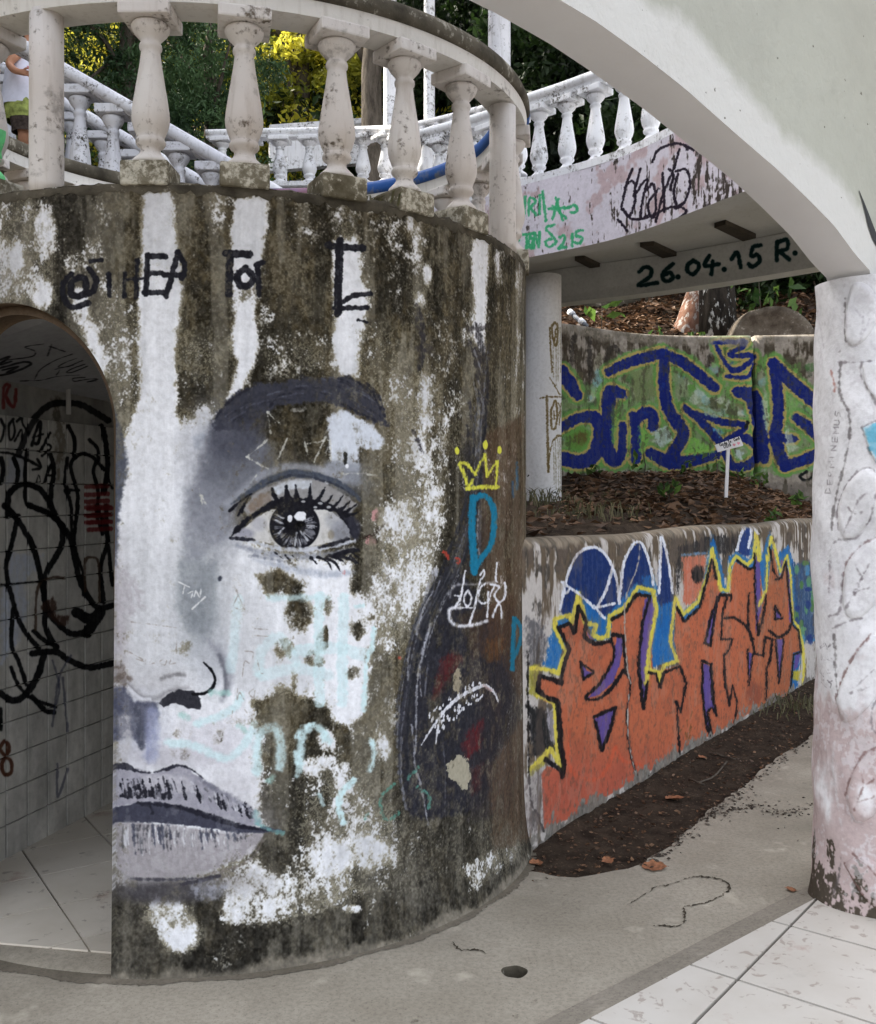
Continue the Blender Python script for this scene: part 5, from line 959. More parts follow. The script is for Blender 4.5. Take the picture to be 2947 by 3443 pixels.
# round column under the bridge
def paint_column(cx, cy, r, z0, z1, a0, a1, ppm, base):
    s = np.linspace(a0, a1, int((a1 - a0) * r * ppm)); z = np.linspace(z0, z1, int((z1 - z0) * ppm)); P = np.zeros((len(z), len(s), 3))
    P[..., 0] = cx + r * np.sin(s)[None]; P[..., 1] = cy - r * np.cos(s)[None]; P[..., 2] = z[:, None]; return Canvas(P, base)
BCX, BCY, BCR = .80, 7.35, .135
def col_image():
    c = paint_column(BCX, BCY, BCR, 1.3, 3.21, R_(-110), R_(110), 500, (226, 226, 228)); P = ZM(1740, 1050, 2.59)
    c.c *= (1 - .06 * fbm(c.h, c.w, 40, 200, 90, 4))[..., None]; BRN = (108, 92, 56)
    for p, wd in (([(285, 130), (290, 300), (305, 520)], 16), ([(330, 85), (300, 130), (320, 260), (345, 280), (350, 120), (325, 85)], 20), ([(335, 150), (328, 240)], 14), ([(375, 130), (378, 520)], 8), ([(358, 120), (356, 600)], 7), ([(312, 290), (318, 560)], 7), ([(340, 300), (340, 640)], 7), ([(285, 570), (340, 660), (375, 720)], 12), ([(200, 748), (260, 738), (385, 736)], 14), ([(258, 730), (262, 900), (265, 1150), (272, 1390)], 22), ([(295, 850), (335, 770), (348, 900), (330, 1010), (300, 1000), (296, 900), (296, 860)], 20), ([(322, 860), (322, 930)], 14), ([(360, 790), (378, 860), (365, 980)], 10), ([(382, 790), (365, 900)], 10), ([(320, 1110), (355, 1075), (388, 1080)], 20), ([(310, 1120), (280, 1250), (272, 1390)], 12), ([(335, 1110), (340, 1540)], 8), ([(355, 1100), (362, 1560)], 8), ([(372, 1100), (378, 1570)], 8), ([(318, 1140), (322, 1500)], 7), ([(385, 1100), (390, 1500)], 6)):
        c.stroke(P(p), wd / 2.59, BRN if wd > 9 else (128, 122, 96), 3, 3, .2, .92 if wd > 9 else .7)
    for p in ([(295, 1565), (340, 1575), (355, 1585)], [(315, 1580), (335, 1560)], [(100, 1420), (92, 1430)]): c.stroke(P(p), 3, (60, 66, 62), 2, 2)
    return c.image('bridge_column_colours')
M['bridge_col'] = mat_paint('white column with brown scrawl', col_image(), .95, .003)
v, f = lathe_vf([(BCR, z) for z in np.linspace(1.3, 3.205, 12)], 64, True); me = mesh('bridge_column', [(BCX + x, BCY + y, z) for x, y, z in v], f); me.materials.append(M['bridge_col']); l = me.uv_layers.new(name='UVMap')
for p in me.polygons:
    for li in p.loop_indices:
        q = me.vertices[me.loops[li].vertex_index].co; a = math.atan2(q.x - BCX, -(q.y - BCY)); l.data[li].uv = ((a - R_(-110)) / R_(220), (q.z - 1.3) / 1.91)
tag(link('bridge_column', me, None, None, True), 'round white column with brown scrawl holding up the footbridge', 'column')

# ================================================================== THE TWO GRAFFITI WALLS
W1Z = 1.353
def paint_wall1():
    L = 8.0; k = 330; s = (np.arange(int(L * k)) + .5) / k - .3; z = (np.arange(int(1.36 * k)) + .5) / k
    P = np.zeros((len(z), len(s), 3)); P[..., 0] = G0.x + GD.x * s[None]; P[..., 1] = G0.y + GD.y * s[None]; P[..., 2] = z[:, None]
    c = Canvas(P, (196, 190, 186)); G = ZM(1700, 1700, 1.4226); h, w_ = c.h, c.w
    n1 = fbm(h, w_, 12, 70, 101, 4); n2 = fbm(h, w_, 40, 50, 102, 5); n3 = fbm(h, w_, 7, 8, 103, 3); zz = z[:, None]
    top = smooth01((zz - .95) / .35)
    d = smooth01((n1 * .6 + n2 * .4 + .22 * top - .52) / .2)[..., None]; c.c = c.c * (1 - d) + np.array((104, 92, 78)) * d
    d = smooth01((n2 - .58) / .16)[..., None] * .8; c.c = (c.c * (1 - d) + np.array((70, 66, 62)) * d).astype(np.float32)
    # dark smudges and older paint underneath
    c.poly(G([(95, 540), (170, 560), (200, 700), (150, 800), (100, 760)]), (70, 70, 76), 24, 20, .3, .7); c.poly(G([(100, 960), (225, 985), (240, 1180), (120, 1200)]), (36, 36, 38), 14, 16, .15, .95); c.poly(G([(190, 970), (235, 1000), (240, 1150), (205, 1120)]), (196, 190, 200), 10, 10, .3, .8)
    c.poly(G([(825, 200), (1000, 150), (1130, 145), (1125, 225), (1000, 240), (850, 230), (830, 420), (815, 400)]), (42, 41, 43), 14, 16, .25, .9); c.poly(G([(850, 250), (960, 240), (955, 400), (900, 475), (858, 475)]), (198, 116, 92), 8, 12, .2); c.blob(*G([(925, 330)])[0], 20, 28, (36, 34, 36), .5, 1, .4); c.stroke(G([(850, 240), (960, 232)]), 8, (110, 150, 190), 5, 6, .4, .8)
    c.poly(G([(110, 775), (160, 760), (150, 920), (105, 900)]), (160, 154, 62), 10, 12, .2, .9); c.poly(G([(105, 1260), (190, 1165), (210, 1180), (180, 1240), (110, 1300)]), (176, 168, 66), 10, 12, .2, .9)
    BLD, BLM = (28, 50, 106), (36, 106, 176)
    c.poly(G([(180, 760), (205, 640), (245, 540), (320, 500), (300, 640), (270, 700), (250, 810), (190, 780)]), BLM, 12, 14, .15, .95)
    c.poly(G([(255, 510), (285, 360), (340, 240), (425, 198), (490, 245), (530, 345), (545, 480), (480, 570), (400, 520), (340, 420), (300, 550)]), BLD, 6, 8, .1); c.poly(G([(540, 470), (560, 285), (600, 190), (642, 168), (682, 250), (700, 400), (660, 420), (620, 380), (570, 490)]), BLD, 6, 8, .1); c.poly(G([(715, 440), (735, 250), (750, 145), (782, 280), (805, 430), (815, 560), (760, 640), (720, 560)]), BLD, 6, 8, .1)
    c.poly(G([(330, 400), (400, 470), (470, 540), (540, 460), (620, 370), (700, 430), (740, 480), (800, 460), (825, 740), (680, 780), (700, 500), (630, 430), (540, 520), (500, 640), (420, 650), (390, 560)]), BLM, 10, 10, .12); c.poly(G([(640, 340), (700, 330), (730, 420), (690, 470)]), (50, 120, 186), 14, 10, .2, .7)
    c.poly(G([(820, 470), (855, 510), (930, 450), (965, 300), (992, 140), (1022, 240), (1060, 400), (1070, 250), (1110, 218), (1165, 255), (1195, 110), (1225, 240), (1260, 120), (1290, 240), (1350, 190), (1380, 290), (1420, 640), (1400, 860), (1350, 930), (1365, 600), (1345, 300), (1310, 350), (1270, 220), (1245, 450), (1200, 300), (1150, 310), (1090, 280), (1070, 420), (1030, 420), (990, 240), (930, 520), (860, 560)]), BLM, 8, 10, .12); c.poly(G([(1108, 222), (1130, 130), (1160, 92), (1195, 120), (1165, 245)]), (38, 62, 122), 6, 6, .1)
    c.poly(G([(1370, 280), (1470, 265), (1480, 640), (1420, 660), (1390, 540)]), (44, 74, 116), 14, 14, .2, .9)
    for i in range(34):
        q = G([(random.uniform(1375, 1500), random.uniform(275, 660))])[0]; c.blob(q[0], q[1], random.uniform(4, 12), random.uniform(6, 22), random.choice([(84, 128, 70), (70, 140, 190), (40, 60, 120), (96, 150, 110)]), .5, .85, .4)
    # orange body
    OR = [(150, 815), (150, 895), (185, 940), (252, 955), (258, 1200), (266, 1268), (190, 1245), (165, 1285), (180, 1545), (330, 1485), (560, 1345), (830, 1185), (1080, 1050), (1240, 950), (1352, 925), (1372, 705), (1415, 692), (1402, 605), (1370, 572), (1352, 330), (1336, 262), (1302, 352), (1272, 200), (1252, 400), (1232, 452), (1215, 300), (1180, 300), (1140, 290), (1100, 270), (1078, 330), (1076, 420), (1030, 425), (1010, 330), (992, 222), (960, 400), (935, 490), (862, 555), (822, 495), (810, 640), (835, 765), (700, 800), (690, 560), (668, 430), (630, 422), (560, 510), (506, 545), (500, 645), (412, 655), (382, 585), (346, 435), (322, 565), (242, 592), (302, 692), (266, 832)]
    c.poly(G(OR), (190, 106, 76), 5, 5)
    nb = fbm(h, w_, 50, 60, 105, 5); k_ = c.dist_poly(G(OR), 8)
    if k_:
        kk, dd = k_; a = smooth01(.5 - dd / 6); t = smooth01((nb[kk] - .5) * 3) * .5; c.blend(kk, a * t, (160, 92, 70)); low = smooth01((c.Y[kk] - 2450) / 200); c.blend(kk, a * low * .6, (184, 92, 78)); rt = smooth01((c.X[kk] - 2450) / 150) * (1 - low); c.blend(kk, a * rt * .5, (164, 102, 70)); g2 = smooth01((n3[kk] - .66) * 8) * .35; c.blend(kk, a * g2, (112, 84, 70))
    c.stroke(G([(300, 1080), (300, 1250), (380, 1310), (460, 1290), (520, 1160)]), 12, (214, 96, 66), 12, 6, .3, .7); c.stroke(G([(520, 1150), (560, 1220), (640, 1240)]), 10, (214, 96, 66), 12, 6, .3, .7); c.blob(*G([(1190, 900)])[0], 26, 40, (140, 78, 62), .6, .7, .4)
    PU = (100, 82, 152)
    for p in ([(530, 630), (562, 640), (545, 760), (510, 850), (440, 910), (385, 925), (450, 860), (510, 760)], [(660, 450), (700, 440), (722, 500), (700, 660), (680, 800), (655, 950), (630, 800), (640, 600)], [(950, 755), (985, 770), (995, 920), (1010, 1005), (985, 965), (970, 985), (985, 1110), (962, 1050), (945, 900)], [(420, 1020), (500, 975), (525, 965), (495, 1080), (458, 1165)], [(355, 755), (390, 790), (420, 800), (375, 835)], [(960, 660), (972, 560), (1005, 470), (1025, 420), (1000, 600), (985, 665)], [(1190, 230), (1215, 240), (1220, 440), (1240, 420), (1200, 610), (1195, 420)], [(1345, 300), (1368, 340), (1372, 560), (1355, 560)], [(1285, 480), (1315, 540), (1290, 545)], [(1288, 640), (1325, 640), (1302, 850)], [(1162, 560), (1185, 640), (1165, 600)], [(1160, 700), (1185, 710), (1165, 850)], [(1385, 715), (1412, 705), (1400, 770), (1375, 790)], [(385, 600), (420, 640), (400, 645)], [(1310, 260), (1335, 270), (1310, 345)]): c.poly(G(p), PU, 4, 4, .05)
    c.poly(G([(1372, 790), (1412, 790), (1405, 840), (1370, 830)]), (196, 178, 60), 6, 8, .2)
    YW = (224, 208, 84); y_ = lambda p, wd=20: (c.stroke(G(p), wd / 1.4226 + 5, YW, 16, 6, .3, .35, False), c.stroke(G([(x_, y__, wd * random.uniform(.8, 1.25)) for x_, y__ in p]), 0, YW, 4, 5, .12, .97, False))
    y_([(120, 780), (200, 785), (248, 802), (265, 740), (282, 700), (232, 588), (230, 545), (305, 525), (312, 560), (345, 425), (378, 560), (428, 575), (418, 620), (450, 638), (488, 625), (495, 530), (560, 495), (600, 440), (628, 390), (700, 410), (718, 500), (690, 640), (672, 790), (670, 850)]); y_([(672, 780), (725, 800), (735, 840), (755, 765), (825, 745), (790, 650), (815, 440), (855, 525), (930, 460), (975, 320), (992, 212), (1018, 330), (1030, 400), (1066, 410), (1075, 290), (1105, 245), (1160, 285), (1190, 250), (1202, 120), (1215, 260)], 16); y_([(1215, 480), (1245, 400), (1250, 240)], 12); y_([(1250, 260), (1266, 150), (1310, 320), (1342, 240), (1362, 340), (1375, 550), (1400, 580), (1420, 660), (1430, 780), (1425, 860)], 12); y_([(155, 910), (232, 945), (240, 1180), (262, 1260), (210, 1165), (115, 1260)], 18)
    BKc = (24, 22, 26); b_ = lambda p, wd0=13, cl=False: (lambda wd: (c.stroke(G(p), wd / 1.4226 + 3, BKc, 12, 5, .3, .3, cl), c.stroke(G([(x_, y__, wd * random.uniform(.75, 1.3)) for x_, y__ in p]), 0, BKc, 4, 5, .1, .97, cl)))(wd0 * 1.3)
    b_([(262, 848), (160, 815), (152, 885), (185, 915), (245, 940), (250, 1000), (256, 1150), (274, 1240), (262, 1300), (255, 1265), (185, 1215)], 16); b_([(262, 848), (270, 780), (300, 690), (248, 585), (300, 565), (325, 610), (345, 485), (385, 560), (372, 630), (430, 665), (500, 650)], 13); b_([(505, 545), (560, 520), (620, 425), (685, 435), (650, 560), (630, 760), (652, 970), (675, 840)], 11); b_([(512, 620), (560, 625), (575, 790)], 11); b_([(505, 640), (515, 730), (450, 850), (380, 920), (440, 925), (500, 880), (560, 790)], 11, True); b_([(562, 790), (594, 850), (575, 1000), (590, 1180), (625, 1300)], 8, True); b_([(355, 750), (420, 798), (370, 832), (355, 750)], 10); b_([(420, 1012), (525, 965), (495, 1080), (456, 1168), (425, 1030)], 12); b_([(680, 800), (715, 805), (735, 870), (755, 800), (840, 770), (870, 850), (840, 990), (818, 940)], 9); b_([(820, 940), (830, 1080), (838, 1190)], 7); b_([(825, 490), (862, 555), (935, 490), (990, 265), (1010, 350)], 10); b_([(1030, 430), (1080, 430), (1080, 455)], 10); b_([(1022, 440), (990, 520), (960, 660), (985, 672), (1000, 560), (1015, 440)], 9); b_([(948, 745), (985, 760)], 9); b_([(948, 745), (945, 900), (965, 1050), (985, 1110)], 9); b_([(985, 760), (995, 930), (1012, 1005), (990, 968), (970, 990), (988, 1090)], 9); b_([(1045, 540), (1100, 540), (1150, 575), (1185, 640)], 9, True); b_([(1060, 440), (1040, 520), (1035, 640), (1085, 640), (1070, 690), (1045, 720), (1050, 850), (1072, 955), (1085, 860), (1108, 940), (1098, 1080)], 7); b_([(1110, 265), (1165, 305), (1185, 300)], 8); b_([(1192, 230), (1195, 420), (1210, 620), (1235, 520), (1245, 430)], 7); b_([(1168, 420), (1162, 560), (1180, 640), (1195, 710), (1230, 720), (1240, 630), (1270, 640), (1260, 740), (1245, 780), (1245, 930)], 7); b_([(1160, 690), (1165, 860), (1185, 710)], 6); b_([(1290, 355), (1315, 345), (1335, 270), (1350, 400), (1372, 560)], 7); b_([(1285, 480), (1318, 540), (1285, 545), (1285, 480)], 6); b_([(1260, 600), (1300, 630), (1350, 600), (1362, 570)], 8, True); b_([(1285, 640), (1302, 850), (1325, 640)], 6); b_([(1375, 575), (1402, 600), (1415, 700), (1375, 715), (1360, 920)], 7); b_([(1260, 200), (1275, 310), (1300, 350)], 6)
    WT = (226, 230, 242); w2 = lambda p, wd=13: c.stroke(G(p), wd / 1.4226, WT, 3, 4, .1)
    for p in ([(255, 495), (285, 360), (340, 240), (425, 202), (485, 245), (525, 345), (542, 470)], [(540, 460), (560, 285), (600, 190), (635, 168), (655, 190), (688, 290), (700, 380)], [(730, 420), (738, 250), (750, 150), (782, 290), (800, 420)], [(510, 300), (480, 400), (430, 490), (400, 470), (340, 420), (262, 370)], [(430, 490), (520, 470)], [(420, 480), (470, 540)], [(1110, 215), (1130, 140), (1160, 96)], [(1165, 200), (1190, 100), (1210, 130)], [(270, 370), (280, 420), (300, 400)]): w2(p)
    c.stroke(G([(638, 170), (628, 280), (580, 410), (566, 500), (570, 640), (582, 800), (596, 850)]), 4, (176, 168, 160), 3, 4, .2, .9); c.stroke(G([(585, 900), (578, 1050), (592, 1180), (622, 1300)]), 3, (196, 190, 184), 3, 4, .3, .9)
    for p in ([(105, 700), (110, 1350), (150, 1480), (180, 1560)],): c.stroke(G(p), 6, (24, 22, 22), 4, 6, .1, .9)
    c.poly(G([(90, 1290), (165, 1250), (175, 1550), (90, 1580)]), (120, 112, 112), 24, 20, .5, .7)
    q = G([(760, 1085)])[0]
    for i in range(8): q = G([(870 + random.uniform(-40, 80), 1090 + random.uniform(-80, 60))])[0]; c.stroke([(q[0], q[1]), (q[0] + random.uniform(-12, 12), q[1] - random.uniform(10, 30))], 3, (120, 84, 50), 3, 3, .3, .8)
    # grey crumbling foot and last stains
    foot = smooth01((.085 + (n2 - .5) * .12 + (n3 - .5) * .05 - zz) / .03)[..., None]; c.c = c.c * (1 - foot) + (np.array((128, 124, 118)) * (.75 + .4 * n3[..., None])) * foot
    st = smooth01((n1 * .5 + n3 * .5 - .68) / .07)[..., None] * .22; fade = smooth01((n2 * .6 + n1 * .4 - .56) / .2)[..., None] * .22; c.c = c.c * (1 - fade) + np.array((176, 150, 134)) * fade; c.c = (c.c * (1 - st) + np.array((92, 80, 70)) * st).astype(np.float32)
    rim = smooth01((zz - 1.31 + (n2 - .5) * .06) / .03)[..., None] * .8; c.c = (c.c * (1 - rim) + np.array((150, 138, 122)) * (.7 + .5 * n1[..., None]) * rim).astype(np.float32)
    return c.image('orange_wall_colours')
M['wall1'] = mat_paint('orange graffiti on old plaster', paint_wall1(), .92, .006)
prof = [(0, -.25), (0, .0), (.004, .3), (0, .7), (.003, 1.1), (0, 1.29), (-.008, 1.325), (-.03, 1.346), (-.07, 1.353), (-.13, 1.346), (-.16, 1.32), (-.165, .9), (-.165, -.25)]
v, f, uv = [], [], []
NS = 160
for i in range(NS + 1):
    s = -.3 + 8.0 * i / NS; wob = .006 * math.sin(s * 2.1) + .004 * math.sin(s * 5.3 + 1)
    for a, z in prof: p = G0 + GD * s + GN * (a + wob); v.append((p.x, p.y, z + (.008 * math.sin(s * 3 + z) if z > 1.2 else 0))); uv.append((i / NS, z / 1.36))
m = len(prof)
for i in range(NS):
    for k in range(m - 1): a = i * m + k; f.append((a, a + m, a + m + 1, a + 1))
f += [tuple(range(m)), tuple(range(NS * m + m - 1, NS * m - 1, -1))]
me = mesh('retaining_wall', v, f); me.materials.append(M['wall1']); l = me.uv_layers.new(name='UVMap'); idx = np.zeros(len(me.loops), np.int32); me.loops.foreach_get('vertex_index', idx); l.data.foreach_set('uv', np.array(uv, np.float32)[idx].ravel())
o = link('retaining_wall', me, None, None, True); recalc(o); tag(o, 'low retaining wall sprayed with orange, blue and yellow lettering', 'wall')

# rear wall: blue lettering, split by a real crack
W2P = catmull([(-.9, 7.9), (.2, 8.25), (1.11, 8.66), (2.13, 9.29), (3.6, 9.26), (5.2, 8.9), (7.0, 8.2)], 16); W2L = len_along(W2P); W2T, W2B = 3.085, 1.45
def w2xy(s): return np.array([np.interp(s, W2L, W2P[:, 0]), np.interp(s, W2L, W2P[:, 1])])
def paint_wall2():
    c = face_canvas(W2P, W2B, W2T, 230, (150, 142, 132)); H2 = ZM(1700, 800, 1.4226); h, w_ = c.h, c.w
    n1 = fbm(h, w_, 10, 50, 111, 4); n2 = fbm(h, w_, 30, 34, 112, 5); n3 = fbm(h, w_, 6, 7, 113, 3); zz = np.linspace(0, 1, h)[:, None]
    d = smooth01((n1 * .5 + n2 * .5 + .12 * zz - .50) / .22)[..., None]; c.c = c.c * (1 - d) + np.array((74, 66, 56)) * d; c.c = c.c + ((n3 - .5) * 30)[..., None]; c.c = c.c.astype(np.float32)
    for p in ([(330, 470), (310, 640)], [(400, 480), (410, 680)], [(480, 600), (510, 520), (560, 560)], [(980, 560), (960, 660), (1010, 660)], [(370, 700), (460, 700)], [(380, 740), (370, 800)], [(440, 740), (440, 800)]): c.stroke(H2(p), 16, (46, 42, 38), 8, 8, .3, .8)
    GRN = [(98, 150, 72), (74, 114, 66), (128, 172, 100), (110, 126, 82)]
    c.poly(H2([(60, 700), (270, 700), (470, 690), (540, 560), (750, 520), (900, 560), (1010, 690), (1100, 690), (1250, 560), (1380, 620), (1500, 760), (1500, 1110), (1330, 1130), (1100, 1120), (800, 1110), (420, 1110), (60, 1090)]), (116, 146, 96), 14, 16, .35, .8)
    for i in range(260):
        x, y = random.uniform(280, 1490), random.uniform(600, 1090); q = H2([(x, y), (x + random.uniform(-40, 40), y + random.uniform(-60, 60))]); c.stroke(q, random.uniform(10, 34), random.choice(GRN + [(196, 206, 190), (186, 196, 180), (130, 172, 172), (60, 68, 54), (162, 160, 140), (112, 100, 76)]), 8, 8, .4, .7)
    c.blob(*H2([(350, 960)])[0], 46, 46, (98, 142, 66), .4); c.blob(*H2([(360, 960)])[0], 26, 22, (96, 74, 46), .7, .7, .5, .3)
    B = [([(268, 640, 60), (310, 700, 60), (345, 752, 44)], 0), ([(150, 940, 60), (275, 900, 46), (350, 862, 46), (430, 862, 56), (455, 930, 62), (430, 1030, 66), (360, 1072, 64), (275, 1055, 60), (150, 1030, 60)], 0), ([(555, 745, 46), (500, 740, 60), (492, 860, 60), (485, 1000, 66), (520, 1062, 66), (555, 1030, 40), (560, 900, 34)], 0), ([(612, 850, 40), (628, 940, 44), (622, 1060, 46)], 0), ([(625, 880, 40), (665, 835, 50), (705, 850, 46), (705, 905, 44)], 0), ([(495, 640, 36), (600, 592, 46), (750, 552, 46)], 0), ([(750, 552, 46), (860, 602, 48), (1000, 716, 42)], 0), ([(760, 560, 46), (758, 700, 50), (780, 820, 54), (850, 930, 56), (815, 1010, 56), (780, 1070, 60)], 0), ([(695, 1030, 46), (790, 1075, 60), (920, 1058, 50), (1010, 1038, 34)], 0), ([(860, 812, 22), (960, 900, 36), (1050, 1000, 44)], 0), ([(900, 835, 22), (1040, 880, 30), (1150, 902, 20), (1060, 970, 34)], 0), ([(1055, 1030, 36), (1090, 1092, 40), (1165, 1085, 44), (1215, 1020, 44), (1160, 962, 40), (1080, 955, 28)], 0), ([(1005, 500, 16), (1150, 500, 22), (1075, 560, 22), (1190, 565, 20), (1110, 632, 22), (1060, 612, 18), (1010, 520, 16)], 0), ([(1055, 660, 14), (1160, 662, 16), (1190, 600, 12)], 0), ([(1105, 735, 40), (1180, 760, 70), (1215, 880, 64), (1240, 1060, 44)], 0), ([(1282, 600, 40), (1300, 720, 50), (1305, 850, 48), (1292, 960, 56), (1335, 1090, 50)], 0), ([(1282, 600, 50), (1370, 690, 58), (1500, 800, 60)], 0), ([(1390, 860, 40), (1440, 895, 46), (1500, 950, 46)], 0), ([(1335, 1090, 48), (1420, 1065, 50), (1500, 1030, 48)], 0), ([(1300, 960, 40), (1380, 962, 36)], 0)]
    for add, col, soft, op in ((54, (104, 156, 78), 10, .8), (26, (178, 158, 96), 5, .95), (4, (28, 40, 112), 4, 1)):
        for p, _ in B: c.stroke(H2([(x, y, wd * 1.0 + add * random.uniform(.8, 1.2)) for x, y, wd in p]), 0, col, soft, 6, .12 if add else .04, op)
    for p, col in (([(640, 900), (690, 940), (660, 1030), (640, 1020)], (120, 176, 84)), ([(700, 930), (770, 900), (800, 960), (740, 1010)], (176, 196, 190)), ([(880, 950), (980, 990), (1000, 1030), (860, 1040)], (126, 184, 84)), ([(920, 800), (1040, 840), (1080, 860), (960, 850)], (150, 176, 160)), ([(985, 905), (1050, 930), (1030, 955)], (96, 160, 190)), ([(1240, 720), (1262, 860), (1250, 940), (1228, 800)], (176, 200, 168)), ([(1340, 740), (1400, 790), (1370, 860), (1345, 820)], (120, 172, 92)), ([(1340, 900), (1400, 1000), (1350, 1040)], (190, 204, 186)), ([(510, 800), (545, 830), (520, 990), (505, 960)], (110, 168, 80)), ([(1090, 1010), (1140, 1020), (1130, 1060), (1100, 1050)], (190, 206, 208)), ([(800, 640), (860, 680), (880, 760), (810, 760)], (130, 146, 110)), ([(600, 640), (700, 610), (720, 760), (620, 780)], (120, 132, 90))): c.poly(H2(p), col, 8, 10, .35, .85)
    for i in range(26):
        p, _ = random.choice(B); x, y, wd = random.choice(p); q = H2([(x, y), (x + random.uniform(-30, 30), y + random.uniform(-30, 30))]); c.stroke(q, 9, (34, 58, 140), 8, 6, .3, .5)
    for p in ([(1160, 880), (1150, 905)], [(1440, 1120), (1410, 1140), (1440, 1160), (1470, 1140)]): c.stroke(H2(p), 10, (30, 34, 34), 4, 4)
    rim = smooth01((zz - .935 + (n2 - .5) * .07) / .03)[..., None] * .6; c.c = c.c * (1 - rim) + np.array((158, 150, 138)) * (.65 + .6 * n1[..., None]) * rim
    foot = smooth01((.16 + (n2 - .5) * .12 - zz) / .05)[..., None] * .8; c.c = c.c * (1 - foot) + np.array((140, 132, 124)) * (.5 + .7 * n2[..., None]) * foot
    k = smooth01((n1 * .4 + n3 * .3 + n2 * .3 - .62) / .06)[..., None] * .5; c.c = (c.c * (1 - k) + np.array((70, 66, 54)) * k).astype(np.float32)
    return c.image('blue_wall_colours')
M['wall2'] = mat_paint('blue graffiti on stained plaster', paint_wall2(), .92, .008)
def s_of_px(px):
    best = min(np.linspace(0, W2L[-1], 2000), key=lambda s: abs(CXP + FPX * w2xy(s)[0] / w2xy(s)[1] - px)); return best
ckp = ZM(1700, 800, 1.4226)([(1185, 440), (1187, 470), (1206, 530), (1196, 620), (1190, 750), (1201, 850), (1195, 1000), (1206, 1130), (1206, 1400)])
cks = [(HOR, 0)] if False else [(EYE + (HOR - y) / FPX * 9.26, s_of_px(x)) for x, y in ckp]
def crack_s(z, seedv): return np.interp(z, [c[0] for c in cks][::-1], [c[1] for c in cks][::-1])
rear = empty('rear_wall', tuple(w2xy(2.2)) + (W2B,)); tag(rear, 'cracked curved wall with big blue lettering on green behind the planted bed', 'wall')
def w2_piece(name, left):
    v, f, uv = [], [], []; zs = list(np.linspace(W2B, W2T - .03, 26)) + [W2T - .012, W2T]; NU = 60; jag = [random.uniform(-.008, .008) for _ in zs]
    for i in range(NU + 1):
        for k, z in enumerate(zs):
            cs = crack_s(z, 0) + jag[k]; gap = .018 + .008 * (k % 3)
            s = (0 + (cs - gap) * i / NU) if left else (cs + gap + (W2L[-1] - cs - gap) * i / NU)
            x, y = w2xy(s); v.append((x, y + (.02 if z >= W2T else .006 if z > W2T - .02 else 0), z)); uv.append((s / W2L[-1], (z - W2B) / (W2T - W2B)))
    m = len(zs); n = len(v)
    for i in range(NU + 1):
        x, y, z = v[i * m + m - 1]; v.append((x, y + .20, z)); uv.append(uv[i * m + m - 1]); v.append((x, y + .22, W2B)); uv.append(uv[i * m])
    for i in range(NU):
        for k in range(m - 1): a = i * m + k; f.append((a, a + m, a + m + 1, a + 1))
        f.append((i * m + m - 1, (i + 1) * m + m - 1, n + 2 * i + 2, n + 2 * i)); f.append((n + 2 * i, n + 2 * i + 2, n + 2 * i + 3, n + 2 * i + 1))
    e = (NU if left else 0); f.append(tuple(e * m + k for k in range(m)) + (n + 2 * e, n + 2 * e + 1))
    me = mesh(name, v, f); me.materials.append(M['wall2']); l = me.uv_layers.new(name='UVMap'); idx = np.zeros(len(me.loops), np.int32); me.loops.foreach_get('vertex_index', idx); l.data.foreach_set('uv', np.array(uv, np.float32)[idx].ravel())
    o = link(name, me, None, rear, True); recalc(o); child_fix(o, rear)
w2_piece('wall_section', True); w2_piece('wall_section', False)

# ================================================================== PLANTED BED AND HILL
def wall1_depth(x, y):                                    # depth of the retaining wall on the sight line through x, y
    r = x / max(y, .1); den = .816 * r - .578
    return (.816 * .40 - .578 * 4.2) / den if abs(den) > 1e-4 else 99
def bed_z(x, y):
    q = -((x - G0.x) * GN.x + (y - G0.y) * GN.y)
    return min(np.interp(y, [4, 6, 7.3, 7.8, 8.7, 9.4], [1.33, 1.385, 1.50, 1.54, 1.715, 1.74]), 1.325 + .55 * max(0, q - .16)) + .012 * math.sin(x * 7 + y * 3) * math.sin(y * 9)
def bed(u, t):
    s = -.3 + 7.9 * u; a = G0 + GD * s - GN * .15; sl = W2L[-1] * u; b = w2xy(min(W2L[-1], .4 + (W2L[-1] - .4) * u)); x = a.x + (b[0] + 0 - a.x) * t; y = a.y + (b[1] + .05 - a.y) * t
    return (x, y, bed_z(x, y) + random.uniform(-.008, .008))
tag(grid_sheet('planted_bed', bed, 120, 60, M['soil']), kind='structure')
def hill_z(x, y):
    z = 2.93 + .42 * (y - 9.5) if y < 15 else 5.24 + .66 * (y - 15)
    if x < .6: z -= .5 * min(1, (.6 - x) / 1.0) * max(0, 1 - (y - 9.5) / 6)
    return z + .12 * math.sin(x * 1.3 + y * .7) + .06 * math.sin(x * 3.1 - y * 2.2)
def hill(u, t):
    y = 9.42 + 70 * t ** 2; x = -45 + 90 * u; return (x, y, hill_z(x, y))
tag(grid_sheet('hillside', hill, 150, 60, M['hill_soil']), kind='structure')
def bank(u, t):
    y = 5.95 + 3.6 * t; x = -12 + 12.3 * u; return (x, y, 1.5 + (hill_z(x, 9.5) - 1.5) * t + .04 * math.sin(x * 4 + y * 3))
tag(grid_sheet('bank', bank, 60, 24, M['hill_soil']), kind='structure')

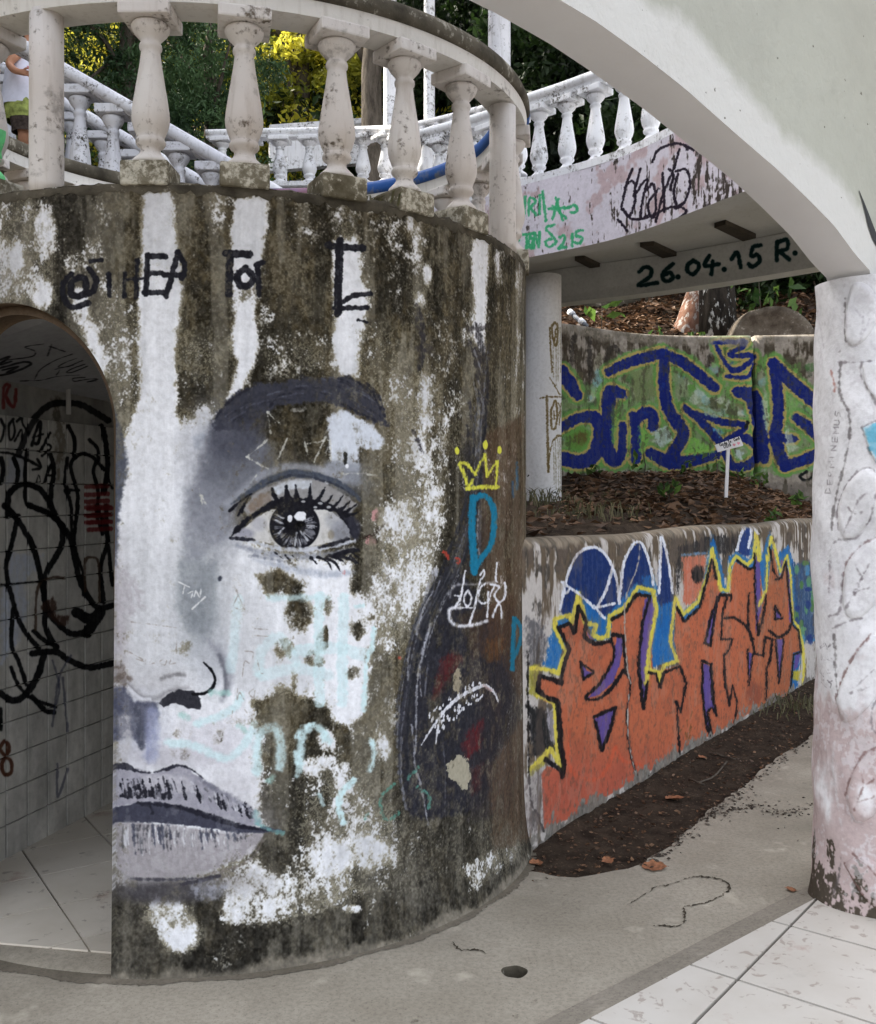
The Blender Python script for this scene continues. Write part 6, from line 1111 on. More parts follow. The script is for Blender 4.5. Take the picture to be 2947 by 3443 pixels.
# ================================================================== PORCH ARCH AND LEAF COLUMN
AE = Vector((.76, .65, 0)).normalized(); AN = Vector((AE.y, -AE.x, 0)); AC = Vector((1.645, 3.68, 0))
AS = [.0, .17, .19, .30, .45, .64, .80, .92, 1.11, 1.30, 1.52, 1.70, 1.90, 2.05]; AZ = [2.33, 2.33, 2.36, 2.40, 2.475, 2.54, 2.59, 2.62, 2.665, 2.71, 2.75, 2.778, 2.795, 2.80]
def arch_z(s):
    s = abs(s)
    if s > 2.05: s = 4.10 - s
    return float(np.interp(max(s, 0), AS, AZ)) if s > 0 else 2.33
M['arch'] = mat_white('cream arch plaster', (186, 187, 178), (118, 114, 104), .70, .80, (174, 174, 164), 3, 24, streak=0)
M['soffit'] = mat_white('pale grey arch soffit', (232, 231, 232), (150, 146, 140), .70, .80, (222, 221, 222), 4, 30, streak=.3)
arch = empty('porch_arch', tuple(AC + Vector((0, 0, 2.33)))); tag(arch, 'wide cream arch sweeping from the top of the leaf column', 'arch')
ss = np.concatenate([np.linspace(-2.05, -.2, 30), np.linspace(-.17, .17, 5), np.linspace(.19, 3.91, 90)]); ATOP = 3.75
vi, fi, vo, fo, vs_, fs_ = [], [], [], [], [], []
zl = [0, .04, .15, .35, .65, 1]
for s in ss:
    z0 = arch_z(s); p = AC - AE * s; 
    wob = .004 * math.sin(s * 5)
    for t in zl:
        q = p + AN * (.080 + .02 * (1 - min(1, t * 5)) * 0 + wob); vi.append((q.x, q.y, z0 + (ATOP - z0) * t)); q = p - AN * .080; vo.append((q.x, q.y, z0 + (ATOP - z0) * t))
    for w_ in np.linspace(-1, 1, 6): q = p + AN * (.080 * w_ + (wob if w_ > .99 else 0)); vs_.append((q.x, q.y, z0 - .006 * (1 - w_ * w_)))
m = len(zl)
for i in range(len(ss) - 1):
    for k in range(m - 1): a = i * m + k; fi.append((a, a + 1, a + m + 1, a + m)); fo.append((a, a + m, a + m + 1, a + 1))
    for k in range(5): a = i * 6 + k; fs_.append((a, a + 1, a + 7, a + 6))
def arch_mat():
    m = MT('cream arch face with whiter brushed edge', .8, .25); at_ = m.N.new('ShaderNodeAttribute'); at_.attribute_name = 'edge'; n1 = m.noise(2.4, 6, .6); n2 = m.noise(14, 6, .65); n3 = m.noise(1.1, 4, .5)
    c = m.mix(m.mask(n3, .35, .7), s2l((178, 179, 168)), s2l((166, 166, 156))); c = m.mix(m.math('MULTIPLY', m.mask(n2, .45, .75), .2), c, s2l((150, 150, 142)))
    e = m.math('SUBTRACT', at_.outputs['Fac'], m.math('ADD', m.math('MULTIPLY', n1, .22), m.math('MULTIPLY', n2, .06))); c = m.mix(m.mask(m.math('ADD', e, .5), .50, .56), s2l((206, 205, 201)), c)
    n4 = m.noise(30, 3, .5); c = m.mix(m.mask(n4, .72, .75), c, s2l((112, 110, 100))); n9 = m.noise(5, 8, .7); c = m.mix(m.math('MULTIPLY', m.mask(n9, .6, .72), .25), c, s2l((140, 138, 126))); m.color(c).bump(m.math('ADD', n1, m.math('MULTIPLY', n2, .5)), .025, .5); return m.m
M['arch_face'] = arch_mat()
for nm, v, f, mt in (('inner_face', vi, fi, M['arch_face']), ('outer_face', vo, fo, M['soffit']), ('soffit', vs_, fs_, M['soffit'])):
    o = child_fix(recalc(obj(nm, v, f, mt, arch, True)), arch)
    if nm == 'inner_face':
        ea = o.data.attributes.new('edge', 'FLOAT', 'POINT'); ea.data.foreach_set('value', np.array([(ATOP - arch_z(s)) * t for s in ss for t in zl], np.float32))
pts = [AC - AE * s for s in (-2.05, 3.91)]; v, f = prism([tuple((pts[0] + AN * .08).xy), tuple((pts[1] + AN * .08).xy), tuple((pts[1] - AN * .08).xy), tuple((pts[0] - AN * .08).xy)], ATOP - .003, ATOP + .10); child_fix(recalc(obj('coping', v, f, M['arch'], arch)), arch)
# black spray mark on the arch, a thin film of paint on its face
M['black_spray'] = mat_plain('black spray paint', (30, 30, 32), .6)
v = []
for x, y, wd in ((2890, 640, 1), (2905, 680, 3), (2918, 720, 6), (2930, 760, 9), (2945, 800, 10), (2960, 830, 8), (2975, 850, 3)):
    for sg in (-1, 1):
        d = np.array([(x + sg * wd - CXP) / FPX, 1.0]); O = AC + AN * .0865; A2 = np.array([[d[0], AE.x], [d[1], AE.y]]); t, s = np.linalg.solve(A2, np.array([O.x, O.y])); v.append((d[0] * t, d[1] * t, EYE + (HOR - y) / FPX * t))
child_fix(obj('spray_mark', v, [(2 * i, 2 * i + 1, 2 * i + 3, 2 * i + 2) for i in range(6)], M['black_spray'], arch), arch)
# leaf column
LR = .205
def col_r(a, z): return LR + .006 * math.sin(3 * a + z * 5) + .005 * math.sin(z * 9 + a * 2) + .003 * math.sin(z * 23 + a * 5) + .016 * math.exp(-max(0, z) / .10)
def leafcol_image():
    c = paint_column(AC.x, AC.y, LR, 0, 2.34, R_(-150), R_(90), 420, (242, 241, 244)); h, w_ = c.h, c.w; Q1, Q2 = ZM(2600, 800, 1.726), ZM(2600, 1900, 1.594)
    n1 = fbm(h, w_, 20, 50, 121, 5); n2 = fbm(h, w_, 7, 9, 122, 3); n3 = fbm(h, w_, 60, 90, 123, 4); zz = np.linspace(0, 2.34, h)[:, None]
    c.c *= (1 - .09 * n3)[..., None]; t = smooth01((n1 * .6 + n2 * .4 - .56) / .2)[..., None] * .24; c.c = c.c * (1 - t) + np.array((184, 178, 182)) * t
    pk = smooth01((.95 + (n3 - .5) * .8 + (n1 - .5) * .4 - zz) / .5)[..., None] * .55; c.c = c.c * (1 - pk) + np.array((168, 136, 132)) * pk
    ms = smooth01((.16 + (n1 - .5) * .34 + (n2 - .5) * .2 - zz) / .06)[..., None] * .85; c.c = (c.c * (1 - ms) + np.array((62, 56, 46)) * ms).astype(np.float32)
    wh = smooth01((n2 * .5 + n3 * .5 - .62) / .06)[..., None] * .5; c.c = (c.c * (1 - wh) + np.array((224, 222, 226)) * wh).astype(np.float32)
    for p, wd, col in (([(420, 350), (425, 600)], 6, 0), ([(390, 720), (395, 900), (440, 1000), (450, 1120), (420, 1300), (380, 1420), (340, 1560), (335, 1690)], 11, 0), ([(370, 1690), (365, 1560), (420, 1440), (500, 1350), (560, 1332), (599, 1360)], 8, 1), ([(599, 1480), (560, 1640), (480, 1740), (340, 1780), (335, 2060)], 7, 1), ([(400, 2060), (420, 1900), (500, 1790), (599, 1740)], 9, 2), ([(385, 720), (470, 720), (599, 712)], 6, 1), ([(515, 720), (512, 800), (599, 960)], 6, 1), ([(520, 1100), (599, 1060)], 6, 1), ([(520, 1100), (560, 1240), (620, 1320)], 6, 1), ([(410, 1710), (440, 1640), (500, 1520), (545, 1480)], 5, 1), ([(430, 1560), (470, 1600), (520, 1590)], 5, 1), ([(340, 770), (365, 850), (362, 890)], 8, 3), ([(250, 420), (290, 640)], 6, 4), ([(430, 420), (440, 610), (500, 610), (560, 470)], 5, 4), ([(480, 410), (520, 460), (560, 420)], 4, 4), ([(510, 600), (530, 430)], 4, 4), ([(400, 640), (385, 660)], 5, 0), ([(480, 1900), (520, 1960), (560, 1890)], 6, 1), ([(470, 2060), (540, 1930)], 6, 1)):
        cc = [(96, 90, 90), (132, 124, 128), (130, 106, 106), (170, 112, 100), (196, 192, 198)][col]; c.stroke(Q1(p), wd / 1.726, cc, 7, 8, .2, .7)
    for p, wd, col in (([(310, 275), (365, 240), (370, 60)], 8, 1), ([(330, 340), (400, 305), (480, 285)], 6, 1), ([(335, 370), (340, 560), (350, 690)], 12, 0), ([(335, 730), (380, 600), (440, 480), (525, 368)], 9, 2), ([(420, 690), (470, 630), (540, 560)], 5, 1), ([(430, 655), (470, 670), (520, 650)], 5, 1), ([(440, 160), (490, 40)], 6, 1), ([(400, 230), (440, 150), (520, 120)], 6, 1), ([(388, 1240), (430, 1110), (480, 1020), (560, 975)], 9, 2), ([(440, 1310), (490, 1190), (540, 1150)], 7, 2), ([(480, 1120), (490, 1190)], 6, 2), ([(450, 1270), (540, 1240)], 6, 2), ([(560, 720), (530, 780), (535, 870), (570, 920)], 8, 1), ([(330, 950), (320, 1100), (350, 1300), (370, 1420)], 7, 4), ([(365, 1560), (345, 1680), (325, 1770)], 8, 0), ([(380, 1600), (440, 1700), (500, 1790), (560, 1840)], 8, 2), ([(390, 1500), (460, 1530), (560, 1560)], 10, 4), ([(430, 1550), (520, 1620), (570, 1680)], 7, 2)):
        cc = [(92, 86, 86), (132, 124, 128), (126, 96, 92), (150, 90, 80), (212, 206, 208)][col]; c.stroke(Q2(p), wd / 1.594, cc, 7, 8, .2, .72)
    bl = Q1([(528, 1105), (610, 1070), (700, 1150), (650, 1330), (600, 1300), (565, 1230)]); c.poly(bl, (112, 186, 214), 10, 8, .2, .95)
    TXT = {'D': [[(0, 0), (0, 10), (5, 8), (7, 5), (5, 2), (0, 0)]], 'E': [[(6, 0), (0, 0), (0, 10), (6, 10)], [(0, 5), (5, 5)]], 'R': [[(0, 10), (0, 0), (5, 1), (5, 4), (0, 5), (6, 10)]], 'M': [[(0, 10), (0, 0), (4, 6), (8, 0), (8, 10)]], 'N': [[(0, 10), (0, 0), (6, 10), (6, 0)]], 'I': [[(2, 0), (2, 10)]], 'U': [[(0, 0), (0, 8), (3, 10), (6, 8), (6, 0)]], 'S': [[(6, 1), (2, 0), (0, 3), (5, 6), (5, 9), (0, 10)]]}
    # lettering scratched up the column: runs upward, letters lying on their side
    y0, y1 = 1480, 985; word = 'DERMINEMUS'
    for i, chh in enumerate(word):
        by = y0 + (y1 - y0) * i / len(word); bx = 290 + (372 - 290) * (i / len(word)) ** .8
        for stk in TXT[chh]: c.stroke(Q1([(bx + (q[1]) * 3.2 - 2, by - q[0] * 4.4) for q in stk]), 2.2, (150, 146, 150), 2, 3, .35, .85, False)
    for yy in (430, 500, 570, 630):
        for xx in (250, 290):
            for _ in range(3): c.stroke(Q2([(xx + random.uniform(-10, 30), yy + random.uniform(-14, 14)), (xx + random.uniform(0, 40), yy + random.uniform(-16, 30))]), 2, (130, 124, 130), 2, 3, .4, .7)
    return c.image('leaf_column_colours')
M['leaf_col'] = mat_paint('white leaf column paint', leafcol_image(), .95, .006)
lcol = empty('leaf_column', tuple(AC)); tag(lcol, 'thick white column carved with leaves and stained pink at its foot', 'column')
def luv(me, fn):
    l = me.uv_layers.new(name='UVMap')
    for p in me.polygons:
        for li in p.loop_indices: l.data[li].uv = fn(me.loops[li].vertex_index)
v, f, uv = [], [], []; NA, NZ = 96, 110
for j in range(NZ + 1):
    z = 2.345 * j / NZ
    for i in range(NA + 1): a = R_(-180) + 2 * math.pi * i / NA; r = col_r(a, z); v.append((AC.x + r * math.sin(a), AC.y - r * math.cos(a), z)); uv.append(((a - R_(-150)) / R_(240), z / 2.34))
for j in range(NZ):
    for i in range(NA): a = j * (NA + 1) + i; f.append((a, a + 1, a + NA + 2, a + NA + 1))
me = mesh('shaft', v, f); me.materials.append(M['leaf_col']); luv(me, lambda k: uv[k]); child_fix(link('shaft', me, None, lcol, True), lcol)
Q1, Q2 = ZM(2600, 800, 1.726), ZM(2600, 1900, 1.594)
def leaf_relief(pts):
    P = []
    for x, y in catmull(list(pts) + [pts[0]], 4)[:-1]:
        d = (x - CXP) / FPX; A_, B_, C_ = d * d + 1, -2 * (d * AC.x + AC.y), AC.x ** 2 + AC.y ** 2 - LR * LR; t = (-B_ - math.sqrt(max(0, B_ * B_ - 4 * A_ * C_))) / (2 * A_)
        P.append((math.atan2(d * t - AC.x, -(t - AC.y)), EYE + (HOR - y) / FPX * t))
    n = len(P); ca = sum(p[0] for p in P) / n; cz = sum(p[1] for p in P) / n; v, uvl = [], []
    for k, off in ((1.0, -.002), (.965, .009), (.75, .009), (.35, .007)):
        for a, z in P: aa, z2 = ca + (a - ca) * k, cz + (z - cz) * k; r = col_r(aa, z2) + off; v.append((AC.x + r * math.sin(aa), AC.y - r * math.cos(aa), z2)); uvl.append(((aa - R_(-150)) / R_(240), z2 / 2.34))
    r = col_r(ca, cz) + .005; v.append((AC.x + r * math.sin(ca), AC.y - r * math.cos(ca), cz)); uvl.append(((ca - R_(-150)) / R_(240), cz / 2.34))
    f = [(k * n + i, k * n + (i + 1) % n, (k + 1) * n + (i + 1) % n, (k + 1) * n + i) for k in range(3) for i in range(n)] + [(3 * n + i, 3 * n + (i + 1) % n, 4 * n) for i in range(n)]
    me = mesh('carved_leaf', v, f); me.materials.append(M['leaf_col']); luv(me, lambda k: uvl[k]); o = link('carved_leaf', me, None, lcol, True); recalc(o); child_fix(o, lcol)
for q, p in ((Q1, [(428, 600), (424, 450), (455, 290), (500, 255), (570, 290), (610, 400), (590, 500), (530, 600), (460, 630)]), (Q1, [(520, 722), (660, 715), (690, 820), (650, 960), (590, 930), (530, 830)]), (Q1, [(525, 1105), (610, 1065), (700, 1150), (650, 1335), (595, 1300), (560, 1230)]), (Q1, [(378, 1680), (372, 1560), (425, 1440), (500, 1360), (560, 1340), (620, 1380), (610, 1500), (560, 1640), (480, 1730), (410, 1750)]), (Q1, [(405, 2050), (425, 1900), (500, 1800), (620, 1745), (690, 1900), (640, 2060), (520, 2200), (430, 2190)]), (Q2, [(345, 720), (390, 590), (450, 480), (530, 375), (600, 420), (620, 560), (560, 700), (450, 820), (370, 840)]), (Q2, [(395, 1240), (435, 1110), (485, 1025), (570, 980), (640, 1060), (620, 1220), (540, 1340), (440, 1380)]), (Q2, [(385, 1600), (470, 1560), (590, 1620), (640, 1760), (560, 1830), (490, 1780), (430, 1690)])): leaf_relief(q(p))

# ================================================================== STAIR BEHIND THE TOWER, FAR TERRACE
SX0, SZ0, SLP = -2.84, 3.74, .575
stair = empty('stair', (-2.4, 6.7, 1.6)); tag(stair, 'grey stone stair climbing away to the left behind the tower', 'stair')
for i in range(14):
    x1 = -.55 - i * .27; z1 = SZ0 + (SX0 - x1) * SLP * 1.0 + .08
    vv, ff = box_vf(x1 - .29, x1, 6.28, 7.15, z1 - .42, z1); me = bevel_me(mesh('step', vv, ff), .012, 2); child_fix(link('step', me, M['grime'], stair), stair)
def stair_rail(y, label, sp, off, dz=0):
    x0, x1 = -.95, -4.3; z = lambda x: 4.574 + (-2.85 - x) * SLP + dz
    root = balustrade('stair_balustrade', label, [(x0, y, z(x0)), (x1, y, z(x1))], sp, BAL_S, M['stair_white'], .84, 'stair balustrades', M['stair_white'], True, offset=off, xs=(-2.5, 9) if y < 6.5 else None, thick=1.35)
    return root
stair_rail(6.22, 'chipped white sloping balustrade on the near side of the stair', .212, .075); stair_rail(7.22, 'chipped white sloping balustrade on the far side of the stair', .24, .10, -.03)
TPs = [(893, 436, 11.0), (1100, 432, 10.9), (1290, 425, 10.5), (1415, 410, 9.7), (1620, 360, 8.4), (1745, 318, 7.25)]
tpts = [tuple(at(700, 440, 11.1))] + [tuple(at(x, y, d)) for x, y, d in TPs]
balustrade('terrace_balustrade', 'bright white balustrade curving along the far terrace', tpts, .34, BAL_W, M['bright_white'], .66, fat=1.3)
tl = np.array(catmull(tpts, 10)); v, f = [], []
for p in tl: v += [(p[0], p[1], p[2] - .66), (p[0], p[1] + 1.6, p[2] - .66), (p[0], p[1], p[2] - 1.05), (p[0], p[1] + 1.6, p[2] - 1.05)]
for i in range(len(tl) - 1): a, b = 4 * i, 4 * i + 4; f += [(a, b, b + 1, a + 1), (a, a + 2, b + 2, b), (a + 2, a + 3, b + 3, b + 2)]
tag(recalc(obj('far_terrace', v, f, M['bright_white'])), 'white terrace slab on the slope under the far balustrade', 'terrace')
par = empty('parapet', tuple(at(1080, 440, 13.5))); tag(par, 'white parapet with oblong openings behind the far terrace', 'parapet')
pa, pb = at(930, 428, 13.2), at(1330, 398, 13.6); dirp = (pb - pa).normalized(); Lp = (pb - pa).length
def pbar(nm, s0_, s1_, z0, z1):
    ps = [pa + dirp * s0_, pa + dirp * s1_]; n_ = Vector((dirp.y, -dirp.x, 0)) * .07; v = []
    for z in (z0, z1):
        for p, sg in ((ps[0], 1), (ps[1], 1), (ps[1], -1), (ps[0], -1)): v.append((p.x + n_.x * sg, p.y + n_.y * sg, p.z + z))
    child_fix(recalc(obj(nm, v, [(0, 1, 2, 3), (4, 5, 6, 7), (0, 1, 5, 4), (1, 2, 6, 5), (2, 3, 7, 6), (3, 0, 4, 7)], M['bright_white'], par)), par)
pbar('top_rail', -.1, Lp, -.05, .02); pbar('bottom_rail', -.1, Lp, -.6, -.18)
for k in range(6): pbar('upright', k * Lp / 5 - .12, k * Lp / 5 + .06, -.18, -.05)
def pole(name, x0, x1, d, z0, z1, mat, label, grp=None):
    r = (x1 - x0) / FPX * d / 2; q = at((x0 + x1) / 2, HOR, d); v, f = lathe_vf([(r * 1.25, z0), (r * 1.25, z0 + .06), (r, z0 + .09), (r, (z0 + z1) / 2), (r * .98, z1 - .1), (r * 1.2, z1 - .06), (r * 1.2, z1)], 24)
    tag(obj(name, [(x + q.x, y + q.y, z) for x, y, z in v], f, mat, None, True), label, 'post', grp)
pole('terrace_post', 1290, 1334, 11.6, 4.6, 8.4, M['bright_white'], 'bright white tall post beside the bare tree trunk')
pole('terrace_post', 1426, 1463, 11.8, 4.4, 8.5, M['bright_white'], 'thinner white tall post between the two right-hand tower balusters')
pole('bridge_post', 1642, 1718, 8.9, 3.66, 6.6, M['stair_white'], 'speckled white post rising above the blue end of the tower rail')
pole('terrace_post', 950, 966, 11.6, 4.6, 5.6, M['bright_white'], 'short white post behind the far balustrade')

# ================================================================== TREES AND LEAVES
def leaf_mesh(name, C, size, mat, parent=None, aspect=.45, droop=None, tone=None, seed=1, flat=False, fold=.25, vary=.4):
    r = np.random.default_rng(seed); n = len(C); C = np.asarray(C, float)
    ax = r.normal(size=(n, 3))
    if droop is not None: ax = ax * droop[1] + np.array(droop[0])
    if flat: ax[:, 2] *= .15
    ax /= np.linalg.norm(ax, axis=1)[:, None]; b = r.normal(size=(n, 3))
    if flat: b[:, 2] *= .25
    b -= ax * (b * ax).sum(1)[:, None]; b /= np.linalg.norm(b, axis=1)[:, None]; nn = np.cross(ax, b)
    s = size * (1 + vary * (r.random(n) * 2 - 1)); s = s[:, None]
    V = np.stack([C - ax * s * .5, C + b * s * aspect * .5 - ax * s * .05 + nn * s * fold * .3, C + ax * s * .5, C - b * s * aspect * .5 - ax * s * .05 + nn * s * fold * .3], 1).reshape(-1, 3)
    q = np.arange(n)[:, None] * 4; F = np.concatenate([q + np.array([[0, 1, 2]]), q + np.array([[0, 2, 3]])], 1).reshape(-1, 3)
    o = fast_mesh(name, V, F, mat, parent)
    t = (r.random(n) if tone is None else np.clip(tone + .25 * (r.random(n) - .5), 0, 1)).astype(np.float32)
    at_ = o.data.attributes.new('tone', 'FLOAT', 'FACE'); at_.data.foreach_set('value', np.repeat(t, 2)[:len(o.data.polygons)]); return o
def clump_points(clumps, per, seed):
    r = np.random.default_rng(seed); out, tn = [], []
    for (c, rad, k) in clumps:
        m = int(per * k); d = r.normal(size=(m, 3)); d /= np.linalg.norm(d, axis=1)[:, None]; q = r.random(m) ** .45
        out.append(np.array(c) + d * q[:, None] * np.array(rad)); tn.append(np.full(m, r.random()))
    return np.vstack(out), np.concatenate(tn)
def crown_clumps(center, radii, n, crad, seed):
    r = np.random.default_rng(seed); L = []
    for _ in range(n):
        d = r.normal(size=3); d /= np.linalg.norm(d); q = r.random() ** .5; L.append((np.array(center) + d * q * np.array(radii), np.array([1, 1, .75]) * crad * r.uniform(.6, 1.3), r.uniform(.6, 1.3)))
    return L
def tree(name, label, base, top, r0, crown_c, crown_r, n_cl, cl_r, per, lsize, lmat, bark, seed, aspect=.45, limbs=6, lean=(0, 0), group=None, droop=None):
    root = empty(name, base); tag(root, label, 'tree', group); rr_ = random.Random(seed); B0 = Vector(base); T_ = Vector(top)
    pts = [B0 + (T_ - B0) * t + Vector((rr_.uniform(-.06, .06), rr_.uniform(-.06, .06), 0)) * (0 if t in (0, 1) else 1) for t in (0, .15, .3, .45, .6, .75, .9, 1)]
    v, f = tube_vf(pts, [r0 * 1.25, r0 * 1.05, r0, r0 * .92, r0 * .84, r0 * .74, r0 * .6, r0 * .4], 14)
    for i in range(limbs):
        t = rr_.uniform(.55, .98); p = B0 + (T_ - B0) * t; cl_ = Vector(crown_c) + Vector((rr_.uniform(-1, 1) * crown_r[0], rr_.uniform(-1, 1) * crown_r[1], rr_.uniform(-.5, .8) * crown_r[2])) * .8
        lv, lf = tube_vf([p, p.lerp(cl_, .4) + Vector((0, 0, .1 * crown_r[2])), cl_], [r0 * .4, r0 * .25, r0 * .08], 7); n = len(v); v = v + lv; f = f + [tuple(k + n for k in q) for q in lf]
    child_fix(obj('trunk', v, f, bark, root, True), root)
    C, tn = clump_points(crown_clumps(crown_c, crown_r, n_cl, cl_r, seed), per, seed + 1)
    child_fix(leaf_mesh('crown', C, lsize, lmat, root, aspect, droop, tn, seed + 2), root)
    return root
def T(px, py, d): p = at(px, py, d); return (p.x, p.y, p.z)
def gz(p): return (p[0], p[1], hill_z(p[0], p[1]) - .1)
def simple_tree(name, label, px, py, d, radii, n_cl, cl_r, per, ls, mat, seed, trunk=.12, aspect=.45, group='trees on the slope', droop=None):
    c = T(px, py, d); tree(name, label, gz(c), (c[0] + .1, c[1], c[2] + radii[2] * .6), trunk, c, radii, n_cl, cl_r, per, ls, mat, M['bark'], seed, aspect, 8, group=group, droop=droop)
simple_tree('conifer', 'feathery dark green conifer behind the sloping stair rail', 420, 150, 12.2, (1.0, .9, 1.9), 120, .26, 150, .085, M['leaf_conifer'], 11, .12, .28, droop=((0, -.2, .5), .8))
simple_tree('conifer', 'second feathery conifer leaning behind the first two tower balusters', 690, 330, 13.0, (.95, .9, 1.7), 100, .26, 150, .085, M['leaf_conifer'], 12, .12, .28, droop=((0, -.2, .5), .8))
simple_tree('broadleaf_tree', 'sunlit yellow green tree between the second and third tower balusters', 1000, 250, 15.0, (1.5, 1.2, 2.3), 120, .36, 130, .11, M['leaf_lit'], 13, .14)
simple_tree('broadleaf_tree', 'dim green tree filling the gap left of the bare trunk', 1160, 420, 16.5, (1.3, 1.2, 2.2), 80, .4, 120, .12, M['leaf_dark'], 14)
simple_tree('broadleaf_tree', 'sunlit bush glowing low behind the slope left of the stair', 330, 420, 16.0, (2.2, 1.2, 1.6), 80, .4, 120, .11, M['leaf_lit'], 15)
simple_tree('broadleaf_tree', 'dark leafy tree above the footbridge balustrade beside the arch', 1930, 230, 13.5, (1.7, 1.2, 2.0), 120, .38, 120, .13, M['leaf_dark'], 16)
simple_tree('broadleaf_tree', 'dark hanging foliage between the tower rail and the footbridge', 1760, 60, 14.5, (1.8, 1.2, 2.2), 100, .4, 120, .13, M['leaf_dark'], 17, droop=((0, 0, -1), .6))
simple_tree('broadleaf_tree', 'dark tree behind the last footbridge balusters', 2200, 420, 12.5, (1.3, 1.0, 1.5), 80, .36, 120, .13, M['leaf_dark'], 18)
simple_tree('broadleaf_tree', 'yellow flecked shrub behind the footbridge balusters', 1850, 560, 15.0, (2.0, .9, 1.0), 60, .36, 110, .11, M['leaf_lit'], 19)
simple_tree('broadleaf_tree', 'dark undergrowth tree right of the lichen palm', 2640, 900, 12.2, (1.3, .9, 1.5), 90, .34, 120, .13, M['leaf_dark'], 20)
simple_tree('broadleaf_tree', 'tall dark tree at the top edge above the bare trunk', 1430, 90, 16.0, (1.7, 1.2, 2.0), 90, .42, 120, .13, M['leaf_dark'], 21)
simple_tree('broadleaf_tree', 'dark tree low behind the far terrace posts', 1380, 480, 15.5, (1.8, 1.0, 1.3), 80, .4, 110, .13, M['leaf_dark'], 22)
simple_tree('broadleaf_tree', 'sunlit yellow green tree high behind the conifers', 620, 60, 16.8, (2.0, 1.0, 1.8), 70, .4, 110, .11, M['leaf_lit'], 23)
simple_tree('broadleaf_tree', 'yellow green foliage seen between the bare trunk and the thinner white post', 1390, 300, 17.2, (1.3, .9, 1.6), 50, .4, 110, .12, M['leaf_lit'], 24)
# unseen row of tall trees added left of the yard to keep the sun off it
for i_, (x_, y_) in enumerate(((-7.2, -.5), (-7.6, 2.6), (-7.0, 5.6), (-7.5, 8.6), (-7.2, 11.0))):
    tree('shade_tree', ['tall dense shade tree nearest the viewer in the row left of the yard', 'second tall shade tree in the row left of the yard', 'tall shade tree left of the tower, middle of its row', 'fourth tall shade tree in the row left of the yard', 'tall shade tree beyond the stair, farthest of its row'][i_], (x_, y_, 0), (x_ + .2, y_, 11), .22, (x_, y_, 7.6), (2.0, 2.3, 6.6), 90, .9, 130, .42, M['leaf_dark'], M['bark'], 60 + i_, .55, 8, group='shade trees')
# bare trunk beside the tall posts
c0 = at(1262, 420, 12.6); tree('bare_trunk_tree', 'bare twisting grey trunk beside the bright white tall post', gz(c0), tuple(at(1258, -260, 12.9)), .16, tuple(at(1250, -520, 13)), (2.2, 1.6, 1.0), 40, .5, 110, .14, M['leaf_dark'], M['bark'], 31)
# palm trunk and leaning trunk behind the rear wall
pb0 = at(2420, 1180, 10.6); tree('palm_tree', 'dark palm trunk blotched with white lichen behind the rear wall', (pb0.x, pb0.y, 2.9), (pb0.x + .03, pb0.y, 10.4), .178, (pb0.x, pb0.y, 10.6), (1.8, 1.8, .7), 30, .4, 100, .4, M['leaf_dark'], M['bark_lichen'], 32, .12, 4)
lb = at(2240, 1150, 10.9); lt = at(2420, 820, 11.4); tree('leaning_tree', 'pinkish leaning trunk left of the lichen palm', (lb.x, lb.y, 2.9), (lt.x + .9, lt.y + .3, lt.z + 2.2), .15, (lt.x + 1.4, lt.y + .5, lt.z + 3.0), (1.5, 1.2, .9), 30, .4, 100, .12, M['leaf_dark'], M['bark_pink'], 33, .4, 4)
# the wood beyond: one far mass
r = np.random.default_rng(40); n = 90000; X = r.uniform(-17, 17, n); Y = r.uniform(18, 27, n); Zb = np.array([hill_z(0, y) for y in Y]); Z = Zb + r.random(n) ** 1.4 * (9.5 + 3 * np.sin(X * .9) + 1.5 * np.sin(X * 2.3 + 1)); keep = (np.sin(X * 1.7 + Z * 1.1) + np.sin(Z * 2.3 - X * .8) + np.sin(X * 3.1 + Y * 2)) > -1.5
C = np.stack([X, Y, Z], 1)[keep]; wd_ = leaf_mesh('far_wood', C, .30, M['leaf_dark'], None, .5, None, np.clip(.35 + .3 * np.sin(C[:, 0] * 2.1 + C[:, 2] * 1.7), 0, 1), 41); tag(wd_, 'dim wooded slope filling the background', 'wood', kind='stuff')
r = np.random.default_rng(42); n = 26000; X = r.uniform(-9, 9, n); Y = r.uniform(13.5, 18, n); Z = np.array([hill_z(x, y) for x, y in zip(X, Y)]) + r.random(n) ** 2 * 2.6
C = np.stack([X, Y, Z], 1); us = leaf_mesh('undergrowth', C, .16, M['leaf_dark'], None, .5, None, None, 43); tag(us, 'dense dark undergrowth on the slope', 'undergrowth', kind='stuff')

# boulder-like rounded wall end, concrete wall and bits behind the rear wall
K7 = ZM(1850, 880, 1.971)
v, f = [], []; bc = at(2560, 1130, 10.0); NB_ = 28
for i in range(NB_ + 1):
    a = math.pi * i / NB_; x = -.37 * math.cos(a) + (.10 * (1 - math.cos(a)) if a > 1.2 else 0); z = .62 * math.sin(a) ** .8
    for k, (dy, sc) in enumerate(((-.10, .90), (-.14, 1.0), (.14, 1.0), (.18, .9))): v.append((bc.x + x * sc, bc.y + dy, 2.55 + max(0, z) * sc + .30))
for i in range(NB_):
    for k in range(3): a = i * 4 + k; f.append((a, a + 4, a + 5, a + 1))
f += [tuple(i * 4 for i in range(NB_ + 1)), tuple(i * 4 + 3 for i in range(NB_, -1, -1))]
tag(recalc(obj('rounded_stone', v, f, mat_moss('lichened stone', (70, 62, 54), (112, 104, 94), (150, 144, 136), .55), None, True)), 'rounded grey stone slab standing right of the lichen palm', 'stone')
v, f = [], []; cwz = [(1870, 985), (2000, 960), (2260, 935), (2330, 930)]
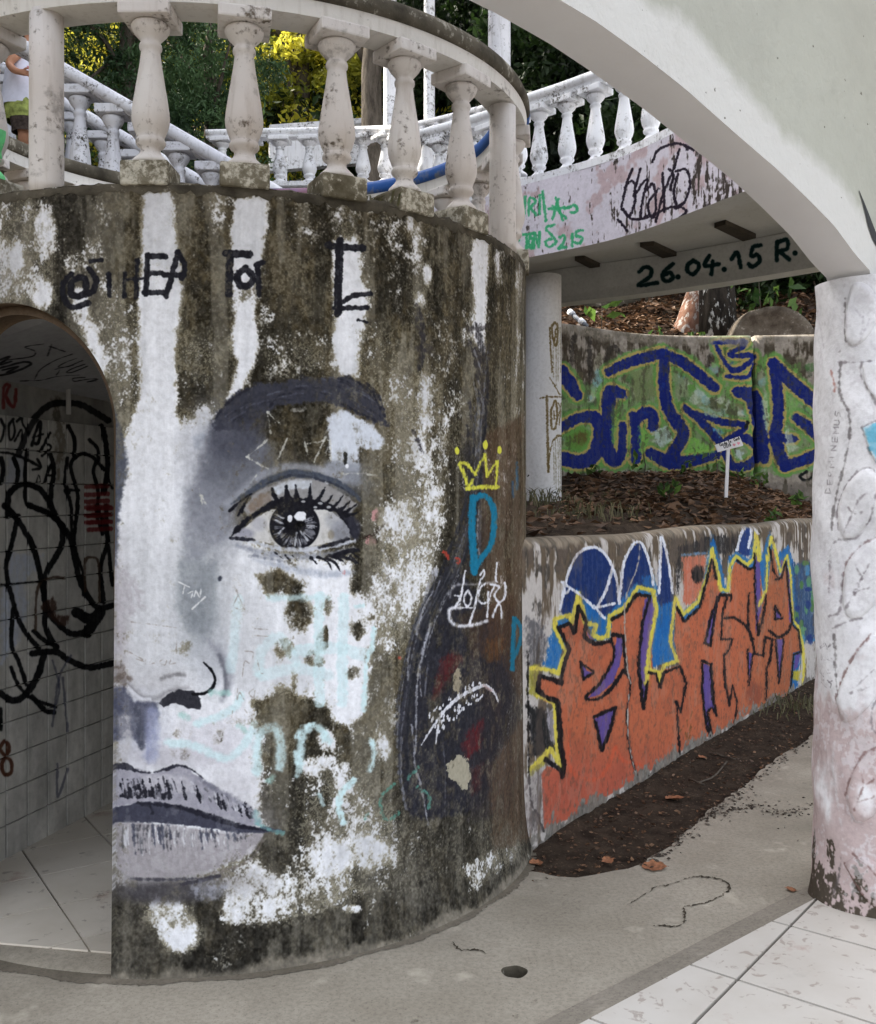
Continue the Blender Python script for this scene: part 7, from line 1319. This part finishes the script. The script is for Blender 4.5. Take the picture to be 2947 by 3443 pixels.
for x, y in cwz:
    p = at(x, y, 12.2); v += [tuple(p), (p.x, p.y + .2, p.z), (p.x, p.y, 3.2), (p.x, p.y + .2, 3.2)]
for i in range(3): a, b = 4 * i, 4 * i + 4; f += [(a, b, b + 1, a + 1), (a, a + 2, b + 2, b), (a + 1, b + 1, b + 3, a + 3)]
tag(recalc(obj('concrete_wall', v, f, M['grime'])), 'mossy concrete wall on the slope under the footbridge', 'wall')
pp_ = [at(*K7([(130, 330)])[0], 9.9), at(*K7([(190, 385)])[0], 9.8), at(*K7([(245, 425)])[0], 9.7)]
v, f = tube_vf(pp_, .022, 10); pipe = empty('pipe_offcut', tuple(pp_[1])); tag(pipe, 'short white pipe offcut lying on leaves above the rear wall', 'pipe')
child_fix(obj('tube', v, f, mat_plain('grey pipe', (120, 124, 132)), pipe, True), pipe)
for q in (0, .62): a = pp_[0].lerp(pp_[2], q); b = pp_[0].lerp(pp_[2], q + .2); v, f = tube_vf([a, b], .032, 12); child_fix(obj('coupling', v, f, mat_plain('white pipe coupling', (222, 224, 232)), pipe, True), pipe)

# litter: one uncountable carpet per surface
def litter(name, n, fn, size, label, seed):
    r = np.random.default_rng(seed); P = []
    for _ in range(n):
        p = fn(r)
        if p is not None: P.append(p)
    o = leaf_mesh(name, np.array(P), size, M['leaf_dry'], None, .5, None, None, seed, True, .6); return tag(o, label, 'leaves', kind='stuff')
def bed_pt(r):
    u, t = r.random(), r.random() ** .8; p = bed(u, t)
    if p[0] / p[1] < .13 + .10 * (p[1] < 6.5) and r.random() < .75: return None
    return (p[0], p[1], p[2] + .012 + .014 * r.random())
litter('leaf_litter', 5200, bed_pt, .085, 'brown fallen leaves carpeting the planted bed', 51)
def hill_pt(r):
    x, y = r.uniform(.2, 4.5), r.uniform(9.5, 12.6); return (x, y, hill_z(x, y) + .02)
litter('leaf_litter', 4200, hill_pt, .10, 'brown fallen leaves on the slope above the rear wall', 52)
def strip_pt(r):
    p = strip(r.random() ** 1.4, r.random() * .9); return (p[0], p[1], p[2] + .008)
o = leaf_mesh('soil_crumbs', np.array([strip_pt(np.random.default_rng(900 + i)) for i in range(1500)]), .022, M['leaf_dry'], None, .6, None, None, 53, True); tag(o, 'crumbs and twigs scattered over the soil strip', 'debris', kind='stuff')

def spill(r):
    g = Vector((.8405, 4.052, 0)) + GD * (r.random() ** 1.3 * 5) + GN * abs(r.normal()) * .035; return (g.x, g.y, .004)
o = leaf_mesh('soil_crumbs', np.array([spill(np.random.default_rng(5000 + i)) for i in range(700)]), .014, M['crumb'], None, .7, None, None, 55, True, .25, .85); tag(o, 'soil crumbs spilling over the edge of the concrete path', 'debris', kind='stuff')
def swept(r):
    x = r.uniform(955, 1470); g = on_ground(*Q5([(x, 606 + 14 * math.sin(x * .02) + r.normal() * (8 + 40 * r.random() ** 3))])[0]); return (g.x, g.y, .004)
o = leaf_mesh('soil_crumbs', np.array([swept(np.random.default_rng(3000 + i)) for i in range(260)]), .013, M['crumb'], None, .7, None, None, 54, True, .25, .85); tag(o, 'dark soil crumbs washed across the path beside the leaf column', 'debris', kind='stuff')
# single fallen leaves one can point at
def fallen_leaf(px, py, size, rz, label, z=.012, col='leaf_dry', curl=.25):
    n = 14; v, f = [], []
    for i in range(n + 1):
        t = i / n; w_ = math.sin(math.pi * min(1, t * 1.02) ** .8) * .42 * (1 + .18 * math.sin(t * 19)); x = (t - .5)
        for k in (-1, -.5, 0, .5, 1): v.append((x * size, k * w_ * size, size * (curl * (k * k * w_ + .9 * (t - .5) ** 2) + .02 * math.sin(t * 9 + k))))
    for i in range(n):
        for k in range(4): a = i * 5 + k; f.append((a, a + 5, a + 6, a + 1))
    g = on_ground(px, py, z); o = obj('fallen_leaf', v, f, M['leaf_brown'], None, True); o.location = g; o.scale = (.78, .78, .78); o.rotation_euler = (random.uniform(-.15, .15), random.uniform(-.15, .15), rz); tag(o, label, 'leaf', 'single fallen leaves')
M['leaf_brown'] = mat_plain('dry brown leaf', (140, 96, 70), .7, .2, .25, 60)
Q5 = ZM(1700, 2300, 1.4226)
for x, y, s, rz, lb_, z in ((150, 858, .085, .3, 'small brown fallen leaf against the foot of the painted tower', .004), (488, 845, .08, 1.9, 'brown fallen leaf standing on the soil strip near the path corner', .012), (718, 880, .14, -.2, 'long flat brown leaf on the concrete at the soil edge', .002), (815, 550, .14, .2, 'large curled brown leaf on the soil strip below the orange wall', .01), (1368, 985, .07, 1.2, 'dark curled leaf on the path beside the leaf column', .003), (945, 352, .08, .5, 'pale brown leaf among twigs at the foot of the orange wall', .02)):
    q = Q5([(x, y)])[0]; fallen_leaf(q[0], q[1], s, rz, lb_, z)
# twigs on the strip
for k, (pts, lb_) in enumerate((([(880, 380), (960, 330), (1060, 350), (1100, 360)], 'bent dry twig lying at the foot of the orange wall'), ([(930, 470), (1000, 440), (1060, 370)], 'curved bare twig on the soil strip'), ([(880, 455), (950, 480)], 'short dark twig on the soil strip'))):
    v, f = tube_vf([on_ground(x, y, .012) for x, y in catmull(Q5(pts), 4)], .005, 6); tag(obj('twig', v, f, M['bark'], None, True), lb_, 'twig')

# ================================================================== SMALL PLANTS
def seedling(px, py, d, h, n, label, seed, size=.09, mat='leaf_big', z=None):
    p = at(px, py, d); z = bed_z(p.x, p.y) if z is None else z; root = empty('seedling', (p.x, p.y, z)); tag(root, label, 'plant', 'young plants'); r = random.Random(seed)
    v, f = tube_vf([(p.x, p.y, z - .02), (p.x + .01, p.y, z + h * .5), (p.x - .01, p.y, z + h)], [.006, .005, .003], 6); child_fix(obj('stem', v, f, M['bark'], root), root)
    C = np.array([(p.x + r.uniform(-1, 1) * h * .5, p.y + r.uniform(-1, 1) * h * .3, z + h * r.uniform(.25, 1.05)) for _ in range(n)]); child_fix(leaf_mesh('leaves', C, size, M[mat], root, .45, ((0, -.2, -.5), .6), None, seed), root)
H2 = ZM(1700, 800, 1.4226)
for i, (x, y, d, h, n, lb_) in enumerate(((665, 1160, 8.9, .22, 12, 'leafy seedling at the wall foot under the blue letter T'), (430, 1165, 8.7, .12, 10, 'small seedling at the wall foot near the round column'), (1010, 1130, 8.7, .2, 12, 'seedling with long leaves left of the little sign'), (1215, 1170, 9.0, .14, 16, 'low bushy plant at the foot of the wall crack'), (780, 1320, 7.2, .14, 14, 'dark leafy weed in the middle of the leaf litter'), (860, 1150, 9.0, .12, 10, 'low weed at the wall foot under the blue base stroke'), (1400, 1190, 8.9, .12, 12, 'weed at the wall foot beside the leaf column'), (1290, 1330, 7.4, .10, 10, 'weed in the litter right of the sign stake'), (1110, 1160, 8.9, .12, 10, 'small plant behind the sign stake'))):
    q = H2([(x, y)])[0]; seedling(q[0], q[1], d, h, n, lb_, 200 + i)
for i, (x, y, d, h, n, lb_) in enumerate(((700, 380, 10.2, .16, 9, 'bright young plant on the slope above the rear wall'), (1390, 300, 10.6, .7, 26, 'hanging light green leaves right of the rounded stone'), (1500, 400, 10.4, .5, 26, 'broad green leaves drooping beside the leaf column top'), (340, 430, 10.0, .45, 14, 'thin sapling with bare stalks above the rear wall'), (960, 420, 10.2, .2, 14, 'dark green tuft between leaning trunk and palm'))):
    q = K7([(x, y)])[0]; p = at(q[0], q[1], d); seedling(q[0], q[1], d, h, n, lb_, 230 + i, .17 if i else .12, z=p.z - h * .55 if i in (1, 2) else hill_z(p.x, p.y))
def grass_tuft(px, py, d, n, h, label, seed, spread=.14, z=None):
    p = at(px, py, d); r = np.random.default_rng(seed); V, F = [], []
    for i in range(n):
        bx, by = p.x + r.normal() * spread, p.y + r.normal() * spread * .7; bz = (bed_z(bx, by) if z is None else z) - .005; a = r.uniform(0, 6.28); l = h * r.uniform(.5, 1.3); wd = .0035; dx, dy = math.cos(a) * l * .55, math.sin(a) * l * .4
        k = len(V); V += [(bx - wd, by, bz), (bx + wd, by, bz), (bx + dx * .4 + wd, by + dy * .4, bz + l * .65), (bx + dx * .4 - wd, by + dy * .4, bz + l * .65), (bx + dx, by + dy, bz + l * .8)]; F += [(k, k + 1, k + 2), (k, k + 2, k + 3), (k + 3, k + 2, k + 4)]
    o = fast_mesh('grass_tuft', np.array(V), np.array(F), M['grass']); t = r.random(len(F)).astype(np.float32); at_ = o.data.attributes.new('tone', 'FLOAT', 'FACE'); at_.data.foreach_set('value', t); tag(o, label, 'grass', kind='stuff')
P4 = ZM(1740, 1050, 2.59)
for i, (x, y, d, n, h, lb_) in enumerate(((200, 1640, 7.05, 90, .13, 'wispy grass round the foot of the bridge column'), (500, 1740, 6.3, 45, .08, 'thin dry grass on the bare soil of the bed'), (900, 1560, 7.6, 30, .07, 'thin grass among the litter'), (760, 1800, 6.2, 40, .14, 'dry straws behind the orange wall top'))):
    q = P4([(x, y)])[0]; grass_tuft(q[0], q[1], d, n, h, lb_, 300 + i)
grass_tuft(2650, 2380, 6.9, 160, .10, 'dark weeds at the far end of the soil strip', 320, .25, .02)
grass_tuft(1260, 648, 3.42, 26, .05, 'dead weeds growing from the tower edge', 321, .05, TH + .01)

# ================================================================== LITTLE SIGN
d = 7.55; sg = empty('garden_sign', tuple(at(2441, 1672, d))); tag(sg, 'small white wooden sign with black lettering and two pink hearts in the bed', 'sign')
ZS = ZM(2350, 1420, 7.096); M['sign_white'] = mat_plain('white painted wood', (228, 227, 232), .6, .3, .03)
def flat_board(nm, pts, dd, th, mat, parent):
    v = [tuple(at(x, y, dd)) for x, y in ZS(pts)]; n = len(v); v += [(a, b + th, c_) for a, b, c_ in v]; f = [tuple(range(n)), tuple(range(2 * n - 1, n - 1, -1))] + [(i, i + n, (i + 1) % n + n, (i + 1) % n) for i in range(n)]
    return child_fix(recalc(obj(nm, v, f, mat, parent)), parent)
flat_board('stake', [(676, 600), (752, 600), (700, 1790), (622, 1790), (618, 1860), (690, 1860)][:4], d, .018, M['sign_white'], sg)
flat_board('board', [(392, 540), (978, 330), (1065, 525), (1060, 560), (460, 710)], d - .012, .011, M['sign_white'], sg)
M['sign_black'] = mat_plain('black paint', (24, 24, 26), .6); M['sign_pink'] = mat_plain('pink paint', (222, 150, 166), .6)
ax_, ay_ = Vector((.943, -.332)), Vector((.332, .943))
def letters(word, x0, y0, hgt, adv):
    G_ = {'C': [[(.9, .15), (.5, 0), (.1, .3), (.1, .75), (.5, 1), (.9, .85)]], 'u': [[(.1, .4), (.15, .9), (.5, 1), (.8, .9)], [(.8, .4), (.85, 1)]], 'i': [[(.4, .4), (.4, 1)]], 'd': [[(.8, .5), (.4, .45), (.2, .75), (.4, 1), (.8, .9)], [(.82, 0), (.82, 1)]], 'a': [[(.8, .5), (.4, .45), (.2, .75), (.4, 1), (.8, .85)], [(.82, .45), (.85, 1)]], 'T': [[(0, .05), (.95, .05)], [(.5, .05), (.45, 1)]], 'e': [[(.2, .7), (.8, .65), (.6, .42), (.25, .55), (.25, .9), (.8, .95)]], '.': [[(.3, .97), (.36, .97)]], 'o': [[(.5, .42), (.2, .65), (.4, 1), (.75, .85), (.7, .5), (.5, .42)]], 'r': [[(.2, .42), (.22, 1)], [(.22, .6), (.7, .42)]], 'A': [[(.05, 1), (.5, 0), (.9, 1)], [(.2, .65), (.8, .65)]], 'R': [[(.15, 1), (.15, 0), (.75, .15), (.7, .45), (.15, .5), (.85, 1)]], 'I': [[(.4, 0), (.4, 1)]], 'O': [[(.5, 0), (.1, .4), (.3, .95), (.8, .85), (.85, .3), (.5, 0)]], 'E': [[(.8, 0), (.15, 0), (.15, 1), (.8, 1)], [(.15, .5), (.7, .5)]]}
    V, F = [], []; th = 15
    for i, chh in enumerate(word):
        if chh == ' ': continue
        for stk in G_[chh]:
            pp2 = [Vector((x0, y0)) + ax_ * (adv * i + q[0] * adv * .9) + ay_ * (q[1] * hgt) for q in stk]
            for a, b in zip(pp2[:-1], pp2[1:]):
                dr = (b - a); dr = dr.normalized() if dr.length > 0 else Vector((1, 0)); nr = Vector((-dr.y, dr.x)) * th * .5; e = dr * th * .3; k = len(V); V += [tuple(at(*ZS([tuple(q)])[0], d - .0130 - .00002 * len(F))) for q in (a - e + nr, b + e + nr, b + e - nr, a - e - nr)]; F.append((k, k + 1, k + 2, k + 3))
    return V, F
V1, F1 = letters('Cuida Te. CorA', 492, 505, 70, 36); V2, F2 = letters('CIEIO', 590, 556, 70, 36)
child_fix(obj('lettering', V1 + V2, F1 + [tuple(i + len(V1) for i in q) for q in F2], M['sign_black'], sg), sg)
for hx, hy in ((850, 535), (955, 500)):
    pts = [(hx + 36 * 16 * math.sin(t) ** 3 / 16 , hy - 38 * (13 * math.cos(t) - 5 * math.cos(2 * t) - 2 * math.cos(3 * t) - math.cos(4 * t)) / 15) for t in np.linspace(0, 2 * math.pi, 24, endpoint=False)]
    child_fix(obj('heart', [tuple(at(x, y, d - .0135)) for x, y in ZS(pts)], [tuple(range(24))], M['sign_pink'], sg), sg)

# ================================================================== CHILD ON THE STAIR
ZP = ZM(0, 0, 3.238); PD = 6.68
def pk(x, y, dd=0.0): q = ZP([(x, y)])[0]; return at(q[0], q[1], PD + dd)
M['skin'] = mat_plain('skin', (182, 132, 104), .55, .35, .05, 30); M['hair'] = mat_plain('short dark hair', (58, 46, 40), .7, .3, .2, 90); M['shirt'] = mat_plain('white tank top cloth', (222, 224, 240), .9, .1, .03, 25); M['short_green'] = mat_plain('olive green cloth', (142, 152, 86), .9, .1, .3, 26); M['short_dark'] = mat_plain('dark mottled cloth', (66, 58, 54), .9, .1, .35, 40); M['shoe'] = mat_plain('grey shoe', (96, 86, 82), .8); M['card'] = mat_plain('pink card', (206, 128, 126), .8)
def skin_body(name, nodes, edges, mat, parent, root_i=0, sub=2):
    me = bpy.data.meshes.new(name); me.from_pydata([tuple(n[0]) for n in nodes], edges, []); o = link(name, me, mat, parent)
    md = o.modifiers.new('skin', 'SKIN'); me.skin_vertices.new(name='') if not me.skin_vertices else None
    for i, n in enumerate(nodes): sv_ = me.skin_vertices[0].data[i]; sv_.radius = n[1] if isinstance(n[1], tuple) else (n[1], n[1]); sv_.use_root = (i == root_i)
    md.use_smooth_shade = True; ss_ = o.modifiers.new('sub', 'SUBSURF'); ss_.levels = sub; ss_.render_levels = sub; return o
kid = empty('person', tuple(pk(330, 1890))); tag(kid, 'child in white tank top and olive shorts walking on the stair holding pink card', 'person')
Nn = [(pk(275, 1130), (.085, .07)), (pk(268, 960), (.082, .065)), (pk(278, 780), (.088, .066)), (pk(285, 590), (.090, .06)), (pk(310, 480), .035), (pk(325, 420), .034), (pk(338, 310), (.066, .075)), (pk(342, 215), (.070, .078)), (pk(340, 150), .045),
      (pk(225, 545, -.11), .040), (pk(150, 620, -.14), .033), (pk(88, 690, -.15), .028), (pk(150, 760, -.17), .026), (pk(225, 785, -.18), .019), (pk(262, 790, -.18), (.022, .014)),
      (pk(330, 540, .12), .038), (pk(370, 680, .14), .030), (pk(380, 790, .05), .026), (pk(350, 810, -.06), .018), (pk(335, 812, -.09), (.02, .013)),
      (pk(262, 1230, -.06), .070), (pk(270, 1400, -.08), .052), (pk(262, 1490, -.07), .042), (pk(235, 1600, -.02), .036), (pk(215, 1680, .02), .028), (pk(300, 1745, .0), .022),
      (pk(320, 1240, .08), .068), (pk(355, 1420, .06), .050), (pk(365, 1530, .05), .042), (pk(372, 1700, .05), .036), (pk(375, 1860, .05), .028), (pk(420, 1895, .02), .024)]
Ed = [(0, 1), (1, 2), (2, 3), (3, 4), (4, 5), (5, 6), (6, 7), (7, 8), (3, 9), (9, 10), (10, 11), (11, 12), (12, 13), (13, 14), (3, 15), (15, 16), (16, 17), (17, 18), (18, 19), (0, 20), (20, 21), (21, 22), (22, 23), (23, 24), (24, 25), (0, 26), (26, 27), (27, 28), (28, 29), (29, 30), (30, 31)]
for dx, dy, l, bend in ((30, -18, 44, 24), (32, -4, 52, 26), (30, 10, 48, 24), (24, 22, 38, 20)):
    a = len(Nn); Nn += [(pk(262 + dx, 790 + dy, -.182), .0072), (pk(262 + dx + l * .55, 790 + dy + 6, -.19), .0068), (pk(262 + dx + l * .9, 790 + dy + bend, -.178), .0058)]; Ed += [(14, a), (a, a + 1), (a + 1, a + 2)]
a = len(Nn); Nn += [(pk(258, 758, -.185), .0085), (pk(290, 738, -.19), .0075), (pk(318, 742, -.185), .0062)]; Ed += [(14, a), (a, a + 1), (a + 1, a + 2)]
child_fix(skin_body('body', Nn, Ed, M['skin'], kid), kid)
def shell_cloth(name, rings, mat, seg=20):
    v, f = [], []
    for c, rx, ry in rings:
        for i in range(seg): a = 2 * math.pi * i / seg; k = 1 + .035 * math.sin(5 * a + c.z * 40); v.append((c.x + rx * k * math.cos(a), c.y + ry * k * math.sin(a), c.z))
    for j in range(len(rings) - 1):
        for i in range(seg): p, q = j * seg + i, j * seg + (i + 1) % seg; f.append((p, q, q + seg, p + seg))
    return child_fix(obj(name, v, f, mat, kid, True), kid)
shell_cloth('tank_top', [(pk(250, 1180), .150, .125), (pk(252, 1100), .146, .122), (pk(262, 960), .138, .118), (pk(275, 800), .130, .116), (pk(288, 660), .122, .112), (pk(298, 570), .098, .10), (pk(304, 520), .062, .085), (pk(308, 490), .05, .07)], M['shirt'])
shell_cloth('shorts', [(pk(270, 1090), .125, .115), (pk(268, 1180), .138, .125), (pk(272, 1290), .142, .13), (pk(280, 1340), .13, .12)], M['short_green'])
shell_cloth('short_leg', [(pk(270, 1300, -.07), .098, .085), (pk(272, 1390, -.07), .088, .08), (pk(276, 1450, -.07), .086, .08)], M['short_dark']); shell_cloth('short_leg', [(pk(335, 1300, .07), .092, .085), (pk(360, 1400, .06), .084, .08), (pk(368, 1560, .05), .076, .074)], M['short_dark'])
# ear, hair, shoes, face
v, f = lathe_vf([(.001, 0), (.016, .004), (.022, .012), (.018, .02), (.004, .022)], 12); e0 = pk(318, 292, -.085); child_fix(obj('ear', [(e0.x + x * .75, e0.y - z * .6, e0.z + y * 1.25) for x, y, z in v], f, M['skin'], kid, True), kid)
v, f = [], []; hc = pk(338, 215); seg, rg = 20, 9
for j in range(rg):
    t = math.pi * .58 * j / (rg - 1)
    for i in range(seg): a = 2 * math.pi * i / seg; v.append((hc.x + .084 * math.sin(t) * math.cos(a) - .008, hc.y + .092 * math.sin(t) * math.sin(a), hc.z + .088 * math.cos(t) + .012))
for j in range(rg - 1):
    for i in range(seg): p, q = j * seg + i, j * seg + (i + 1) % seg; f.append((p, q, q + seg, p + seg))
child_fix(obj('hair', v, f, M['hair'], kid, True), kid)
nz = pk(400, 300); v, f = lathe_vf([(.012, 0), (.011, .012), (.006, .02), (.001, .022)], 10); child_fix(obj('nose', [(nz.x - .012 + z, nz.y + x, nz.z + y) for x, y, z in v], f, M['skin'], kid, True), kid)
for dy in (-.032, .032): v, f = lathe_vf([(.001, -.006), (.007, 0), (.001, .006)], 10); child_fix(obj('eye', [(nz.x - .014 + z, nz.y + x + dy, nz.z + .035 + y) for x, y, z in v], f, M['hair'], kid, True), kid)
v, f = tube_vf([(nz.x - .014, nz.y - .02, nz.z - .033), (nz.x - .006, nz.y, nz.z - .035), (nz.x - .014, nz.y + .02, nz.z - .033)], .005, 6); child_fix(obj('mouth', v, f, mat_plain('lips', (160, 96, 88)), kid), kid)
for p0, p1 in ((pk(185, 1690, .02), pk(320, 1755, 0)), (pk(350, 1880, .05), pk(460, 1900, .02))):
    v, f = tube_vf([p0, p0.lerp(p1, .3), p0.lerp(p1, .7), p1], [.034, .040, .038, .024], 12); child_fix(obj('shoe', v, f, M['shoe'], kid, True), kid)
v = [tuple(pk(x, y, -.2)) for x, y in ((290, 712), (330, 722), (368, 742), (378, 880), (335, 878), (338, 800))]; v += [(a, b + .006, c_) for a, b, c_ in v]
card = obj('pink_card', v, [tuple(range(6)), tuple(range(11, 5, -1))] + [(i, (i + 1) % 6, (i + 1) % 6 + 6, i + 6) for i in range(6)], M['card']); tag(card, "folded pink card held in the child's hand", 'card')
